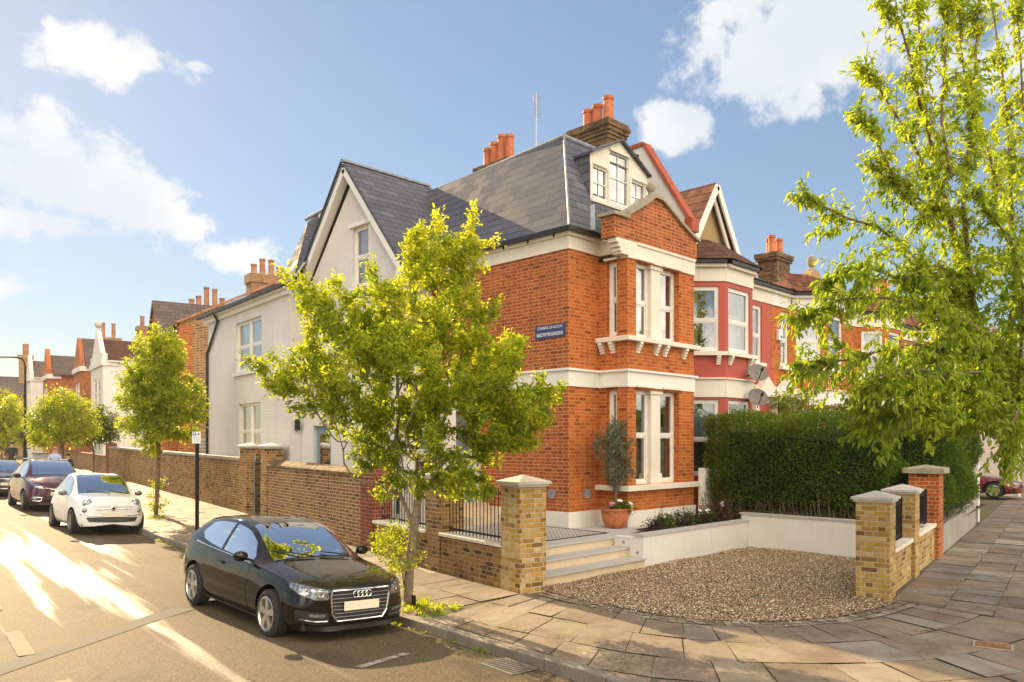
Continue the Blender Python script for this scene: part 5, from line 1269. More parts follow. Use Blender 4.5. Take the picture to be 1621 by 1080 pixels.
def build_car(name, label, cat, spec, pos, head, roll=0., pitch=0., scale=1.):
    """spec: dict with stations and details; car points along local +x, y left"""
    B = CarBody(spec['st']); Rr = spec['wr']; fx, rx, tr = spec['fx'], spec['rx'], spec['tr']
    root = thing(name, label, cat, pos)
    root.rotation_euler = (roll, pitch, head)
    # parts are made in local coordinates: temporarily treat the root as sitting at the origin
    loc = root.location.copy(); root.location = (0, 0, 0)
    pm = spec['paint']; xf, xr = B.st[0, 0], B.st[-1, 0]
    ts = np.unique(np.concatenate([np.linspace(0, B.n - 1, spec.get('nt', 150)), B.t_of_x(np.linspace(fx - .4, fx + .4, 34)), B.t_of_x(np.linspace(rx - .4, rx + .4, 34))]))
    ar = Rr + .065
    G = B.grid(ts, [(fx, Rr, ar), (rx, Rr, ar)])
    L = G.copy(); L[:, :, 1] *= 1; Rt = G.copy(); Rt[:, :, 1] *= -1
    nt, nv = G.shape[:2]
    idx = lambda i, j: i * nv + j
    f = []
    for i in range(nt - 1):
        for j in range(nv - 1): f.append((idx(i, j), idx(i, j + 1), idx(i + 1, j + 1), idx(i + 1, j)))
    f = np.array(f); f2 = f[:, ::-1] + nt * nv
    vv = np.concatenate([L.reshape(-1, 3), Rt.reshape(-1, 3)])
    body = npmesh('body', vv, np.concatenate([f, f2]), pm, root, smooth=True)
    bm = bmesh.new(); bm.from_mesh(body.data); bmesh.ops.remove_doubles(bm, verts=bm.verts, dist=.0008); bm.to_mesh(body.data)
    bvh = BVHTree.FromBMesh(bm); bm.free()
    def put(name, mb_v, mb_f, mat, parent=None, smooth=True):
        if len(mb_f) == 0: return None
        return npmesh(name, np.array(mb_v, float), np.array(mb_f), mat, parent or root, smooth=smooth)
    def patch(name, tx, v0, v1, mat, off=.004, side=0, nx=14, nvv=10, parent=None, flatv=None):
        """parameter patch: tx = list of x positions (front to rear); v0, v1 arrays or scalars"""
        if side == 0 and np.max(v1) < 6:
            return {1: patch(name, tx, v0, v1, mat, off, 1, nx, nvv, parent), -1: patch(name, tx, v0, v1, mat, off, -1, nx, nvv, parent)}
        V_, F_ = [], []
        for s in ((1, -1) if side == 0 else (side,)):
            base = len(V_); xs = np.interp(np.linspace(0, 1, nx), np.linspace(0, 1, len(tx)), tx)
            a = np.interp(np.linspace(0, 1, nx), np.linspace(0, 1, len(np.atleast_1d(v0))), np.atleast_1d(v0)); b = np.interp(np.linspace(0, 1, nx), np.linspace(0, 1, len(np.atleast_1d(v1))), np.atleast_1d(v1))
            for k in range(nx):
                t = float(B.t_of_x(xs[k])); v = np.linspace(a[k], b[k], nvv); p = B.S(t, v); q = B.S(t + .02, v); dv = B.S(t, np.minimum(v + .02, 6)) - B.S(t, np.maximum(v - .02, 0))
                nn = np.cross(dv, q - p); nn /= (np.linalg.norm(nn, axis=1)[:, None] + 1e-9)
                sg = np.sign((nn * np.stack([np.zeros(nvv), p[:, 1] + .01, p[:, 2] - .7], 1)).sum(1)); sg[sg == 0] = 1
                p = p + nn * sg[:, None] * off; p[:, 1] *= s; V_ += p.tolist()
            for k in range(nx - 1):
                for j in range(nvv - 1):
                    q = [base + k * nvv + j, base + k * nvv + j + 1, base + (k + 1) * nvv + j + 1, base + (k + 1) * nvv + j]
                    F_.append(q if s > 0 else q[::-1])
        return put(name, V_, F_, mat, parent)
    def proj(name, lo, hi, mat, d=(-1, 0, 0), off=.006, n=14, m=6, parent=None, mirror=False, origin=5., thick=0.):
        """grid between two polylines in the plane across d (pairs (y,z)) projected on the body from in front"""
        if mirror is True:
            a_ = proj(name, lo, hi, mat, d, off, n, m, parent, 'L', origin); b_ = proj(name, lo, hi, mat, d, off, n, m, parent, 'R', origin); return a_, b_
        V_, F_ = [], []; d = V(d)
        for s in ((1,) if mirror in (False, 'L') else (-1,)):
            base = len(V_); lo_, hi_ = np.array(lo, float), np.array(hi, float)
            tt = np.linspace(0, 1, n); A = np.stack([np.interp(tt, np.linspace(0, 1, len(lo_)), lo_[:, k]) for k in (0, 1)], 1); C = np.stack([np.interp(tt, np.linspace(0, 1, len(hi_)), hi_[:, k]) for k in (0, 1)], 1)
            for k in range(n):
                for j in range(m):
                    yz = A[k] + (C[k] - A[k]) * j / (m - 1); o = V((0, yz[0], yz[1])) - d * origin
                    if d.y: o = V((yz[0], 0, yz[1])) - d * origin
                    h = bvh.ray_cast(o, d)
                    p = h[0] + (h[1] if h[1].dot(d) < 0 else -h[1]) * off if h[0] is not None else (o + d * (origin - (xf if not d.y else 0)))
                    V_.append((p.x, p.y * s, p.z))
            for k in range(n - 1):
                for j in range(m - 1):
                    q = [base + k * m + j, base + (k + 1) * m + j, base + (k + 1) * m + j + 1, base + k * m + j + 1]; F_.append(q if s > 0 else q[::-1])
        return put(name, V_, F_, mat, parent)
    def ringstrip(name, pts, wd, mat, off=.012, parent=None, closed=True, d=(-1, 0, 0)):
        """tube following points projected on the front"""
        d = V(d); P = []
        for k in range(len(pts) - (0 if closed else 1)):
            a, b = V((*pts[k], 0)), V((*pts[(k + 1) % len(pts)], 0)); N = max(1, int((b - a).length / .04))
            for j in range(N): q = a + (b - a) * j / N; P.append((q.x, q.y))
        if not closed: P.append(pts[-1])
        W_ = []
        for y, z in P:
            o = V((0, y, z)) - d * 5; h = bvh.ray_cast(o, d); W_.append(h[0] - d * off if h[0] is not None else V((xf, y, z)))
        mb = MB(); mb.tube(W_ + ([W_[0]] if closed else []), wd, 6); return mb.build(name, mat, parent or root, smooth=True)
    # dark underside and wheel wells
    mb = MB(); zf = .20; mb.box(xr + .12, xf - .16, -spec['w'] + .16, spec['w'] - .16, zf, zf + .22); mb.box(rx + ar, fx - ar, -spec['w'] + .06, spec['w'] - .06, zf - .0, zf + .02)
    for ax in (fx, rx):
        for s in (-1, 1):
            N = 14; y0, y1 = s * (tr - .26), s * (spec['w'] - .045)
            pr = [(ax + (ar + .012) * math.cos(math.pi * (k / N) ), Rr + (ar + .012) * math.sin(math.pi * k / N)) for k in range(N + 1)]
            for a, b in zip(pr, pr[1:]): mb.add([(a[0], y0, a[1]), (b[0], y0, b[1]), (b[0], y1, b[1]), (a[0], y1, a[1])])
            mb.add([(x, y0, z) for x, z in pr])
    mb.build('underbody', 'plastic_black', root)
    # wheels
    for ax in (fx, rx):
        for s in (-1, 1):
            yo = s * tr; w2 = .11; c = (ax, yo, Rr); axd = (0, s, 0)
            mb = MB(); rt = Rr * spec.get('rim', .69)
            mb.lathe([(rt - .02, -w2), (rt + .02, -w2 - .008), (Rr - .03, -w2), (Rr, -w2 + .03), (Rr, w2 - .03), (Rr - .025, w2 - .004), (rt + .02, w2 + .008), (rt, w2)], c, 40, axd); wh = mb.build('wheel', 'tyre', root, smooth=True, merge=True)
            mb = MB(); al = spec.get('alloy', 'alloy')
            mb.lathe([(rt, w2 + .002), (rt - .014, w2 + .006), (rt - .026, w2 - .015), (rt - .03, -w2)], c, 40, axd); mb.lathe([(0, w2 - .004), (.03, w2 - .006), (.055, w2 - .02), (.06, w2 - .07)], c, 20, axd)
            ns = spec.get('spokes', 5); X = V((1, 0, 0)); Zv = V((0, 0, 1)); C_ = V(c); A_ = V(axd)
            for k in range(ns):
                an = 2 * math.pi * k / ns + .3
                for da in ((-.085, .085) if spec.get('twin') else (0,)):
                    rd = X * math.cos(an + da) + Zv * math.sin(an + da); td = -X * math.sin(an + da) + Zv * math.cos(an + da); hw0, hw1 = (.034, .052) if not spec.get('twin') else (.012, .012)
                    b = [C_ + rd * .04 + td * hw0, C_ + rd * .04 - td * hw0, C_ + rd * (rt - .015) - td * hw1, C_ + rd * (rt - .015) + td * hw1]
                    mb.hexa([p + A_ * (w2 - .06) for p in b], [b[0] + A_ * (w2 - .012), b[1] + A_ * (w2 - .012), b[2] + A_ * (w2 - .002), b[3] + A_ * (w2 - .002)])
            mb.build('rim', al, wh, smooth=False)
            mb = MB(); mb.cyl(C_ + A_ * (w2 - .10), C_ + A_ * (w2 - .075), rt - .05, n=24); mb.build('brake_disc', 'alloy_dark', wh)
    spec['detail'](root, B, bvh, patch, proj, ringstrip, put)
    root.location = loc; root.scale = (scale,) * 3
    return root
def mirror_part(root, x, y, z, mat, sc=1.):
    for s in (-1, 1):
        mb = MB(); mb.ball((x, s * (y + .10 * sc), z), .1 * sc, 14, 9, (.75, 1.05, .72)); mb.bar((x + .02, s * (y - .06), z - .06), (x, s * (y + .04), z - .03), .05, .03); m = mb.build('door_mirror', mat, root, smooth=True)
        mb = MB(); mb.ball((x - .025 * sc, s * (y + .10 * sc), z), .088 * sc, 12, 8, (.7, 1.05, .72)); mb.build('mirror_glass', 'chrome', m, smooth=True)
def plate(root, bvh, z, w_=.52, h=.112, off=.012, y=0.):
    h0 = bvh.ray_cast(V((6, y, z)), V((-1, 0, 0))); x = h0[0].x + off
    mb = MB(); mb.box(x, x + .012, y - w_ / 2, y + w_ / 2, z - h / 2, z + h / 2); mb.build('number_plate', 'plate_blank', root, bevel=.003)
def rounded(cx, cz, w_, h, k=5, p=4.):
    out = []
    for i in range(4 * k):
        a = 2 * math.pi * i / (4 * k); c, s = math.cos(a), math.sin(a)
        out.append((cx + w_ / 2 * math.copysign(abs(c) ** (2 / p), c), cz + h / 2 * math.copysign(abs(s) ** (2 / p), s)))
    return out
HATCH = [  # x, zb, ws, zm, wm, zbelt, wbelt, zr, wr, zc
 (2.160, .23, .00, .47, .00, .700, .00, .715, .00, .72), (2.155, .21, .24, .47, .24, .705, .22, .725, .15, .735), (2.13, .20, .46, .47, .48, .71, .46, .74, .32, .755),
 (2.06, .19, .63, .47, .66, .715, .62, .765, .44, .785), (1.93, .18, .74, .48, .78, .73, .73, .80, .52, .825), (1.72, .18, .80, .50, .85, .77, .795, .84, .56, .87),
 (1.30, .18, .83, .54, .880, .83, .825, .89, .60, .925), (.98, .18, .84, .57, .884, .865, .835, .925, .64, .965), (.86, .18, .84, .58, .885, .872, .838, .955, .66, 1.0),
 (.55, .18, .84, .59, .886, .885, .838, 1.13, .63, 1.185), (.22, .18, .84, .60, .887, .90, .836, 1.275, .585, 1.335), (-.05, .18, .84, .60, .888, .91, .834, 1.335, .565, 1.395), (-.45, .18, .84, .61, .888, .925, .832, 1.365, .56, 1.422),
 (-.95, .18, .84, .62, .887, .945, .825, 1.352, .565, 1.415), (-1.35, .19, .83, .63, .885, .965, .812, 1.315, .56, 1.385), (-1.62, .21, .815, .64, .875, .985, .79, 1.245, .575, 1.315), (-1.82, .24, .78, .65, .85, .99, .76, 1.12, .62, 1.17), (-1.97, .28, .71, .64, .78, .94, .70, .98, .56, 1.005),
 (-2.05, .32, .52, .62, .60, .86, .54, .90, .38, .92), (-2.075, .36, .25, .62, .30, .80, .28, .84, .18, .86), (-2.08, .38, .0, .62, .0, .78, .0, .80, .0, .82)]
def detail_hatch(root, B, bvh, patch, proj, ring, put):
    patch('windscreen', [.90, .60, .30, .06], 4.10, 6, 'car_glass_dark', .005, 0, 16, 12)
    patch('side_window', [.63, .45, .1, -.36], [3.14, 3.12, 3.12, 3.14], [3.5, 3.84, 3.88, 3.9], 'car_glass_dark', .004, 0, 16, 8)
    patch('rear_side_window', [-.44, -.9, -1.18, -1.36], [3.14, 3.2, 3.28, 3.46], [3.9, 3.9, 3.84, 3.55], 'car_glass_dark', .004, 0, 14, 8)
    patch('rear_window', [-1.42, -1.78], 4.2, 6, 'car_glass_dark', .004, 0, 8, 8)
    patch('window_trim', [.72, .1, -.9, -1.42], [3.045] * 4, [3.085, 3.075, 3.075, 3.12], 'alloy', .006, 0, 30, 3)
    d = patch('door', [.62, -.44], [.35, .35], [3.03, 3.03], 'paint_black', .0035, 0, 16, 14)
    for s in (-1, 1):
        mb = MB(); y = B.S(float(B.t_of_x(-.30)), np.array([2.55]))[0]
        mb.bar((-.20, s * (y[1] + .025), y[2]), (-.40, s * (y[1] + .022), y[2] + .008), .022, .03); mb.build('door_handle', 'paint_black', d[s], bevel=.006)
    patch('sill_trim', [.9, -.9], [.12, .12], [.32, .32], 'plastic_black', .004, 0, 12, 3)
    mirror_part(root, .58, .86, .985, 'paint_black')
    # grille: hexagonal single frame with bars
    lo = [(-.40, .40), (-.33, .315), (.33, .315), (.40, .40)]; hi = [(-.43, .655), (-.415, .70), (.415, .70), (.43, .655)]
    g = proj('grille', [(-.385, .40), (-.32, .33), (.32, .33), (.385, .40)], [(-.42, .63), (-.41, .695), (.41, .695), (.42, .63)], 'plastic_black', off=.004, n=24, m=8)
    ring('grille_frame', [(-.34, .315), (.34, .315), (.405, .40), (.435, .63), (.41, .705), (-.41, .705), (-.435, .63), (-.405, .40)], .012, 'chrome', .006, g)
    for k in range(7):
        z = .365 + k * .047; hw = .36 + .06 * min(1, k / 4)
        ring('grille_bar', [(-hw, z), (hw, z)], .0055, 'alloy_dark', .006, g, closed=False)
    bz = .645
    for k in range(4):
        yc = (k - 1.5) * .062; h0 = bvh.ray_cast(V((6, yc, bz)), V((-1, 0, 0)))[0].x + .022; mb = MB(); N = 22
        pts = [(h0, yc + .042 * math.cos(2 * math.pi * i / N), bz + .042 * math.sin(2 * math.pi * i / N)) for i in range(N + 1)]; mb.tube(pts, .0055, 6); mb.build('badge_ring', 'chrome', g, smooth=True)
    plate(root, bvh, .50, .52, .115, .016)
    hl = proj('headlight', [(.455, .60), (.62, .60), (.76, .655), (.80, .72)], [(.475, .715), (.62, .745), (.74, .77), (.80, .775)], 'lamp_glass', off=.006, n=16, m=8, mirror=True)
    for s in (-1, 1):
        for y, z in ((.55, .665), (.68, .695)):
            h0 = bvh.ray_cast(V((6, y, z)), V((-1, 0, 0)))[0]; mb = MB(); mb.lathe([(0, .0), (.025, .006), (.034, .012), (.037, .0)], (h0.x - .002, s * y, z), 14, (1, s * .5, 0)); mb.build('lamp', 'chrome', hl[0 if s > 0 else 1], smooth=True)
    proj('indicator', [(.47, .592), (.62, .592), (.74, .64)], [(.47, .603), (.62, .606), (.745, .655)], 'alloy_dark', off=.009, n=12, m=3, mirror=True)
    it = proj('air_intake', [(.45, .285), (.62, .285), (.79, .32)], [(.455, .43), (.62, .44), (.80, .47)], 'plastic_black', off=.004, n=12, m=6, mirror=True)
    for s in (-1, 1): ring('intake_trim', [(s * .47, .325), (s * .62, .325), (s * .76, .35)], .008, 'chrome', .008, it[0 if s > 0 else 1], closed=False)
    fl = proj('foglight', [(.50, .375), (.60, .375), (.68, .385)], [(.50, .41), (.60, .415), (.68, .42)], 'lamp_glass', off=.010, n=8, m=4, mirror=True)
    patch('side_crease', [1.75, 1.2, .2, -1.0, -1.85], [2.52] * 5, [2.58] * 5, 'paint_black', .007, 0, 40, 3)
    proj('front_lip', [(-.72, .20), (0, .19), (.72, .20)], [(-.74, .265), (0, .25), (.74, .265)], 'plastic_black', off=.004, n=24, m=3)
    ring('bonnet_seam', [(-.60, .765), (-.43, .722), (.43, .722), (.60, .765)], .003, 'plastic_black', .001, None, closed=False)
    mb = MB(); mb.tube([(.98, -.05, .985), (.80, -.42, 1.045), (.72, -.6, 1.06)], .009, 5); mb.tube([(.98, .5, .98), (.86, .1, 1.03)], .009, 5); mb.build('wiper', 'plastic_black', root)
    patch('tail_light', [-1.80, -1.97], 2.4, 2.95, 'lamp_amber', .006, 0, 8, 6)
    mb = MB(); mb.box(-.5, .16, -.62, .62, .8, .82); mb.build('interior_floor', 'seat_dark', root)
SMALL = [
 (1.775, .25, .00, .50, .00, .665, .00, .70, .00, .72), (1.77, .22, .25, .50, .24, .67, .22, .71, .16, .73), (1.74, .20, .46, .50, .46, .68, .43, .73, .31, .76),
 (1.66, .19, .62, .50, .63, .70, .58, .77, .44, .80), (1.52, .18, .71, .50, .74, .74, .68, .82, .50, .85), (1.30, .18, .75, .52, .795, .80, .735, .87, .54, .90), (1.02, .18, .765, .55, .81, .86, .755, .925, .58, .955), (.86, .18, .77, .56, .812, .885, .76, .96, .62, 1.0),
 (.60, .18, .77, .57, .813, .905, .762, 1.15, .60, 1.21), (.33, .18, .77, .57, .814, .92, .764, 1.32, .565, 1.385), (.08, .18, .77, .57, .814, .93, .764, 1.395, .545, 1.455), (-.3, .18, .77, .58, .814, .94, .762, 1.43, .54, 1.488), (-.75, .18, .77, .58, .813, .95, .755, 1.40, .535, 1.465), (-1.1, .19, .76, .59, .81, .965, .74, 1.31, .53, 1.395), (-1.38, .21, .74, .60, .79, .965, .715, 1.17, .53, 1.25), (-1.58, .25, .68, .60, .74, .93, .67, 1.02, .52, 1.07),
 (-1.70, .29, .56, .58, .62, .86, .56, .92, .42, .95), (-1.76, .33, .3, .56, .35, .78, .32, .84, .24, .87), (-1.775, .36, .0, .55, .0, .75, .0, .8, .0, .82)]
def detail_small(root, B, bvh, patch, proj, ring, put):
    patch('windscreen', [.88, .6, .3, .14], 4.10, 6, 'car_glass_dark', .005, 0, 14, 12)
    patch('side_window', [.62, .45, .1, -.52], [3.16, 3.12, 3.1, 3.1], [3.5, 3.84, 3.88, 3.9], 'car_glass_dark', .004, 0, 16, 8)
    patch('rear_side_window', [-.62, -.9, -1.16], [3.1, 3.14, 3.4], [3.88, 3.86, 3.6], 'car_glass_dark', .004, 0, 10, 8)
    patch('rear_window', [-1.15, -1.45], 4.2, 6, 'car_glass_dark', .004, 0, 8, 8)
    d = patch('door', [.66, -.58], [.35, .35], [3.03, 3.03], 'paint_white', .0035, 0, 14, 12)
    for s in (-1, 1):
        y = B.S(float(B.t_of_x(-.44)), np.array([2.5]))[0]; mb = MB(); mb.bar((-.36, s * (y[1] + .022), y[2]), (-.52, s * (y[1] + .022), y[2]), .02, .028); mb.build('door_handle', 'chrome', d[s])
    mirror_part(root, .56, .79, .97, 'alloy_dark', .95)
    for s in (-1, 1):
        for y, z, r, nm in ((.545, .745, .098, 'headlight'), (.60, .575, .056, 'foglight')):
            h = bvh.ray_cast(V((6, y, z)), V((-1, 0, 0))); nx_ = (h[1] if h[1].x > 0 else -h[1]); nx_ = (nx_ + V((1.2, 0, 0))).normalized(); nn = V((nx_.x, nx_.y * s, nx_.z * .4)).normalized(); c = V((h[0].x - .03, s * y, z))
            mb = MB(); mb.lathe([(r * 1.1, -.02), (r * 1.12, .03), (r * 1.02, .045), (r * .96, .03)], c, 26, nn); lt = mb.build(nm, 'chrome', root, smooth=True, merge=True)
            mb = MB(); mb.lathe([(r, .028), (r * .7, .05), (r * .35, .06), (0, .063)], c, 22, nn); mb.build('lens', 'lamp_glass', lt, smooth=True, merge=True)
    h = bvh.ray_cast(V((6, 0, .625)), V((-1, 0, 0)))[0].x
    mb = MB(); mb.lathe([(.058, -.01), (.058, .02), (.045, .03), (0, .032)], (h, 0, .625), 22, (1, 0, .1)); bd = mb.build('badge', 'chrome', root, smooth=True); mb = MB(); mb.lathe([(.04, .0), (.038, .036), (0, .037)], (h, 0, .625), 18, (1, 0, .1)); mb.build('badge_face', 'paint_crimson', bd)
    for s in (-1, 1):
        ring('chrome_whisker', [(s * .085, .622), (s * .25, .617), (s * .38, .605)], .010, 'chrome', .006, None, closed=False)
        ring('bumper_trim', [(s * .20, .455), (s * .45, .455), (s * .70, .485)], .012, 'chrome', .006, None, closed=False)
    g = proj('grille', [(-.52, .30), (0, .285), (.52, .30)], [(-.58, .41), (0, .42), (.58, .41)], 'plastic_black', off=.005, n=20, m=5)
    for k in range(3): ring('grille_bar', [(-.54, .325 + k * .032), (.54, .325 + k * .032)], .004, 'alloy_dark', .006, g, closed=False)
    plate(root, bvh, .475, .50, .11, .02)
    ring('bonnet_seam', [(-.60, .80), (-.45, .675), (0, .66), (.45, .675), (.60, .80)], .0035, 'alloy_dark', .001, None, closed=False)
    mb = MB(); mb.tube([(1.0, .1, .975), (.82, -.4, 1.04)], .008, 5); mb.tube([(1.0, .5, .97), (.86, .1, 1.05)], .008, 5); mb.build('wiper', 'plastic_black', root)
MPV = [
 (2.18, .26, .00, .50, .00, .74, .00, .78, .00, .80), (2.17, .23, .26, .50, .25, .745, .22, .79, .16, .815), (2.12, .21, .50, .50, .51, .755, .47, .815, .34, .85), (2.02, .20, .68, .51, .70, .78, .65, .86, .47, .90), (1.86, .19, .78, .52, .81, .82, .755, .92, .53, .965), (1.62, .19, .83, .54, .88, .89, .82, .995, .57, 1.045),
 (1.35, .19, .85, .58, .905, .95, .85, 1.06, .60, 1.11), (1.12, .19, .86, .60, .912, .985, .86, 1.12, .64, 1.175), (.80, .19, .86, .61, .915, 1.0, .862, 1.34, .62, 1.40), (.45, .19, .86, .62, .917, 1.01, .862, 1.50, .59, 1.565), (.15, .19, .86, .62, .918, 1.02, .862, 1.56, .575, 1.625), (-.4, .19, .86, .63, .918, 1.03, .86, 1.58, .57, 1.645),
 (-1.1, .19, .86, .64, .917, 1.05, .852, 1.555, .56, 1.625), (-1.6, .21, .85, .65, .91, 1.07, .83, 1.48, .55, 1.565), (-1.9, .24, .82, .66, .89, 1.06, .80, 1.30, .57, 1.37), (-2.06, .28, .74, .66, .81, 1.0, .73, 1.08, .52, 1.12), (-2.15, .32, .5, .64, .56, .92, .5, .98, .36, 1.0), (-2.18, .36, .0, .62, .0, .85, .0, .9, .0, .92)]
def detail_mpv(root, B, bvh, patch, proj, ring, put, paint='paint_maroon'):
    patch('windscreen', [1.14, .85, .55, .28], 4.10, 6, 'car_glass_dark', .005, 0, 14, 12)
    patch('side_window', [.84, .5, .15, -.22], [3.14, 3.1, 3.1, 3.1], [3.6, 3.86, 3.88, 3.9], 'car_glass_dark', .004, 0, 14, 8)
    patch('rear_side_window', [-.32, -.8, -1.12], 3.1, 3.9, 'car_glass_dark', .004, 0, 10, 8); patch('quarter_window', [-1.2, -1.45, -1.68], [3.1, 3.12, 3.3], [3.88, 3.86, 3.7], 'car_glass_dark', .004, 0, 10, 8)
    patch('rear_window', [-1.68, -1.98], 4.2, 6, 'car_glass_dark', .004, 0, 8, 8)
    d = patch('door', [.98, -.26], [.35, .35], [3.03, 3.03], paint, .0035, 0, 14, 12); d2 = patch('door', [-.29, -1.1], [.35, .6], [3.03, 3.03], paint, .0035, 0, 14, 12)
    for x, dd in ((-.12, d), (-.98, d2)):
        for s in (-1, 1):
            y = B.S(float(B.t_of_x(x)), np.array([2.5]))[0]; mb = MB(); mb.bar((x + .09, s * (y[1] + .022), y[2]), (x - .09, s * (y[1] + .022), y[2]), .02, .03); mb.build('door_handle', 'chrome', dd[s])
    mirror_part(root, .82, .90, 1.09, paint, 1.1)
    hl = proj('headlight', [(.42, .70), (.58, .71), (.74, .80), (.82, .93)], [(.50, .79), (.62, .86), (.74, .93), (.80, .985)], 'lamp_glass', off=.008, n=16, m=6, mirror=True)
    g = proj('grille', [(-.42, .36), (0, .35), (.42, .36)], [(-.42, .47), (0, .48), (.42, .47)], 'plastic_black', off=.005, n=18, m=4)
    ring('chrome_bar', [(-.40, .735), (-.2, .70), (0, .69), (.2, .70), (.40, .735)], .016, 'chrome', .006, None, closed=False)
    for s in (-1, 1):
        pts = [(s * .47, .43), (s * .70, .45), (s * .765, .40), (s * .72, .33), (s * .50, .32)]
        f = ring('foglight', pts, .014, 'chrome', .008, None)
        h0 = bvh.ray_cast(V((6, .66, .385)), V((-1, 0, 0)))[0]; mb = MB(); mb.lathe([(.05, -.01), (.05, .012), (.03, .02), (0, .022)], (h0.x, s * .66, .385), 16, (1, s * .4, 0)); mb.build('lens', 'lamp_glass', f, smooth=True)
    plate(root, bvh, .56, .52, .115, .02)
    for s in (-1, 1):
        mb = MB(); mb.tube([(.2, s * .55, 1.60), (.1, s * .56, 1.655), (-1.4, s * .54, 1.64), (-1.5, s * .54, 1.59)], .018, 6); mb.build('roof_rail', 'alloy', root, smooth=True)
    proj('front_lip', [(-.74, .21), (0, .20), (.74, .21)], [(-.76, .29), (0, .27), (.76, .29)], 'plastic_black', off=.004, n=20, m=3)
ROADSTER = [
 (2.24, .26, .00, .42, .00, .56, .00, .58, .00, .60), (2.22, .22, .30, .42, .28, .57, .25, .60, .18, .62), (2.14, .20, .56, .42, .56, .585, .52, .63, .38, .655), (1.95, .19, .74, .44, .76, .63, .70, .70, .50, .72), (1.65, .18, .82, .46, .86, .71, .78, .775, .54, .78), (1.3, .18, .85, .50, .90, .79, .82, .84, .56, .835), (.9, .18, .85, .52, .90, .82, .83, .875, .60, .89),
 (.6, .18, .85, .53, .90, .83, .83, .90, .64, .93), (.3, .18, .85, .54, .90, .84, .83, 1.08, .60, 1.12), (-.05, .18, .85, .54, .90, .85, .83, 1.21, .55, 1.25), (-.5, .18, .85, .55, .90, .86, .83, 1.24, .54, 1.285), (-1.0, .18, .86, .56, .91, .875, .82, 1.14, .55, 1.20), (-1.5, .2, .85, .57, .90, .88, .80, .96, .56, 1.0), (-1.95, .26, .76, .56, .80, .82, .70, .86, .5, .88), (-2.15, .32, .5, .54, .52, .74, .46, .77, .34, .79), (-2.2, .36, .0, .52, .0, .7, .0, .72, .0, .74)]
def detail_roadster(root, B, bvh, patch, proj, ring, put):
    patch('windscreen', [.62, .35, .02], 4.1, 6, 'car_glass_dark', .005, 0, 12, 10); patch('side_window', [.45, .1, -.5, -.85], [3.14, 3.1, 3.1, 3.2], [3.5, 3.86, 3.88, 3.7], 'car_glass_dark', .004, 0, 14, 8)
    patch('bonnet', [2.08, 1.5, .72], [4.0, 3.5, 3.4], 6, 'paint_navy', .004, 0, 18, 10)
    proj('headlight', [(.42, .56), (.55, .565), (.68, .60)], [(.46, .64), (.56, .655), (.66, .665)], 'lamp_glass', off=.008, n=12, m=6, mirror=True)
    proj('air_intake', [(-.34, .40), (0, .385), (.34, .40)], [(-.34, .50), (0, .52), (.34, .50)], 'plastic_black', off=.005, n=14, m=4); patch('side_marker', [1.86, 1.72], 2.3, 2.6, 'lamp_amber', .005, 0, 6, 3)
    patch('door', [.5, -.62], [.35, .35], [3.0, 3.0], 'paint_crimson', .0035, 0, 14, 10); mirror_part(root, .4, .86, .95, 'paint_crimson', .9)
def car_glass_mat():
    t, p, o = newmat('car_glass_dark'); p.inputs['Base Color'].default_value = (.008, .011, .011, 1); p.inputs['Roughness'].default_value = .5; p.inputs['Specular IOR Level'].default_value = 0
    fr = t.n('ShaderNodeFresnel'); fr.inputs[0].default_value = 1.52; g = t.n('ShaderNodeBsdfGlossy'); g.inputs['Roughness'].default_value = .01; ms = t.n('ShaderNodeMixShader')
    t.set(ms.inputs[0], t.m('ADD', t.m('MULTIPLY', fr.outputs[0], 1.3), .07, clamp=True)); t.set(ms.inputs[1], p.outputs[0]); t.set(ms.inputs[2], g); t.set(o.inputs[0], ms)
car_glass_mat()
def cars():
    road_at = lambda x, y: zr(x, y)
    build_car('parked_car', 'black three door hatchback with silver five spoke wheels parked in the foreground', 'car', dict(st=HATCH, wr=.315, fx=1.30, rx=-1.30, tr=.79, w=.888, paint='paint_black', rim=.72, detail=detail_hatch), (-6.66, -.34, zr(-6.66, -.34) - .005), R(-92.8), R(-2.6), R(.8), .955)
    build_car('parked_car', 'small rounded white city car with round headlights parked behind the black hatchback', 'car', dict(st=SMALL, wr=.29, fx=1.15, rx=-1.15, tr=.715, w=.814, paint='paint_white', rim=.70, alloy='alloy_dark', spokes=10, detail=detail_small), (-5.44, 11.7, zr(-5.44, 11.7)), R(-94.7), R(-2.8), R(-1))
    build_car('parked_car', 'maroon people carrier with chrome ringed fog lamps parked behind the white city car', 'car', dict(st=MPV, wr=.32, fx=1.35, rx=-1.35, tr=.80, w=.918, paint='paint_maroon', rim=.7, alloy='alloy_dark', spokes=10, detail=detail_mpv), (-4.55, 19.5, zr(-4.55, 19.5)), R(-95.2), R(-2.8), R(-.5))
    build_car('parked_car', 'dark car cut off by the left edge of the picture, farthest of the parked row', 'car', dict(st=HATCH, wr=.315, fx=1.30, rx=-1.30, tr=.79, w=.888, paint='paint_navy', rim=.7, detail=detail_hatch), (-4.25, 27.2, zr(-4.25, 27.2)), R(-95.2), R(-2.4), 0)

    build_car('sports_car', 'low maroon sports car with a dark bonnet, nose showing past the hedge at the right', 'car', dict(st=ROADSTER, wr=.31, fx=1.35, rx=-1.25, tr=.77, w=.90, paint='paint_crimson', rim=.68, detail=detail_roadster), (23.9, -.75, .05), R(-84), 0, 0)
cars()
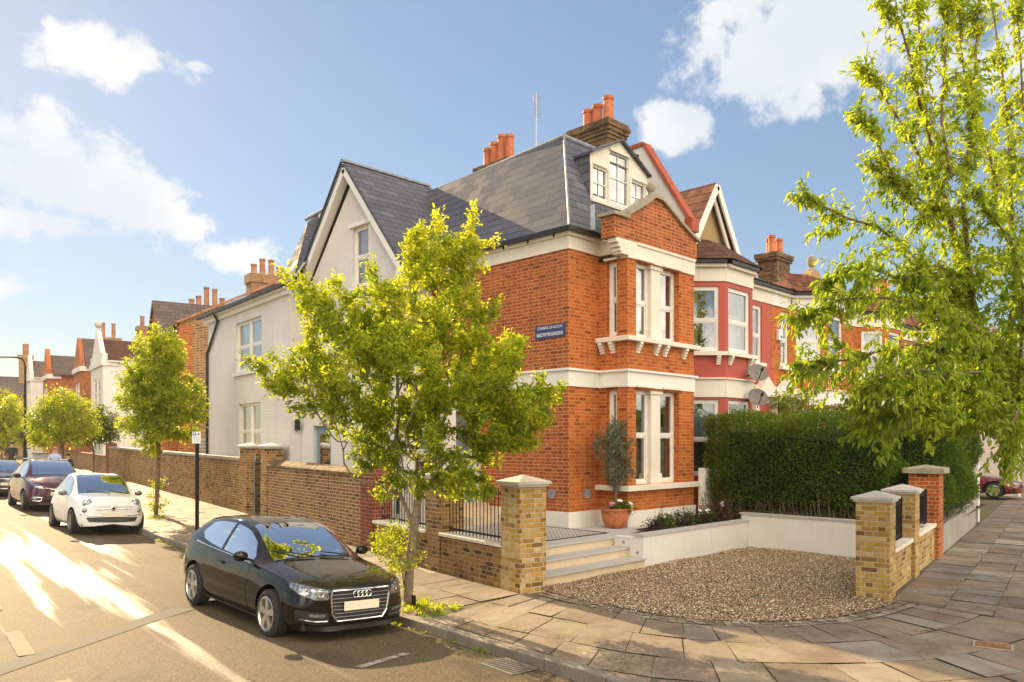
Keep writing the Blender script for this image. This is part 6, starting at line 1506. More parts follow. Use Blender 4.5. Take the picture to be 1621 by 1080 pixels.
# ---------------------------------------------------------------- trees and plants
def leaves_np(pts, dirs, size, droop=.35, wid=.5, spread=.9, rng=RNG, fold=.25):
    """one folded leaf (4 verts, 2 tris) per point; dirs: growth direction"""
    n = len(pts); d = dirs + rng.normal(0, spread, (n, 3)); d[:, 2] -= droop; d /= np.linalg.norm(d, axis=1)[:, None] + 1e-9
    up = np.tile([0, 0, 1.], (n, 1)) + rng.normal(0, .38, (n, 3)); s = np.cross(d, up); s /= np.linalg.norm(s, axis=1)[:, None] + 1e-9
    nn = np.cross(s, d); L = size * rng.uniform(.65, 1.25, n)[:, None]; w_ = L * wid * .5
    u = nn * L * fold * .3
    v = np.stack([pts, pts + d * L * .26 + s * w_ * .86 + u, pts + d * L * .66 + s * w_ * .84 + u * .6, pts + d * L - nn * L * .12, pts + d * L * .66 - s * w_ * .84 + u * .6, pts + d * L * .26 - s * w_ * .86 + u], 1)
    base = np.arange(n)[:, None] * 6
    f = np.concatenate([base + [0, 1, 2, 3], base + [0, 3, 4, 5]], 0)
    return v.reshape(-1, 3), f
def skeleton(nodes, parents, pts, bias=.35, maxd=None):
    """attach points, nearest-first, to the growing skeleton"""
    N = [np.array(p, float) for p in nodes]; P = list(parents); dist = [0.] * len(N)
    for i in range(1, len(N)): dist[i] = dist[P[i]] + np.linalg.norm(N[i] - N[P[i]])
    arr = np.zeros((len(N) + len(pts) * 3, 3)); da = np.zeros(len(arr)); c = len(N); arr[:c] = N; da[:c] = dist
    start = np.array(nodes[-1]); order = np.argsort(np.linalg.norm(pts - start, axis=1))
    for k in order:
        p = pts[k]; D = np.linalg.norm(arr[:c] - p, axis=1)
        below = arr[:c, 2] - p[2]
        j = int(np.argmin(D + bias * da[:c] + .8 * np.maximum(below, 0)))
        a = arr[j]; seg = np.linalg.norm(p - a)
        # bent intermediate node so branches arch
        if seg > .35:
            m_ = (a + p) / 2 + np.array([0, 0, -.05 * seg]) + RNG.normal(0, .04 * seg, 3)
            arr[c] = m_; da[c] = da[j] + seg / 2; P.append(j); c += 1; j = c - 1
        arr[c] = p; da[c] = da[j] + np.linalg.norm(p - arr[j]); P.append(j); c += 1
    return arr[:c], P
def tube_np(nodes, P, r, keep_r=0., sides=5):
    V_, F_ = [], []
    for i in range(1, len(nodes)):
        a, b = V(nodes[P[i]]), V(nodes[i]); d = b - a
        if d.length < 1e-4: continue
        d.normalize(); x = d.orthogonal().normalized(); y = d.cross(x); ra, rb = r[P[i]], r[i]
        ra = min(ra, rb * 1.9); base = len(V_); sd = sides + (3 if rb > .05 else 0)
        for k in range(sd):
            c, s = math.cos(2 * math.pi * k / sd), math.sin(2 * math.pi * k / sd); V_.append(a + (x * c + y * s) * ra); V_.append(b + (x * c + y * s) * rb)
        for k in range(sd):
            j = (k + 1) % sd; F_.append((base + 2 * k, base + 2 * j, base + 2 * j + 1, base + 2 * k + 1))
    return np.array([tuple(v) for v in V_]), np.array(F_)
def crown_points(blobs, n, shell=.5, rng=RNG, zcut=None):
    """blobs: (cx,cy,cz,rx,ry,rz,weight)"""
    w_ = np.array([b[6] if len(b) > 6 else b[3] * b[4] * b[5] for b in blobs], float); w_ /= w_.sum(); out = []
    for b, c in zip(blobs, np.round(w_ * n).astype(int)):
        u = rng.normal(0, 1, (c, 3)); u /= np.linalg.norm(u, axis=1)[:, None]; rr = rng.random(c) ** (1 / 3.); rr = shell + (1 - shell) * rr
        rr = np.where(rng.random(c) < .25, rng.random(c), rr)
        out.append(np.array(b[:3]) + u * rr[:, None] * np.array(b[3:6]))
    return np.concatenate(out)
def tree(name, label, cat, base, trunk, pts, nl, lsize, leafm, barkm='bark', r0=.06, tipr=.004, droop=.35, spread=.9, bias=.35, group=None, jit=.10, wid=.5, extra=None, tone=None):
    """trunk: list of points (first = base)"""
    T = thing(name, label, cat, tuple(base), group)
    nodes, P = skeleton(trunk, [0] + list(range(len(trunk) - 1)), pts, bias)
    n = len(nodes); cnt = np.zeros(n)
    child = np.zeros(n, bool); child[np.array(P[1:])] = True
    cnt[~child] = 1
    for i in range(n - 1, 0, -1): cnt[P[i]] += cnt[i]
    # parents always precede children
    r = np.maximum(tipr, r0 * (cnt / cnt[0]) ** .56); V_, F_ = tube_np(nodes, P, r)
    npmesh('trunk', V_, F_, barkm, T, smooth=True)
    # leaves along the outer twigs
    tw = [i for i in range(len(trunk), n) if cnt[i] <= 5]
    a = nodes[[P[i] for i in tw]]; b = nodes[tw]; m = max(1, int(nl / max(1, len(tw))))
    ln = np.linalg.norm(b - a, axis=1); prob = np.maximum(ln, .15); prob /= prob.sum()
    pick = RNG.choice(len(tw), nl, p=prob); t = RNG.random(nl) ** .7 * 1.12
    pos = a[pick] + (b - a)[pick] * t[:, None] + RNG.normal(0, jit, (nl, 3)); d = (b - a)[pick] / (ln[pick][:, None] + 1e-6)
    v, f = leaves_np(pos, d * .9, lsize, droop, wid, spread)
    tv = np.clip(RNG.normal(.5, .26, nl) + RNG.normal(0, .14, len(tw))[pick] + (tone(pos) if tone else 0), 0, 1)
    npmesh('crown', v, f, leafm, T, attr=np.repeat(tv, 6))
    return T
def street_trees():
    # the young tree on the pavement in front of the house: wide vase crown
    D0 = 11.4
    def im(px, py, D):
        p = at(px, D); p.z = CAM.z - (py - 700) * D / 1246; return p
    b = im(645, 962, D0); z0 = zp(b.x, b.y); b.z = z0 - .05
    tr = [b, im(648, 900, D0), im(655, 840, D0), im(664, 770, D0), im(668, 742, D0)]
    B_ = []
    def blob(px, py, rx, ry, dD=0., rd=None, wgt=None):
        D = D0 + dD; c = im(px, py, D); k = D / 1246; rr = (rx * k, (rd or rx) * k, ry * k); B_.append((c.x, c.y, c.z, rr[0], rr[1], rr[2], wgt or rx * ry))
    blob(690, 410, 48, 50, .1, 60, 1800); blob(650, 395, 22, 34, 0, 30, 600); blob(735, 410, 26, 30, 0, 40, 700); blob(670, 500, 88, 72, .1, 100, 5200); blob(600, 520, 70, 70, -.3, 90, 3600); blob(655, 600, 165, 78, 0, 150, 9500); blob(500, 480, 26, 60, 0, 40, 1100); blob(545, 560, 70, 62, .1, 85, 3600); blob(465, 590, 55, 40, .2, 60, 1900)
    blob(770, 590, 92, 62, 0, 100, 5200); blob(800, 665, 62, 52, -.2, 80, 3000); blob(700, 680, 112, 58, 0, 130, 5200); blob(575, 660, 72, 48, 0, 90, 2600); blob(820, 540, 28, 40, 0, 40, 800); blob(625, 735, 36, 34, 0, 50, 900); blob(720, 738, 46, 26, 0, 60, 800); blob(510, 640, 40, 22, 0, 40, 700); blob(745, 480, 30, 60, .1, 60, 1600); blob(845, 610, 24, 26, 0, 40, 600); blob(632, 768, 40, 26, 0, 50, 900); blob(735, 768, 54, 22, -.1, 60, 1000); blob(585, 715, 44, 30, 0, 60, 1100)
    pts = crown_points(B_, 950, .45); c_ = pts.mean(0); ex = pts[RNG.choice(len(pts), 150)]; pts = np.concatenate([pts, ex + (ex - c_) * RNG.uniform(.04, .20, (150, 1)) + [0, 0, .08]]); pts = pts[pts[:, 2] > 1.5]; rl = pts - np.array(CAM); dp = rl[:, 0] * math.cos(CTH) + rl[:, 1] * math.sin(CTH); lt = rl[:, 0] * math.sin(CTH) - rl[:, 1] * math.cos(CTH); pts = pts[(lt / dp < .012) | (rl[:, 2] / dp < .085)]
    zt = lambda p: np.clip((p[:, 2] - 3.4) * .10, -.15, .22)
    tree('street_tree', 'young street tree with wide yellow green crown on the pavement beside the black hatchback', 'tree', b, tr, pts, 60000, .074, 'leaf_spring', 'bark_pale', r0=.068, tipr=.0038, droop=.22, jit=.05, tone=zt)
    # suckers at its foot
    q = [(*im(628, 868, D0 - .1), .40, .40, .42), (*im(612, 850, D0 - .1), .25, .25, .22), (*im(636, 905, D0), .2, .2, .3)]
    bs = im(640, 930, D0); tree('tree_suckers', 'bright green leafy suckers sprouting from the foot of the young street tree', 'shrub', bs, [bs, bs + V((-.06, -.03, .25))], crown_points(q, 60, .3), 1500, .05, 'leaf_spring', r0=.012, tipr=.003, jit=.04)
    # second street tree beyond the white car, denser and more upright
    D1 = 23.0
    b = im(247, 827, D1); b.z = zp(b.x, b.y); B2 = []
    def blob2(px, py, rx, ry, wgt=None, L=B2, D=D1):
        c = im(px, py, D); k = D / 1246; L.append((c.x, c.y, c.z, rx * k, rx * k, ry * k, wgt or rx * ry))
    for q in ((248, 545, 32, 32), (243, 590, 48, 42), (255, 625, 66, 46), (228, 640, 46, 46), (280, 650, 46, 40), (250, 682, 62, 30), (225, 605, 36, 40), (262, 575, 40, 40)): blob2(*q)
    tree('street_tree', 'dense round headed street tree on the pavement beside the white city car', 'tree', b, [b, im(249, 770, D1), im(251, 715, D1), im(249, 650, D1), im(247, 580, D1)], crown_points(B2, 420, .45), 24000, .10, 'leaf_spring', r0=.062, tipr=.006, jit=.08, droop=.3)
    b3 = b.copy(); tree('tree_suckers', 'tuft of green suckers round the foot of the second street tree', 'shrub', b3, [b3, b3 + V((0, 0, .2))], crown_points([(b3.x, b3.y, b3.z + .35, .28, .28, .3), (b3.x + .1, b3.y, b3.z + .9, .2, .2, .25)], 30, .3), 700, .07, 'leaf_spring', r0=.02, tipr=.004, jit=.05)
    # third tree, low and wide, behind the maroon car
    D2 = 36.; b = im(98, 735, D2); b.z = rise(b.y); B3 = []
    for q in ((98, 640, 30, 22), (85, 660, 36, 20), (118, 652, 34, 24), (100, 680, 44, 20), (70, 690, 24, 16), (135, 675, 26, 18)): blob2(*q, L=B3, D=D2)
    tree('street_tree', 'low spreading street tree behind the maroon people carrier', 'tree', b, [b, im(98, 700, D2), im(99, 680, D2)], crown_points(B3, 240, .4), 8500, .14, 'leaf_spring', r0=.09, tipr=.009, jit=.14)
    # further greenery
    for lab, px, py, D, bl, lm, nlv in (
        ('large bushy tree at the far left edge beside the lamp post', 12, 730, 50, ((12, 650, 26, 22), (-8, 665, 30, 26), (25, 668, 18, 18), (5, 690, 30, 16)), 'leaf_spring', 5000),
        ('pale green rounded tree beyond the rooftops at the far left', 2, 720, 70, ((0, 625, 20, 8), (-15, 640, 24, 12)), 'leaf_street', 1500),):
        B4 = []; b = im(px, py, D); b.z = rise(b.y)
        for q in bl: blob2(*q, L=B4, D=D)
        tree('garden_tree', lab, 'tree', b, [b, b + V((0, 0, 1.)), b + V((0, 0, 2.))], crown_points(B4, 140, .4), nlv, .19, lm, r0=.1, tipr=.012, jit=.18)
    for lab, bl, D, lm, nlv in (
        ('dark clipped hedge behind the low far wall', ((148, 672, 24, 18), (165, 665, 20, 24), (140, 690, 30, 16), (170, 690, 18, 16)), 44, 'leaf_hedge', 7000),
        ('yellow green shrub overhanging the wall beside the lamp post', ((38, 690, 16, 12), (52, 682, 16, 14), (60, 695, 16, 10)), 47, 'leaf_spring', 3200),
        ('shrub with a dark base over the pavement at the far left', ((15, 690, 22, 14), (-5, 700, 20, 14)), 52, 'leaf_street', 2600)):
        B5 = []
        for q in bl: blob2(*q, L=B5, D=D)
        b = im(bl[0][0], 725, D); b.z = rise(b.y)
        tree('garden_shrub', lab, 'shrub', b, [b, b + V((0, 0, .8))], crown_points(B5, 160, .3), nlv, .14, lm, r0=.06, tipr=.012, jit=.14)
    # ---- the tall cherry at the right: long upright and arching limbs
    D3 = 10.2; base = im(1700, 985, D3); base.z = zp(base.x, base.y)
    T = thing('cherry_tree', 'tall loose limbed tree with drooping leaves leaning in from the right edge of the picture', 'tree', tuple(base))
    nodes = [np.array(base)]; P = [0]
    def limb(start, pts, D=None):
        j = start
        for q in pts:
            D_ = q[2] if len(q) > 2 else D3; nodes.append(np.array(im(q[0], q[1], D_))); P.append(j); j = len(nodes) - 1
        return j
    t1 = limb(0, [(1694, 900), (1672, 800), (1645, 720), (1618, 655)])
    fork = t1
    limbs = []
    def L_(start, pts): 
        s0 = len(nodes); e = limb(start, pts); limbs.append([start] + list(range(s0, e + 1))); return list(range(s0, e + 1))
    up = L_(fork, [(1598, 600, 10.2), (1594, 540, 10.3), (1608, 470, 10.4), (1604, 400, 10.5), (1600, 320, 10.6), (1598, 230, 10.7), (1590, 140, 10.8), (1575, 40, 10.9), (1560, -60, 11)])
    l2 = L_(fork, [(1580, 610, 10.), (1556, 545, 9.9), (1538, 480, 9.8), (1516, 400, 9.7), (1500, 330, 9.7), (1484, 280, 9.8), (1470, 210, 9.8), (1458, 130, 9.9), (1455, 60, 9.9), (1452, -20, 10)])
    l3 = L_(l2[2], [(1532, 400, 9.5), (1525, 330, 9.4), (1530, 260, 9.4), (1540, 180, 9.4), (1545, 90, 9.5), (1548, 0, 9.6)])
    L_(l2[4], [(1480, 345, 9.6), (1462, 265, 9.5), (1440, 215, 9.4), (1410, 170, 9.4), (1385, 125, 9.4), (1362, 105, 9.4)])
    L_(l2[4], [(1470, 350, 9.4), (1430, 310, 9.3), (1400, 250, 9.2), (1378, 200, 9.2), (1358, 172, 9.2)])
    L_(l2[6], [(1455, 160, 9.6), (1440, 90, 9.6), (1425, 40, 9.6), (1402, 5, 9.6), (1398, -20, 9.6)])
    L_(l2[2], [(1490, 450, 9.5), (1440, 400, 9.3), (1390, 360, 9.2), (1340, 345, 9.1), (1300, 325, 9.1), (1272, 310, 9.1)])
    L_(l2[2], [(1470, 475, 9.4), (1420, 440, 9.2), (1370, 420, 9.1), (1330, 430, 9.0), (1300, 450, 9.0)])
    L_(l2[1], [(1500, 500, 9.4), (1450, 480, 9.2), (1390, 470, 9.), (1330, 475, 8.9), (1285, 495, 8.9), (1262, 500, 8.9)])
    L_(l2[4], [(1470, 330, 9.5), (1430, 290, 9.4), (1400, 280, 9.3), (1378, 255, 9.3)])
    L_(l2[1], [(1510, 560, 9.3), (1450, 545, 9.), (1395, 555, 8.9), (1340, 570, 8.8), (1290, 572, 8.8), (1264, 578, 8.8)])
    L_(fork, [(1580, 640, 9.8), (1540, 622, 9.5), (1490, 615, 9.2), (1440, 610, 9.1), (1400, 620, 9.0), (1370, 640, 9.0)])
    L_(fork, [(1570, 668, 9.7), (1520, 655, 9.4), (1470, 648, 9.2), (1420, 650, 9.1), (1400, 662, 9.1), (1375, 676, 9.0)])
    L_(l2[0], [(1550, 590, 9.2), (1500, 590, 8.9), (1450, 585, 8.7), (1400, 600, 8.6), (1360, 620, 8.6)])
    L_(fork, [(1612, 600, 9.7), (1620, 520, 9.4), (1618, 450, 9.2), (1600, 380, 9.1), (1560, 330, 9.1), (1545, 300, 9.)])
    L_(fork, [(1630, 620, 10), (1660, 560, 10), (1680, 480, 10), (1670, 380, 10.2), (1640, 280, 10.3), (1620, 180, 10.4), (1615, 80, 10.4), (1610, -20, 10.4)])
    L_(fork, [(1620, 660, 9.2), (1610, 650, 8.9), (1600, 690, 8.8), (1595, 740, 8.8)])
    L_(up[1], [(1580, 560, 9.6), (1560, 520, 9.3), (1530, 510, 9.1), (1500, 530, 9.0), (1480, 560, 8.9)])
    L_(up[3], [(1570, 430, 9.9), (1530, 440, 9.5), (1480, 420, 9.2), (1430, 440, 9.1)])
    L_(up[5], [(1580, 300, 10), (1560, 220, 9.9), (1530, 150, 9.8), (1520, 60, 9.8), (1518, -10, 9.8)])
    L_(l3[2], [(1505, 280, 9.2), (1490, 190, 9.2), (1495, 110, 9.2), (1500, 40, 9.2), (1500, -20, 9.2)])
    N = np.array(nodes); nn = len(N)
    # twigs off every limb
    tw_a, tw_b = [], []
    twn, twp = [], []
    for lb in limbs:
        for k in range(1, len(lb)):
            a, b_ = N[lb[k - 1]], N[lb[k]]; seg = b_ - a; ln = np.linalg.norm(seg)
            fr_ = k / (len(lb) - 1); lng = np.interp(fr_, [0, .25, .7, 1], [.25, .6, .62, .3])
            low = a[2] < 4.3
            for _ in range(int(ln * (24 if low else 17)) + 1):
                s = a + seg * RNG.random(); d = seg / ln * .7 + RNG.normal(0, .62, 3) + np.array([0, 0, -.12 if low else .25]); d /= np.linalg.norm(d); e = s + d * lng * RNG.uniform(.35, 1.1) * (.95 if low else .8) + np.array([0, 0, -.07]); tw_a.append(s); tw_b.append(e)
        a, b_ = N[lb[-2]], N[lb[-1]]; u_ = (b_ - a) / np.linalg.norm(b_ - a)
        for _ in range(16): s = b_ - u_ * RNG.uniform(.05, .5); d = u_ + RNG.normal(0, .35, 3); d /= np.linalg.norm(d); tw_a.append(s); tw_b.append(s + d * RNG.uniform(.12, .32))
    A_, B_2 = np.array(tw_a), np.array(tw_b)
    cnt = np.ones(nn)
    for i in range(nn - 1, 0, -1): cnt[P[i]] += cnt[i]
    r = .0078 * np.sqrt(cnt); r = np.minimum(np.maximum(r, .006), .16); r[:5] = [.17, .155, .15, .145, .14]
    V1, F1 = tube_np(N, P, r, sides=6)
    allN = np.concatenate([A_, B_2]); m = len(A_)
    V2, F2 = [], []
    for a, b_ in zip(A_, B_2):
        d = b_ - a; d = d / (np.linalg.norm(d) + 1e-9); x = np.cross(d, [0, 0, 1.]) + 1e-6; x /= np.linalg.norm(x); y = np.cross(d, x); k0 = len(V2)
        for c in range(3):
            o = x * math.cos(c * 2.094) + y * math.sin(c * 2.094); V2.append(a + o * .006); V2.append(b_ + o * .002)
        for c in range(3): j = (c + 1) % 3; F2.append((k0 + 2 * c, k0 + 2 * j, k0 + 2 * j + 1, k0 + 2 * c + 1))
    V2 = np.array(V2); F2 = np.array(F2) + len(V1)
    npmesh('trunk', np.concatenate([V1, V2]), np.concatenate([F1, F2]), 'bark', T, smooth=True)
    nl = 35000; ln = np.linalg.norm(B_2 - A_, axis=1); pick = RNG.choice(m, nl, p=ln / ln.sum()); t = RNG.random(nl) * 1.05
    pos = A_[pick] + (B_2 - A_)[pick] * t[:, None] + RNG.normal(0, .022, (nl, 3)); d = (B_2 - A_)[pick] / ln[pick][:, None]
    v, f = leaves_np(pos, d * .5, .088, .65, .40, .5)
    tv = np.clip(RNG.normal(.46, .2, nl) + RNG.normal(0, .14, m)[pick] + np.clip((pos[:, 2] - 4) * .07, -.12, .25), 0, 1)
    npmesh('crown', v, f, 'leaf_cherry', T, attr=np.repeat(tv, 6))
street_trees()
def hedge():
    base = V((4.6, -3.2, .45)); T = thing('hedge', 'tall dense dark green privet hedge along the side of the gravel drive', 'hedge', tuple(base))
    # footprint: from the bay out to the pavement
    fp = [(3.72, -.9), (3.85, -4.95), (4.95, -4.98), (5.4, -5.55), (8.9, -5.30), (9.5, -4.6), (9.2, -3.4), (5.6, -2.9), (5.4, -.9)]
    c = V((sum(p[0] for p in fp) / len(fp), sum(p[1] for p in fp) / len(fp), 0))
    top = lambda x, y: 2.84 + .06 * math.sin(x * 2.1 + y) + .05 * math.sin(y * 3.3) - .18 * max(0, min(1, (-y - 3.4) / 1.2)) * max(0, 1 - abs(x - 4.2)) + .16 * max(0, min(1, (x - 4.8)))
    # surface samples: sides and top, rounded shoulder
    P_, N_ = [], []
    n = len(fp)
    for k in range(n):
        a, b = V((*fp[k], 0)), V((*fp[(k + 1) % n], 0)); L = (b - a).length; nr = V((b.y - a.y, -(b.x - a.x), 0)).normalized()
        if nr.dot((a + b) / 2 - c) < 0: nr = -nr
        m = int(L * 4300)
        for _ in range(m):
            t = random.random(); q = a + (b - a) * t; h = top(q.x, q.y); z0_ = .48 if q.y > -5.2 else .72; z = z0_ + (h - z0_) * random.random() ** .9
            if z < .95 and random.random() < .55: continue
            rd = max(0, (z - (h - .28)) / .28); bul = .13 * math.sin(q.x * 2.7 + z * 2.2) * math.sin(q.y * 2.3 + z * 3.1) + .05 * math.sin(z * 7 + q.y * 6)
            q = q + nr * (bul - .22 * rd * rd - abs(random.gauss(0, .11)) + random.gauss(0, .03) - (.12 if z < .95 else 0)); P_.append((q.x, q.y, z)); N_.append(tuple(nr + V((0, 0, .4 + rd))))
    for _ in range(26000):
        x, y = random.uniform(3.7, 9.9), random.uniform(-5.8, -.8)
        ins = False
        for (x0, y0), (x1, y1) in zip(fp, fp[1:] + fp[:1]):
            if (y0 > y) != (y1 > y) and x < (x1 - x0) * (y - y0) / (y1 - y0) + x0: ins = not ins
        if ins:
            de = min(((V((x, y)) - (V(p0) + (V(p1) - V(p0)) * max(0, min(1, (V((x, y)) - V(p0)).dot(V(p1) - V(p0)) / (V(p1) - V(p0)).length_squared)))).length) for p0, p1 in zip(fp, fp[1:] + fp[:1]))
            P_.append((x, y, top(x, y) - .34 * max(0, 1 - de / .38) ** 2 + .06 * math.sin(x * 5 + y * 4) - abs(random.gauss(0, .08)) + .03)); N_.append((random.gauss(0, .3), random.gauss(0, .3), 1))
    for _ in range(520):
        i = random.randrange(len(P_)); q = V(P_[i])
        if q.z < 1.6: continue
        dr = (V(N_[i]) * .5 + V((random.gauss(0, .3), random.gauss(0, .3), .9))).normalized(); L = random.uniform(.08, .24)
        for k in range(9): P_.append(tuple(q + dr * L * (k / 8) + V((random.gauss(0, .012), random.gauss(0, .012), 0)))); N_.append(tuple(dr + V((random.gauss(0, .6), random.gauss(0, .6), 0))))
    P_, N_ = np.array(P_), np.array(N_)
    nl = len(P_); v, f = leaves_np(P_, N_ * .8, .055, -.05, .55, .55)
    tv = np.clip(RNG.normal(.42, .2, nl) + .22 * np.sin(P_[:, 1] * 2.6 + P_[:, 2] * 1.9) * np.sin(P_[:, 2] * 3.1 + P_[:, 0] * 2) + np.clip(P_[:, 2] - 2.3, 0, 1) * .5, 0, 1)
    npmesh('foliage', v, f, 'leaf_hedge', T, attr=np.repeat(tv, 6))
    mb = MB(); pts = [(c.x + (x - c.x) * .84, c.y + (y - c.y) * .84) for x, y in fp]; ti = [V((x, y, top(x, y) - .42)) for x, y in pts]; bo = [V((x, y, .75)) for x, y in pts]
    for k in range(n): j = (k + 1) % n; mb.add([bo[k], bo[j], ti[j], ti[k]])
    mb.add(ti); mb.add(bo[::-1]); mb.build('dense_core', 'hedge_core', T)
    mb = MB()
    for k in range(170):
        t = k / 170; x, y = (3.92, -1.1 - t * 4.2) if k % 3 else (4.4 + t * 4.5, -5.55 + t * .8); x += random.uniform(-.08, .12); z = random.uniform(.85, 1.2)
        mb.cyl((x, y, .4), (x + random.gauss(0, .12), y + random.gauss(0, .12), z), random.uniform(.008, .018), .006, 5, False)
    mb.build('stems', 'bark', T)
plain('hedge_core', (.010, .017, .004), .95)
hedge()
def small_plants():
    def bush(name, label, cat, c, r, nl, size, lm, pts=50, tr=.25, **kw):
        b = V(c); return tree(name, label, cat, b, [b, b + V((0, 0, r[2] * tr))], crown_points([(c[0], c[1], c[2] + r[2] * .9, *r)], pts, .3), nl, size, lm, r0=.012, tipr=.003, jit=min(.05, r[0] * .3), **kw)
    bush('garden_shrub', 'loose green shrub rising above the hedge in front of the lower satellite dish', 'shrub', (5.6, -2.2, 1.6), (1.15, .8, 1.05), 5500, .075, 'leaf_street', 160)
    bush('garden_shrub', 'pale green bush just above the hedge below the white ball topped gable house', 'shrub', (10.0, -2.6, 1.6), (1.0, .6, .75), 2600, .08, 'leaf_spring', 80)
    T = bush('rhododendron', 'dark leaved shrub with purple flower heads behind the hedge at the right', 'shrub', (17.5, -1.9, .9), (1.5, 1.1, 1.35), 6500, .13, 'leaf_dark', 160)
    mb = MB()
    for _ in range(42):
        a, e = random.uniform(0, 6.28), random.uniform(.1, 1.35); p = V((17.5 + 1.5 * math.cos(a) * math.cos(e), -1.9 + 1.1 * math.sin(a) * math.cos(e), .9 + 1.2 + 1.35 * math.sin(e)))
        for k in range(9): mb.ball(p + V((random.gauss(0, .07), random.gauss(0, .07), random.gauss(0, .06))), random.uniform(.035, .06), 6, 4)
    mb.build('flowers', 'flower_purple', T)
    # potted olive beside the bay
    px, py_, pz = .77, -.62, .5
    pot = thing('terracotta_pot', 'round terracotta pot on the patio in front of the bay window', 'plant pot', (px, py_, pz)); mb = MB()
    mb.lathe([(.0, 0), (.17, 0), (.21, .03), (.27, .18), (.295, .30), (.30, .36), (.325, .365), (.33, .40), (.30, .405), (.29, .36), (0, .35)], (px, py_, pz), 32); mb.build('pot', 'terracotta_pot', pot, smooth=True, merge=True)
    mb = MB(); mb.cyl((px, py_, pz + .352), (px, py_, pz + .365), .285, n=24); mb.build('soil', 'soil', pot)
    s = V((px + .02, py_, pz + .36)); blobs = [(px + .06, py_, 1.75, .40, .36, .38), (px - .22, py_, 2.2, .34, .30, .5), (px + .16, py_, 2.15, .30, .28, .44), (px + .05, py_ - .02, 2.45, .22, .2, .35), (px - .3, py_, 2.45, .14, .14, .28), (px + .42, py_, 1.72, .12, .12, .1)]
    tree('olive_tree', 'small grey green olive tree growing in the terracotta pot beside the bay', 'tree', s, [s, s + V((.0, 0, .35)), s + V((.02, 0, .75)), s + V((0, 0, 1.1))], crown_points(blobs, 240, .3), 4300, .07, 'leaf_olive', 'bark_pale', r0=.024, tipr=.003, jit=.035, wid=.24, droop=.0)
    def flowers(T, c, r, n, mat, s=.03, z=0.):
        mb = MB()
        for _ in range(n):
            p = V((c[0] + random.uniform(-r, r), c[1] + random.uniform(-r, r) * .7, c[2] + random.uniform(-.03, .06) + z))
            for k in range(5):
                a = k * 1.257; mb.ball(p + V((math.cos(a), math.sin(a) * .6, .5 * math.sin(a))) * s * .8, s * .62, 6, 4, (1, 1, .7))
        mb.build('flowers', mat, T, smooth=True)
    T = bush('flowering_plant', 'white flowered bedding plant spilling over the terracotta pot', 'flower', (px + .1, py_ - .1, pz + .34), (.24, .22, .12), 700, .04, 'leaf_hedge', 40); flowers(T, (px - .06, py_ - .2, pz + .57), .05, 2, 'flower_white', .035); flowers(T, (px + .14, py_ - .28, pz + .48), .08, 4, 'flower_white', .03)
    T = bush('flowering_plant', 'pink flowered bedding plant at the left rim of the terracotta pot', 'flower', (px - .2, py_ - .05, pz + .34), (.14, .14, .12), 320, .04, 'leaf_hedge', 24); flowers(T, (px - .32, py_ - .12, pz + .50), .06, 4, 'flower_pink', .035)
    T = bush('flowering_plant', 'yellow flowered plant hanging over the front of the terracotta pot', 'flower', (px + .12, py_ - .28, pz + .30), (.1, .08, .1), 200, .04, 'leaf_bed', 16); flowers(T, (px + .1, py_ - .36, pz + .40), .05, 3, 'flower_yellow', .03)
    # planting bed on the retaining wall
    bed = [(.42, -1.85, .24, .16, 'leaf_dark', 'low dark plant at the step end of the flower bed', None), (.86, -1.80, .26, .2, 'leaf_bed', 'green plant with white flower heads, second from the steps in the flower bed', 'flower_white'), (1.32, -1.82, .27, .22, 'leaf_dark', 'dark purple leaved plant, third from the steps in the flower bed', None), (1.72, -1.80, .22, .22, 'leaf_bed', 'fresh green plant between two purple leaved plants in the flower bed', None), (2.06, -1.82, .25, .22, 'leaf_dark', 'purple leaved plant with a white flower in the middle of the flower bed', 'flower_white'), (2.42, -1.80, .22, .2, 'leaf_bed', 'small green plant with white flowers towards the far end of the flower bed', 'flower_white'), (2.80, -1.82, .28, .24, 'leaf_dark', 'broad dark plant at the far corner of the flower bed', None), (3.15, -1.72, .26, .26, 'leaf_dark', 'dark plant with white flowers closest to the fence post', 'flower_white'), (3.12, -1.36, .18, .45, 'leaf_twig', 'bare brown twiggy plant against the white wall end', None), (1.05, -1.62, .2, .22, 'leaf_hedge', 'small dark green plant at the back of the flower bed', None)]
    for x, y, r, h, lm, lab, fl in bed:
        T = bush('bedding_plant', lab, 'plant', (x, y, .55), (r, r * .7, h * .75), 520, .05 if lm != 'leaf_twig' else .035, lm, 34)
        if fl: flowers(T, (x, y - .04, .55 + h * 1.35), r * .55, 3, fl, .028)
        mb = MB()
        for k in range(4): a = random.uniform(0, 6.28); mb.cyl((x, y, .55), (x + .18 * math.cos(a), y + .12 * math.sin(a), .55 + h * random.uniform(1.3, 2.3)), .004, .002, 5)
        mb.build('stalks', 'bark', T)
    # weeds along kerb and tree pits
    def tufts(name, pts, size, lm, mat_kind='stuff', n=9):
        P_, D_ = [], []
        for x, y, z in pts:
            for _ in range(n): P_.append((x + random.gauss(0, .03), y + random.gauss(0, .03), z)); D_.append((random.gauss(0, .6), random.gauss(0, .6), 1))
        v, f = leaves_np(np.array(P_), np.array(D_), size, -.3, .25, .3); o = npmesh(name, v, f, lm, attr=np.repeat(RNG.random(len(P_)), 6)); tag(o, kind='stuff')
    pts = []
    for _ in range(60):
        y = random.uniform(-4.6, 9); x = kx(y) - random.uniform(-.02, .05); pts.append((x, y, zr(x, y)))
    for _ in range(70): x, y = -5.45 + random.gauss(.12, .16), -1.75 + random.gauss(-.1, .25); pts.append((x, y, zp(x, y)))
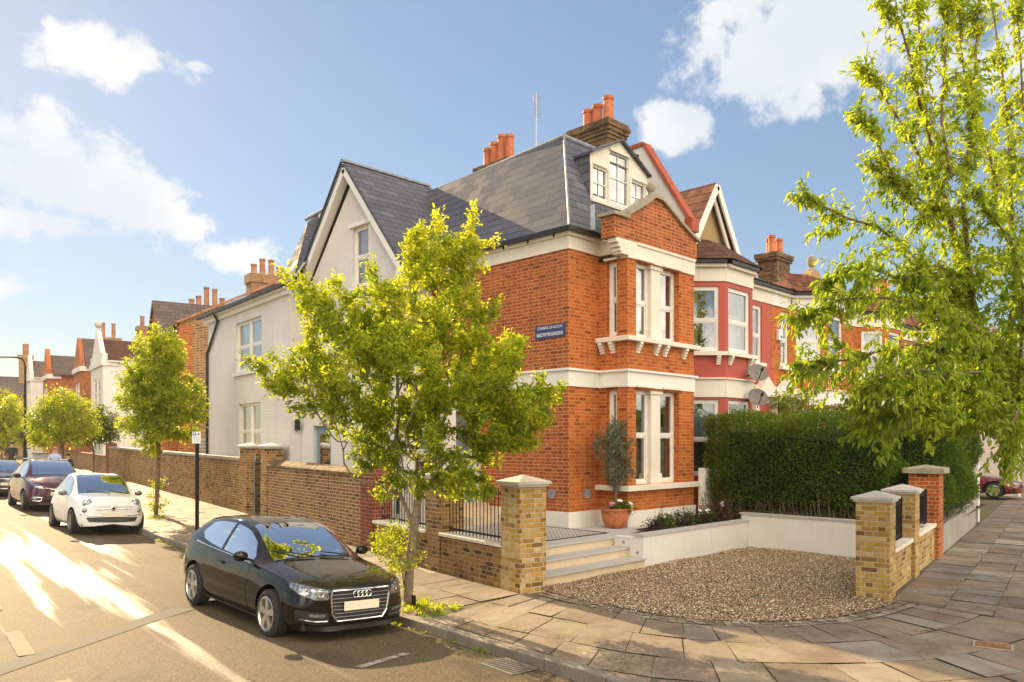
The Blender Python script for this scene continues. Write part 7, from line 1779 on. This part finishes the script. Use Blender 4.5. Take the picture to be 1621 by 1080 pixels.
    for _ in range(25): x, y = -3.63 + random.gauss(.05, .15), 12.2 + random.gauss(0, .2); pts.append((x, y, zp(x, y)))
    tufts('weeds', pts, .06, 'leaf_spring')
    pts = []
    for _ in range(420):
        y = random.uniform(-6, 14); x = kx(y) - abs(random.gauss(0, .14)); pts.append((x, y, zr(x, y) + .008))
    for _ in range(160): x, y = -5.4 + random.gauss(0, .6), -2 + random.gauss(0, 1.2); 
    P_ = np.array(pts); v, f = leaves_np(P_, RNG.normal(0, 1, P_.shape) * [1, 1, .05], .035, .0, .5, .1); v[:, 2] = np.maximum(v[:, 2], np.repeat(P_[:, 2], 6)); o = npmesh('leaf_litter', v, f, 'leaf_twig', attr=np.repeat(RNG.random(len(P_)), 6)); tag(o, kind='stuff')
small_plants()
# ---------------------------------------------------------------- warm evening air down the street
def haze():
    m = bpy.data.materials.new('haze_air'); m.use_nodes = True; nt = m.node_tree; nt.nodes.clear(); t = NT(nt)
    pv = t.n('ShaderNodeVolumePrincipled'); pv.inputs['Color'].default_value = (1, .95, .86, 1); pv.inputs['Density'].default_value = .0003; pv.inputs['Anisotropy'].default_value = .4
    t.set(t.n('ShaderNodeOutputMaterial').inputs[1], pv); MAT['haze_air'] = m
    mb = MB(); mb.box(-75, 95, -70, 170, -1.7, 16); tag(mb.build('haze', 'haze_air'), kind='stuff')
haze()
# ---------------------------------------------------------------- street furniture, people
def furniture():
    p = at(312, 18.9); z = zp(p.x, p.y); s_ = thing('parking_sign', 'thin black post with small white parking plate on the pavement behind the black hatchback', 'sign', (p.x, p.y, z))
    top = CAM.z + (700 - 687) * 18.9 / 1246
    mb = MB(); mb.cyl((p.x, p.y, z - .05), (p.x, p.y, top + .02), .045, n=16); mb.cyl((p.x, p.y, top + .02), (p.x, p.y, top + .05), .045, .02, n=16); mb.build('post', 'black_metal', s_, smooth=False)
    # plate faces the road (-x) and the photographer
    n = V((-.62, -.78, 0)); u = V((.78, -.62, 0)); c = V((p.x, p.y, top - .09)) + n * .052
    def PM(o): return Matrix(((u.x, 0, n.x, o.x), (u.y, 0, n.y, o.y), (0, 1, 0, o.z), (0, 0, 0, 1)))
    M = PM(c); mb = MB(M); mb.box(-.10, .10, -.14, .14, 0, .006); pl = mb.build('plate', 'sign_white', s_, bevel=.002)
    mb = MB(M); mb.box(-.085, -.005, .045, .125, .0065, .0085); mb.build('blue_square', 'sign_blue', pl)
    text_mesh('P', .07, PM(c + V((0, 0, .083)) - u * .045 + n * .0105), 'sign_white', 'symbol', pl, .0005, .002)
    text_mesh('Mon - Fri', .034, PM(c + V((0, 0, .005)) + n * .0078), 'plastic_black', 'lettering', pl, .0005); text_mesh('9 - 10 am', .034, PM(c + V((0, 0, -.038)) + n * .0078), 'plastic_black', 'lettering', pl, .0005); text_mesh('3 - 4 pm', .034, PM(c + V((0, 0, -.08)) + n * .0078), 'plastic_black', 'lettering', pl, .0005)
    mb = MB(M); mb.ball((.05, .085, .008), .022, 10, 6, (1, 1, .2)); mb.bar((.02, .06, .008), (.085, .105, .008), .008, .003, (0, 0, 1)); mb.build('emblem', 'plastic_black', pl)
    # lamp post
    p = at(40, 42); z = rise(p.y); L = thing('street_lamp', 'tall dark street lamp with a short arm reaching over the road at the far left', 'street lamp', (p.x, p.y, z)); u = V((-.98, .19, 0))
    zt = CAM.z + (700 - 566) * 42 / 1246
    mb = MB(); mb.cyl((p.x, p.y, z), (p.x, p.y, z + 1.3), .10, n=14); mb.cyl((p.x, p.y, z + 1.3), (p.x, p.y, zt - .5), .065, .05, n=14); P_ = V((p.x, p.y, 0))
    r_ = V((math.sin(CTH), -math.cos(CTH), 0)); u = (-r_ * .93 + V((-.3, .1, 0)) * .2).normalized()
    mb.tube([P_ + V((0, 0, zt - .5)), P_ + u * .06 + V((0, 0, zt - .22)), P_ + u * .22 + V((0, 0, zt - .05)), P_ + u * .5 + V((0, 0, zt)), P_ + u * .8 + V((0, 0, zt + .02))], .04, 10); mb.build('column', 'black_metal', L, smooth=True)
    mb = MB(); a = P_ + u * .6 + V((0, 0, zt + .02)); mb.bar(a, a + u * .75, .2, .08); mb.build('lantern', 'dish_grey', L, bevel=.02)
    mb = MB(); a = P_ + V((0, 0, z + 2.2)); mb.bar(a - u * .0 - r_ * .25, a + r_ * .25, .02, .36); mb.build('sign_plate', 'plastic_black', L)
    # drain and cover
    g = thing('drain_grate', 'small iron drain grate in the gutter in front of the black hatchback', 'drain', (-6.75, -4.55, zr(-6.75, -4.55)))
    y0 = -4.5; k0 = kx(y0); M = Matrix.Translation((k0 - .22, y0, zr(k0 - .22, y0) + .006)) @ Matrix.Rotation(R(-6), 4, 'Z'); mb = MB(M); mb.box(-.17, .17, -.26, .26, -.002, .0); mb.build('pit', 'plastic_black', g)
    mb = MB(M)
    mb.box(-.19, -.15, -.28, .28, .001, .012); mb.box(.15, .19, -.28, .28, .001, .012)
    for k in range(10): y = -.27 + .06 * k; mb.box(-.15, .15, y - .011, y + .011, .001, .011)
    mb.build('bars', 'dish_grey', g)
    x, y = G_pt(1572, 1028); c = thing('inspection_cover', 'small rusty square cover set in the paving at the lower right', 'cover', (x, y, zp(x, y))); M = Matrix.Translation((x, y, zp(x, y) + .008)) @ Matrix.Rotation(R(12), 4, 'Z'); mb = MB(M); mb.box(-.13, .13, -.17, .17, -.004, .006); mb.build('lid', 'rust', c, bevel=.004); mb = MB(M)
    for s in (-1, 1): mb.box(-.15, .15, s * .185 - .012, s * .185 + .012, -.004, .004); mb.box(s * .145 - .012, s * .145 + .012, -.17, .17, -.004, .004)
    mb.build('cover_frame', 'old_stone', c)
    # small dark stump bollard by the tree
    x, y = G_pt(655, 958); t_ = thing('stake_stump', 'short dark metal stub standing at the foot of the young street tree', 'stub', (x, y, zp(x, y))); mb = MB(); mb.bar((x, y, zp(x, y) - .02), (x, y, zp(x, y) + .17), .05, .05, (1, 0, 0)); mb.build('stub', 'black_metal', t_, bevel=.008)
    # white panel and post on the right, beyond the hedge
    P_ = thing('garden_screen', 'tall white boarded screen standing beyond the maroon sports car', 'panel', (26.6, -1.35, 0)); mb = MB(); mb.box(25.9, 26.0, -2.4, -.4, .0, 2.35); mb.build('board', 'white_render', P_); mb = MB(); mb.box(25.86, 26.04, -2.5, -2.402, 0, 2.45); mb.build('post', 'white_paint', P_)
    P_ = thing('white_post', 'white square post at the end of the hedge beside the pavement', 'post', (13.2, -4.1, 0)); mb = MB(); mb.box(13.1, 13.26, -4.2, -4.04, -.1, 1.72); mb.build('post', 'white_paint', P_); mb = MB(); mb.cbox((13.18, -4.12, 1.722), .2, .2, .06, .3); mb.build('cap', 'white_paint', P_)
    b = thing('wheelie_bin', 'pale grey wheelie bin behind the parked cars at the left', 'bin', tuple(at(63, 44, rise(30)))); o = at(63, 44, rise(31)); mb = MB(); mb.cbox((o.x, o.y, o.z + .05), .5, .5, 1.15, 1.15); mb.build('body', 'bin_grey', b); mb = MB(); mb.cbox((o.x, o.y, o.z + 1.2), .66, .66, .08, .9); mb.build('lid', 'dish_grey', b)
def G_pt(px, py, z=-.05):
    u = (px - 810.5) / 1246; v = -(py - 700) / 1246; t = (z - CAM.z) / v; p = at(px, t); return p.x, p.y
def alarm():
    t_ = thing('alarm_box', 'small white alarm box on the brick of the ball topped gable house', 'alarm box', (9.3, -.1, 5.4)); mb = MB(); mb.box(9.17, 9.45, -.10, -.003, 5.22, 5.55); mb.build('box', 'white_paint', t_, bevel=.02); mb = MB(); mb.box(9.26, 9.36, -.12, -.101, 5.3, 5.36); mb.build('lens', 'sign_blue', t_)
alarm()
plain('rust', (.20, .09, .035), .85, var=.4, scale=20)
furniture()
def person(label, px, ytop, D, height, face, cloth, hair, longhair=False, arms=0.):
    p = at(px, D); ztop = CAM.z + (700 - ytop) * D / 1246; g = ztop - height
    T = thing('person', label, 'person', (p.x, p.y, g)); k = height / 1.72
    J = {}; edges = []; rad = {}
    def j(n, x, y, z, r, par=None):
        J[n] = (len(J), V((x * k, y * k, z * k))); rad[n] = r * k
        if par: edges.append((J[par][0], J[n][0]))
    j('pelvis', 0, 0, .95, .135); j('belly', 0, 0, 1.12, .125, 'pelvis'); j('chest', 0, .0, 1.32, .14, 'belly'); j('neck', 0, 0, 1.47, .055, 'chest'); j('jaw', .015, 0, 1.545, .075, 'neck'); j('skull', 0, 0, 1.625, .09, 'jaw')
    for s, n in ((1, 'l'), (-1, 'r')):
        j(n + 'sh', 0, s * .19, 1.38, .062, 'chest'); j(n + 'el', .02 + arms * .1, s * .26, 1.12, .045, n + 'sh'); j(n + 'wr', .10 + arms * .2, s * .23, .90 + arms * .15, .032, n + 'el'); j(n + 'pm', .13 + arms * .22, s * .22, .83 + arms * .18, .035, n + 'wr')
        for q in range(4): j(n + 'f%d' % q, .14 + arms * .24 + .012 * q, s * (.20 + .012 * q), .74 + arms * .19 + .01 * abs(q - 1), .010, n + 'pm')
        j(n + 'th', .17 + arms * .24, s * .18, .80 + arms * .18, .011, n + 'pm')
        j(n + 'hip', 0, s * .09, .88, .095, 'pelvis'); j(n + 'kn', .03 * s + .02, s * .10, .49, .062, n + 'hip'); j(n + 'an', .05 * s - .03, s * .10, .08, .04, n + 'kn'); j(n + 'toe', .05 * s + .14, s * .12, .03, .035, n + 'an')
    me = bpy.data.meshes.new('body'); me.from_pydata([tuple(v) for _, v in J.values()], edges, []); o = bpy.data.objects.new('body', me); COL.objects.link(o)
    md = o.modifiers.new('skin', 'SKIN'); sv = me.skin_vertices[0].data
    for n, (i, _) in J.items(): sv[i].radius = (rad[n], rad[n]); sv[i].use_root = (n == 'pelvis')
    o.modifiers.new('sub', 'SUBSURF').levels = 1; o.modifiers['sub'].render_levels = 1
    me2 = bpy.data.meshes.new_from_object(o.evaluated_get(bpy.context.evaluated_depsgraph_get())); bpy.data.objects.remove(o)
    me2.materials.clear()
    for m in ('skin', cloth[0], cloth[1]): me2.materials.append(MAT[m])
    me2.polygons.foreach_set('use_smooth', [True] * len(me2.polygons))
    for pl in me2.polygons:
        c = pl.center / k; pl.material_index = 0 if (c.z > 1.46 or (abs(c.y) > .17 and c.z < .93 + arms * .12 and c.z > .6)) else (1 if c.z > .93 else 2)
    T.rotation_euler = (0, 0, face); b = bpy.data.objects.new('body', me2); COL.objects.link(b); b.parent = T
    loc = T.location.copy(); T.location = (0, 0, 0); mb = MB(); mb.ball((-.012 * k, 0, 1.655 * k), .108 * k, 16, 10, (1.0, .92, .92))
    if longhair: mb.ball((-.05 * k, 0, 1.52 * k), .11 * k, 14, 10, (.65, 1.05, 1.5))
    h = mb.build('hair', hair, T, smooth=True)
    for v in h.data.vertices:       # keep the face clear
        c = v.co / k
        if c.x > .035 and c.z < 1.68: v.co.x = .02 * k
    mb = MB(); mb.ball((.098 * k, 0, 1.60 * k), .018 * k, 8, 6, (1, .8, 1.4)); mb.build('nose', 'skin', T, smooth=True)
    mb = MB()
    for s in (-1, 1): mb.ball((.085 * k, s * .034 * k, 1.63 * k), .012 * k, 8, 6)
    mb.build('eyes', 'plastic_black', T, smooth=True); mb = MB(); mb.ball((.086 * k, 0, 1.555 * k), .02 * k, 8, 5, (.5, 1.3, .35)); mb.build('mouth', 'flower_pink', T)
    T.location = loc
person('person with long fair hair in a pale blue top walking behind the maroon people carrier', 87, 708.5, 33.0, 1.68, R(-120), ('cloth_blue', 'cloth_black'), 'hair_blond', True, .5)
person('person in a black jacket standing on the pavement near the lamp post', 19, 699.5, 40.0, 1.78, R(-120), ('cloth_black', 'cloth_black'), 'hair_dark', False, .8)
person('small child in dark clothes walking beside the adult in pale blue', 108, 719, 34.0, 1.30, R(-120), ('cloth_black', 'cloth_rust'), 'hair_dark', False, .2)
person('child with sandy hair just showing over the roof of the maroon people carrier', 76, 721, 33.5, 1.22, R(-120), ('cloth_rust', 'cloth_black'), 'hair_blond', False, .2)
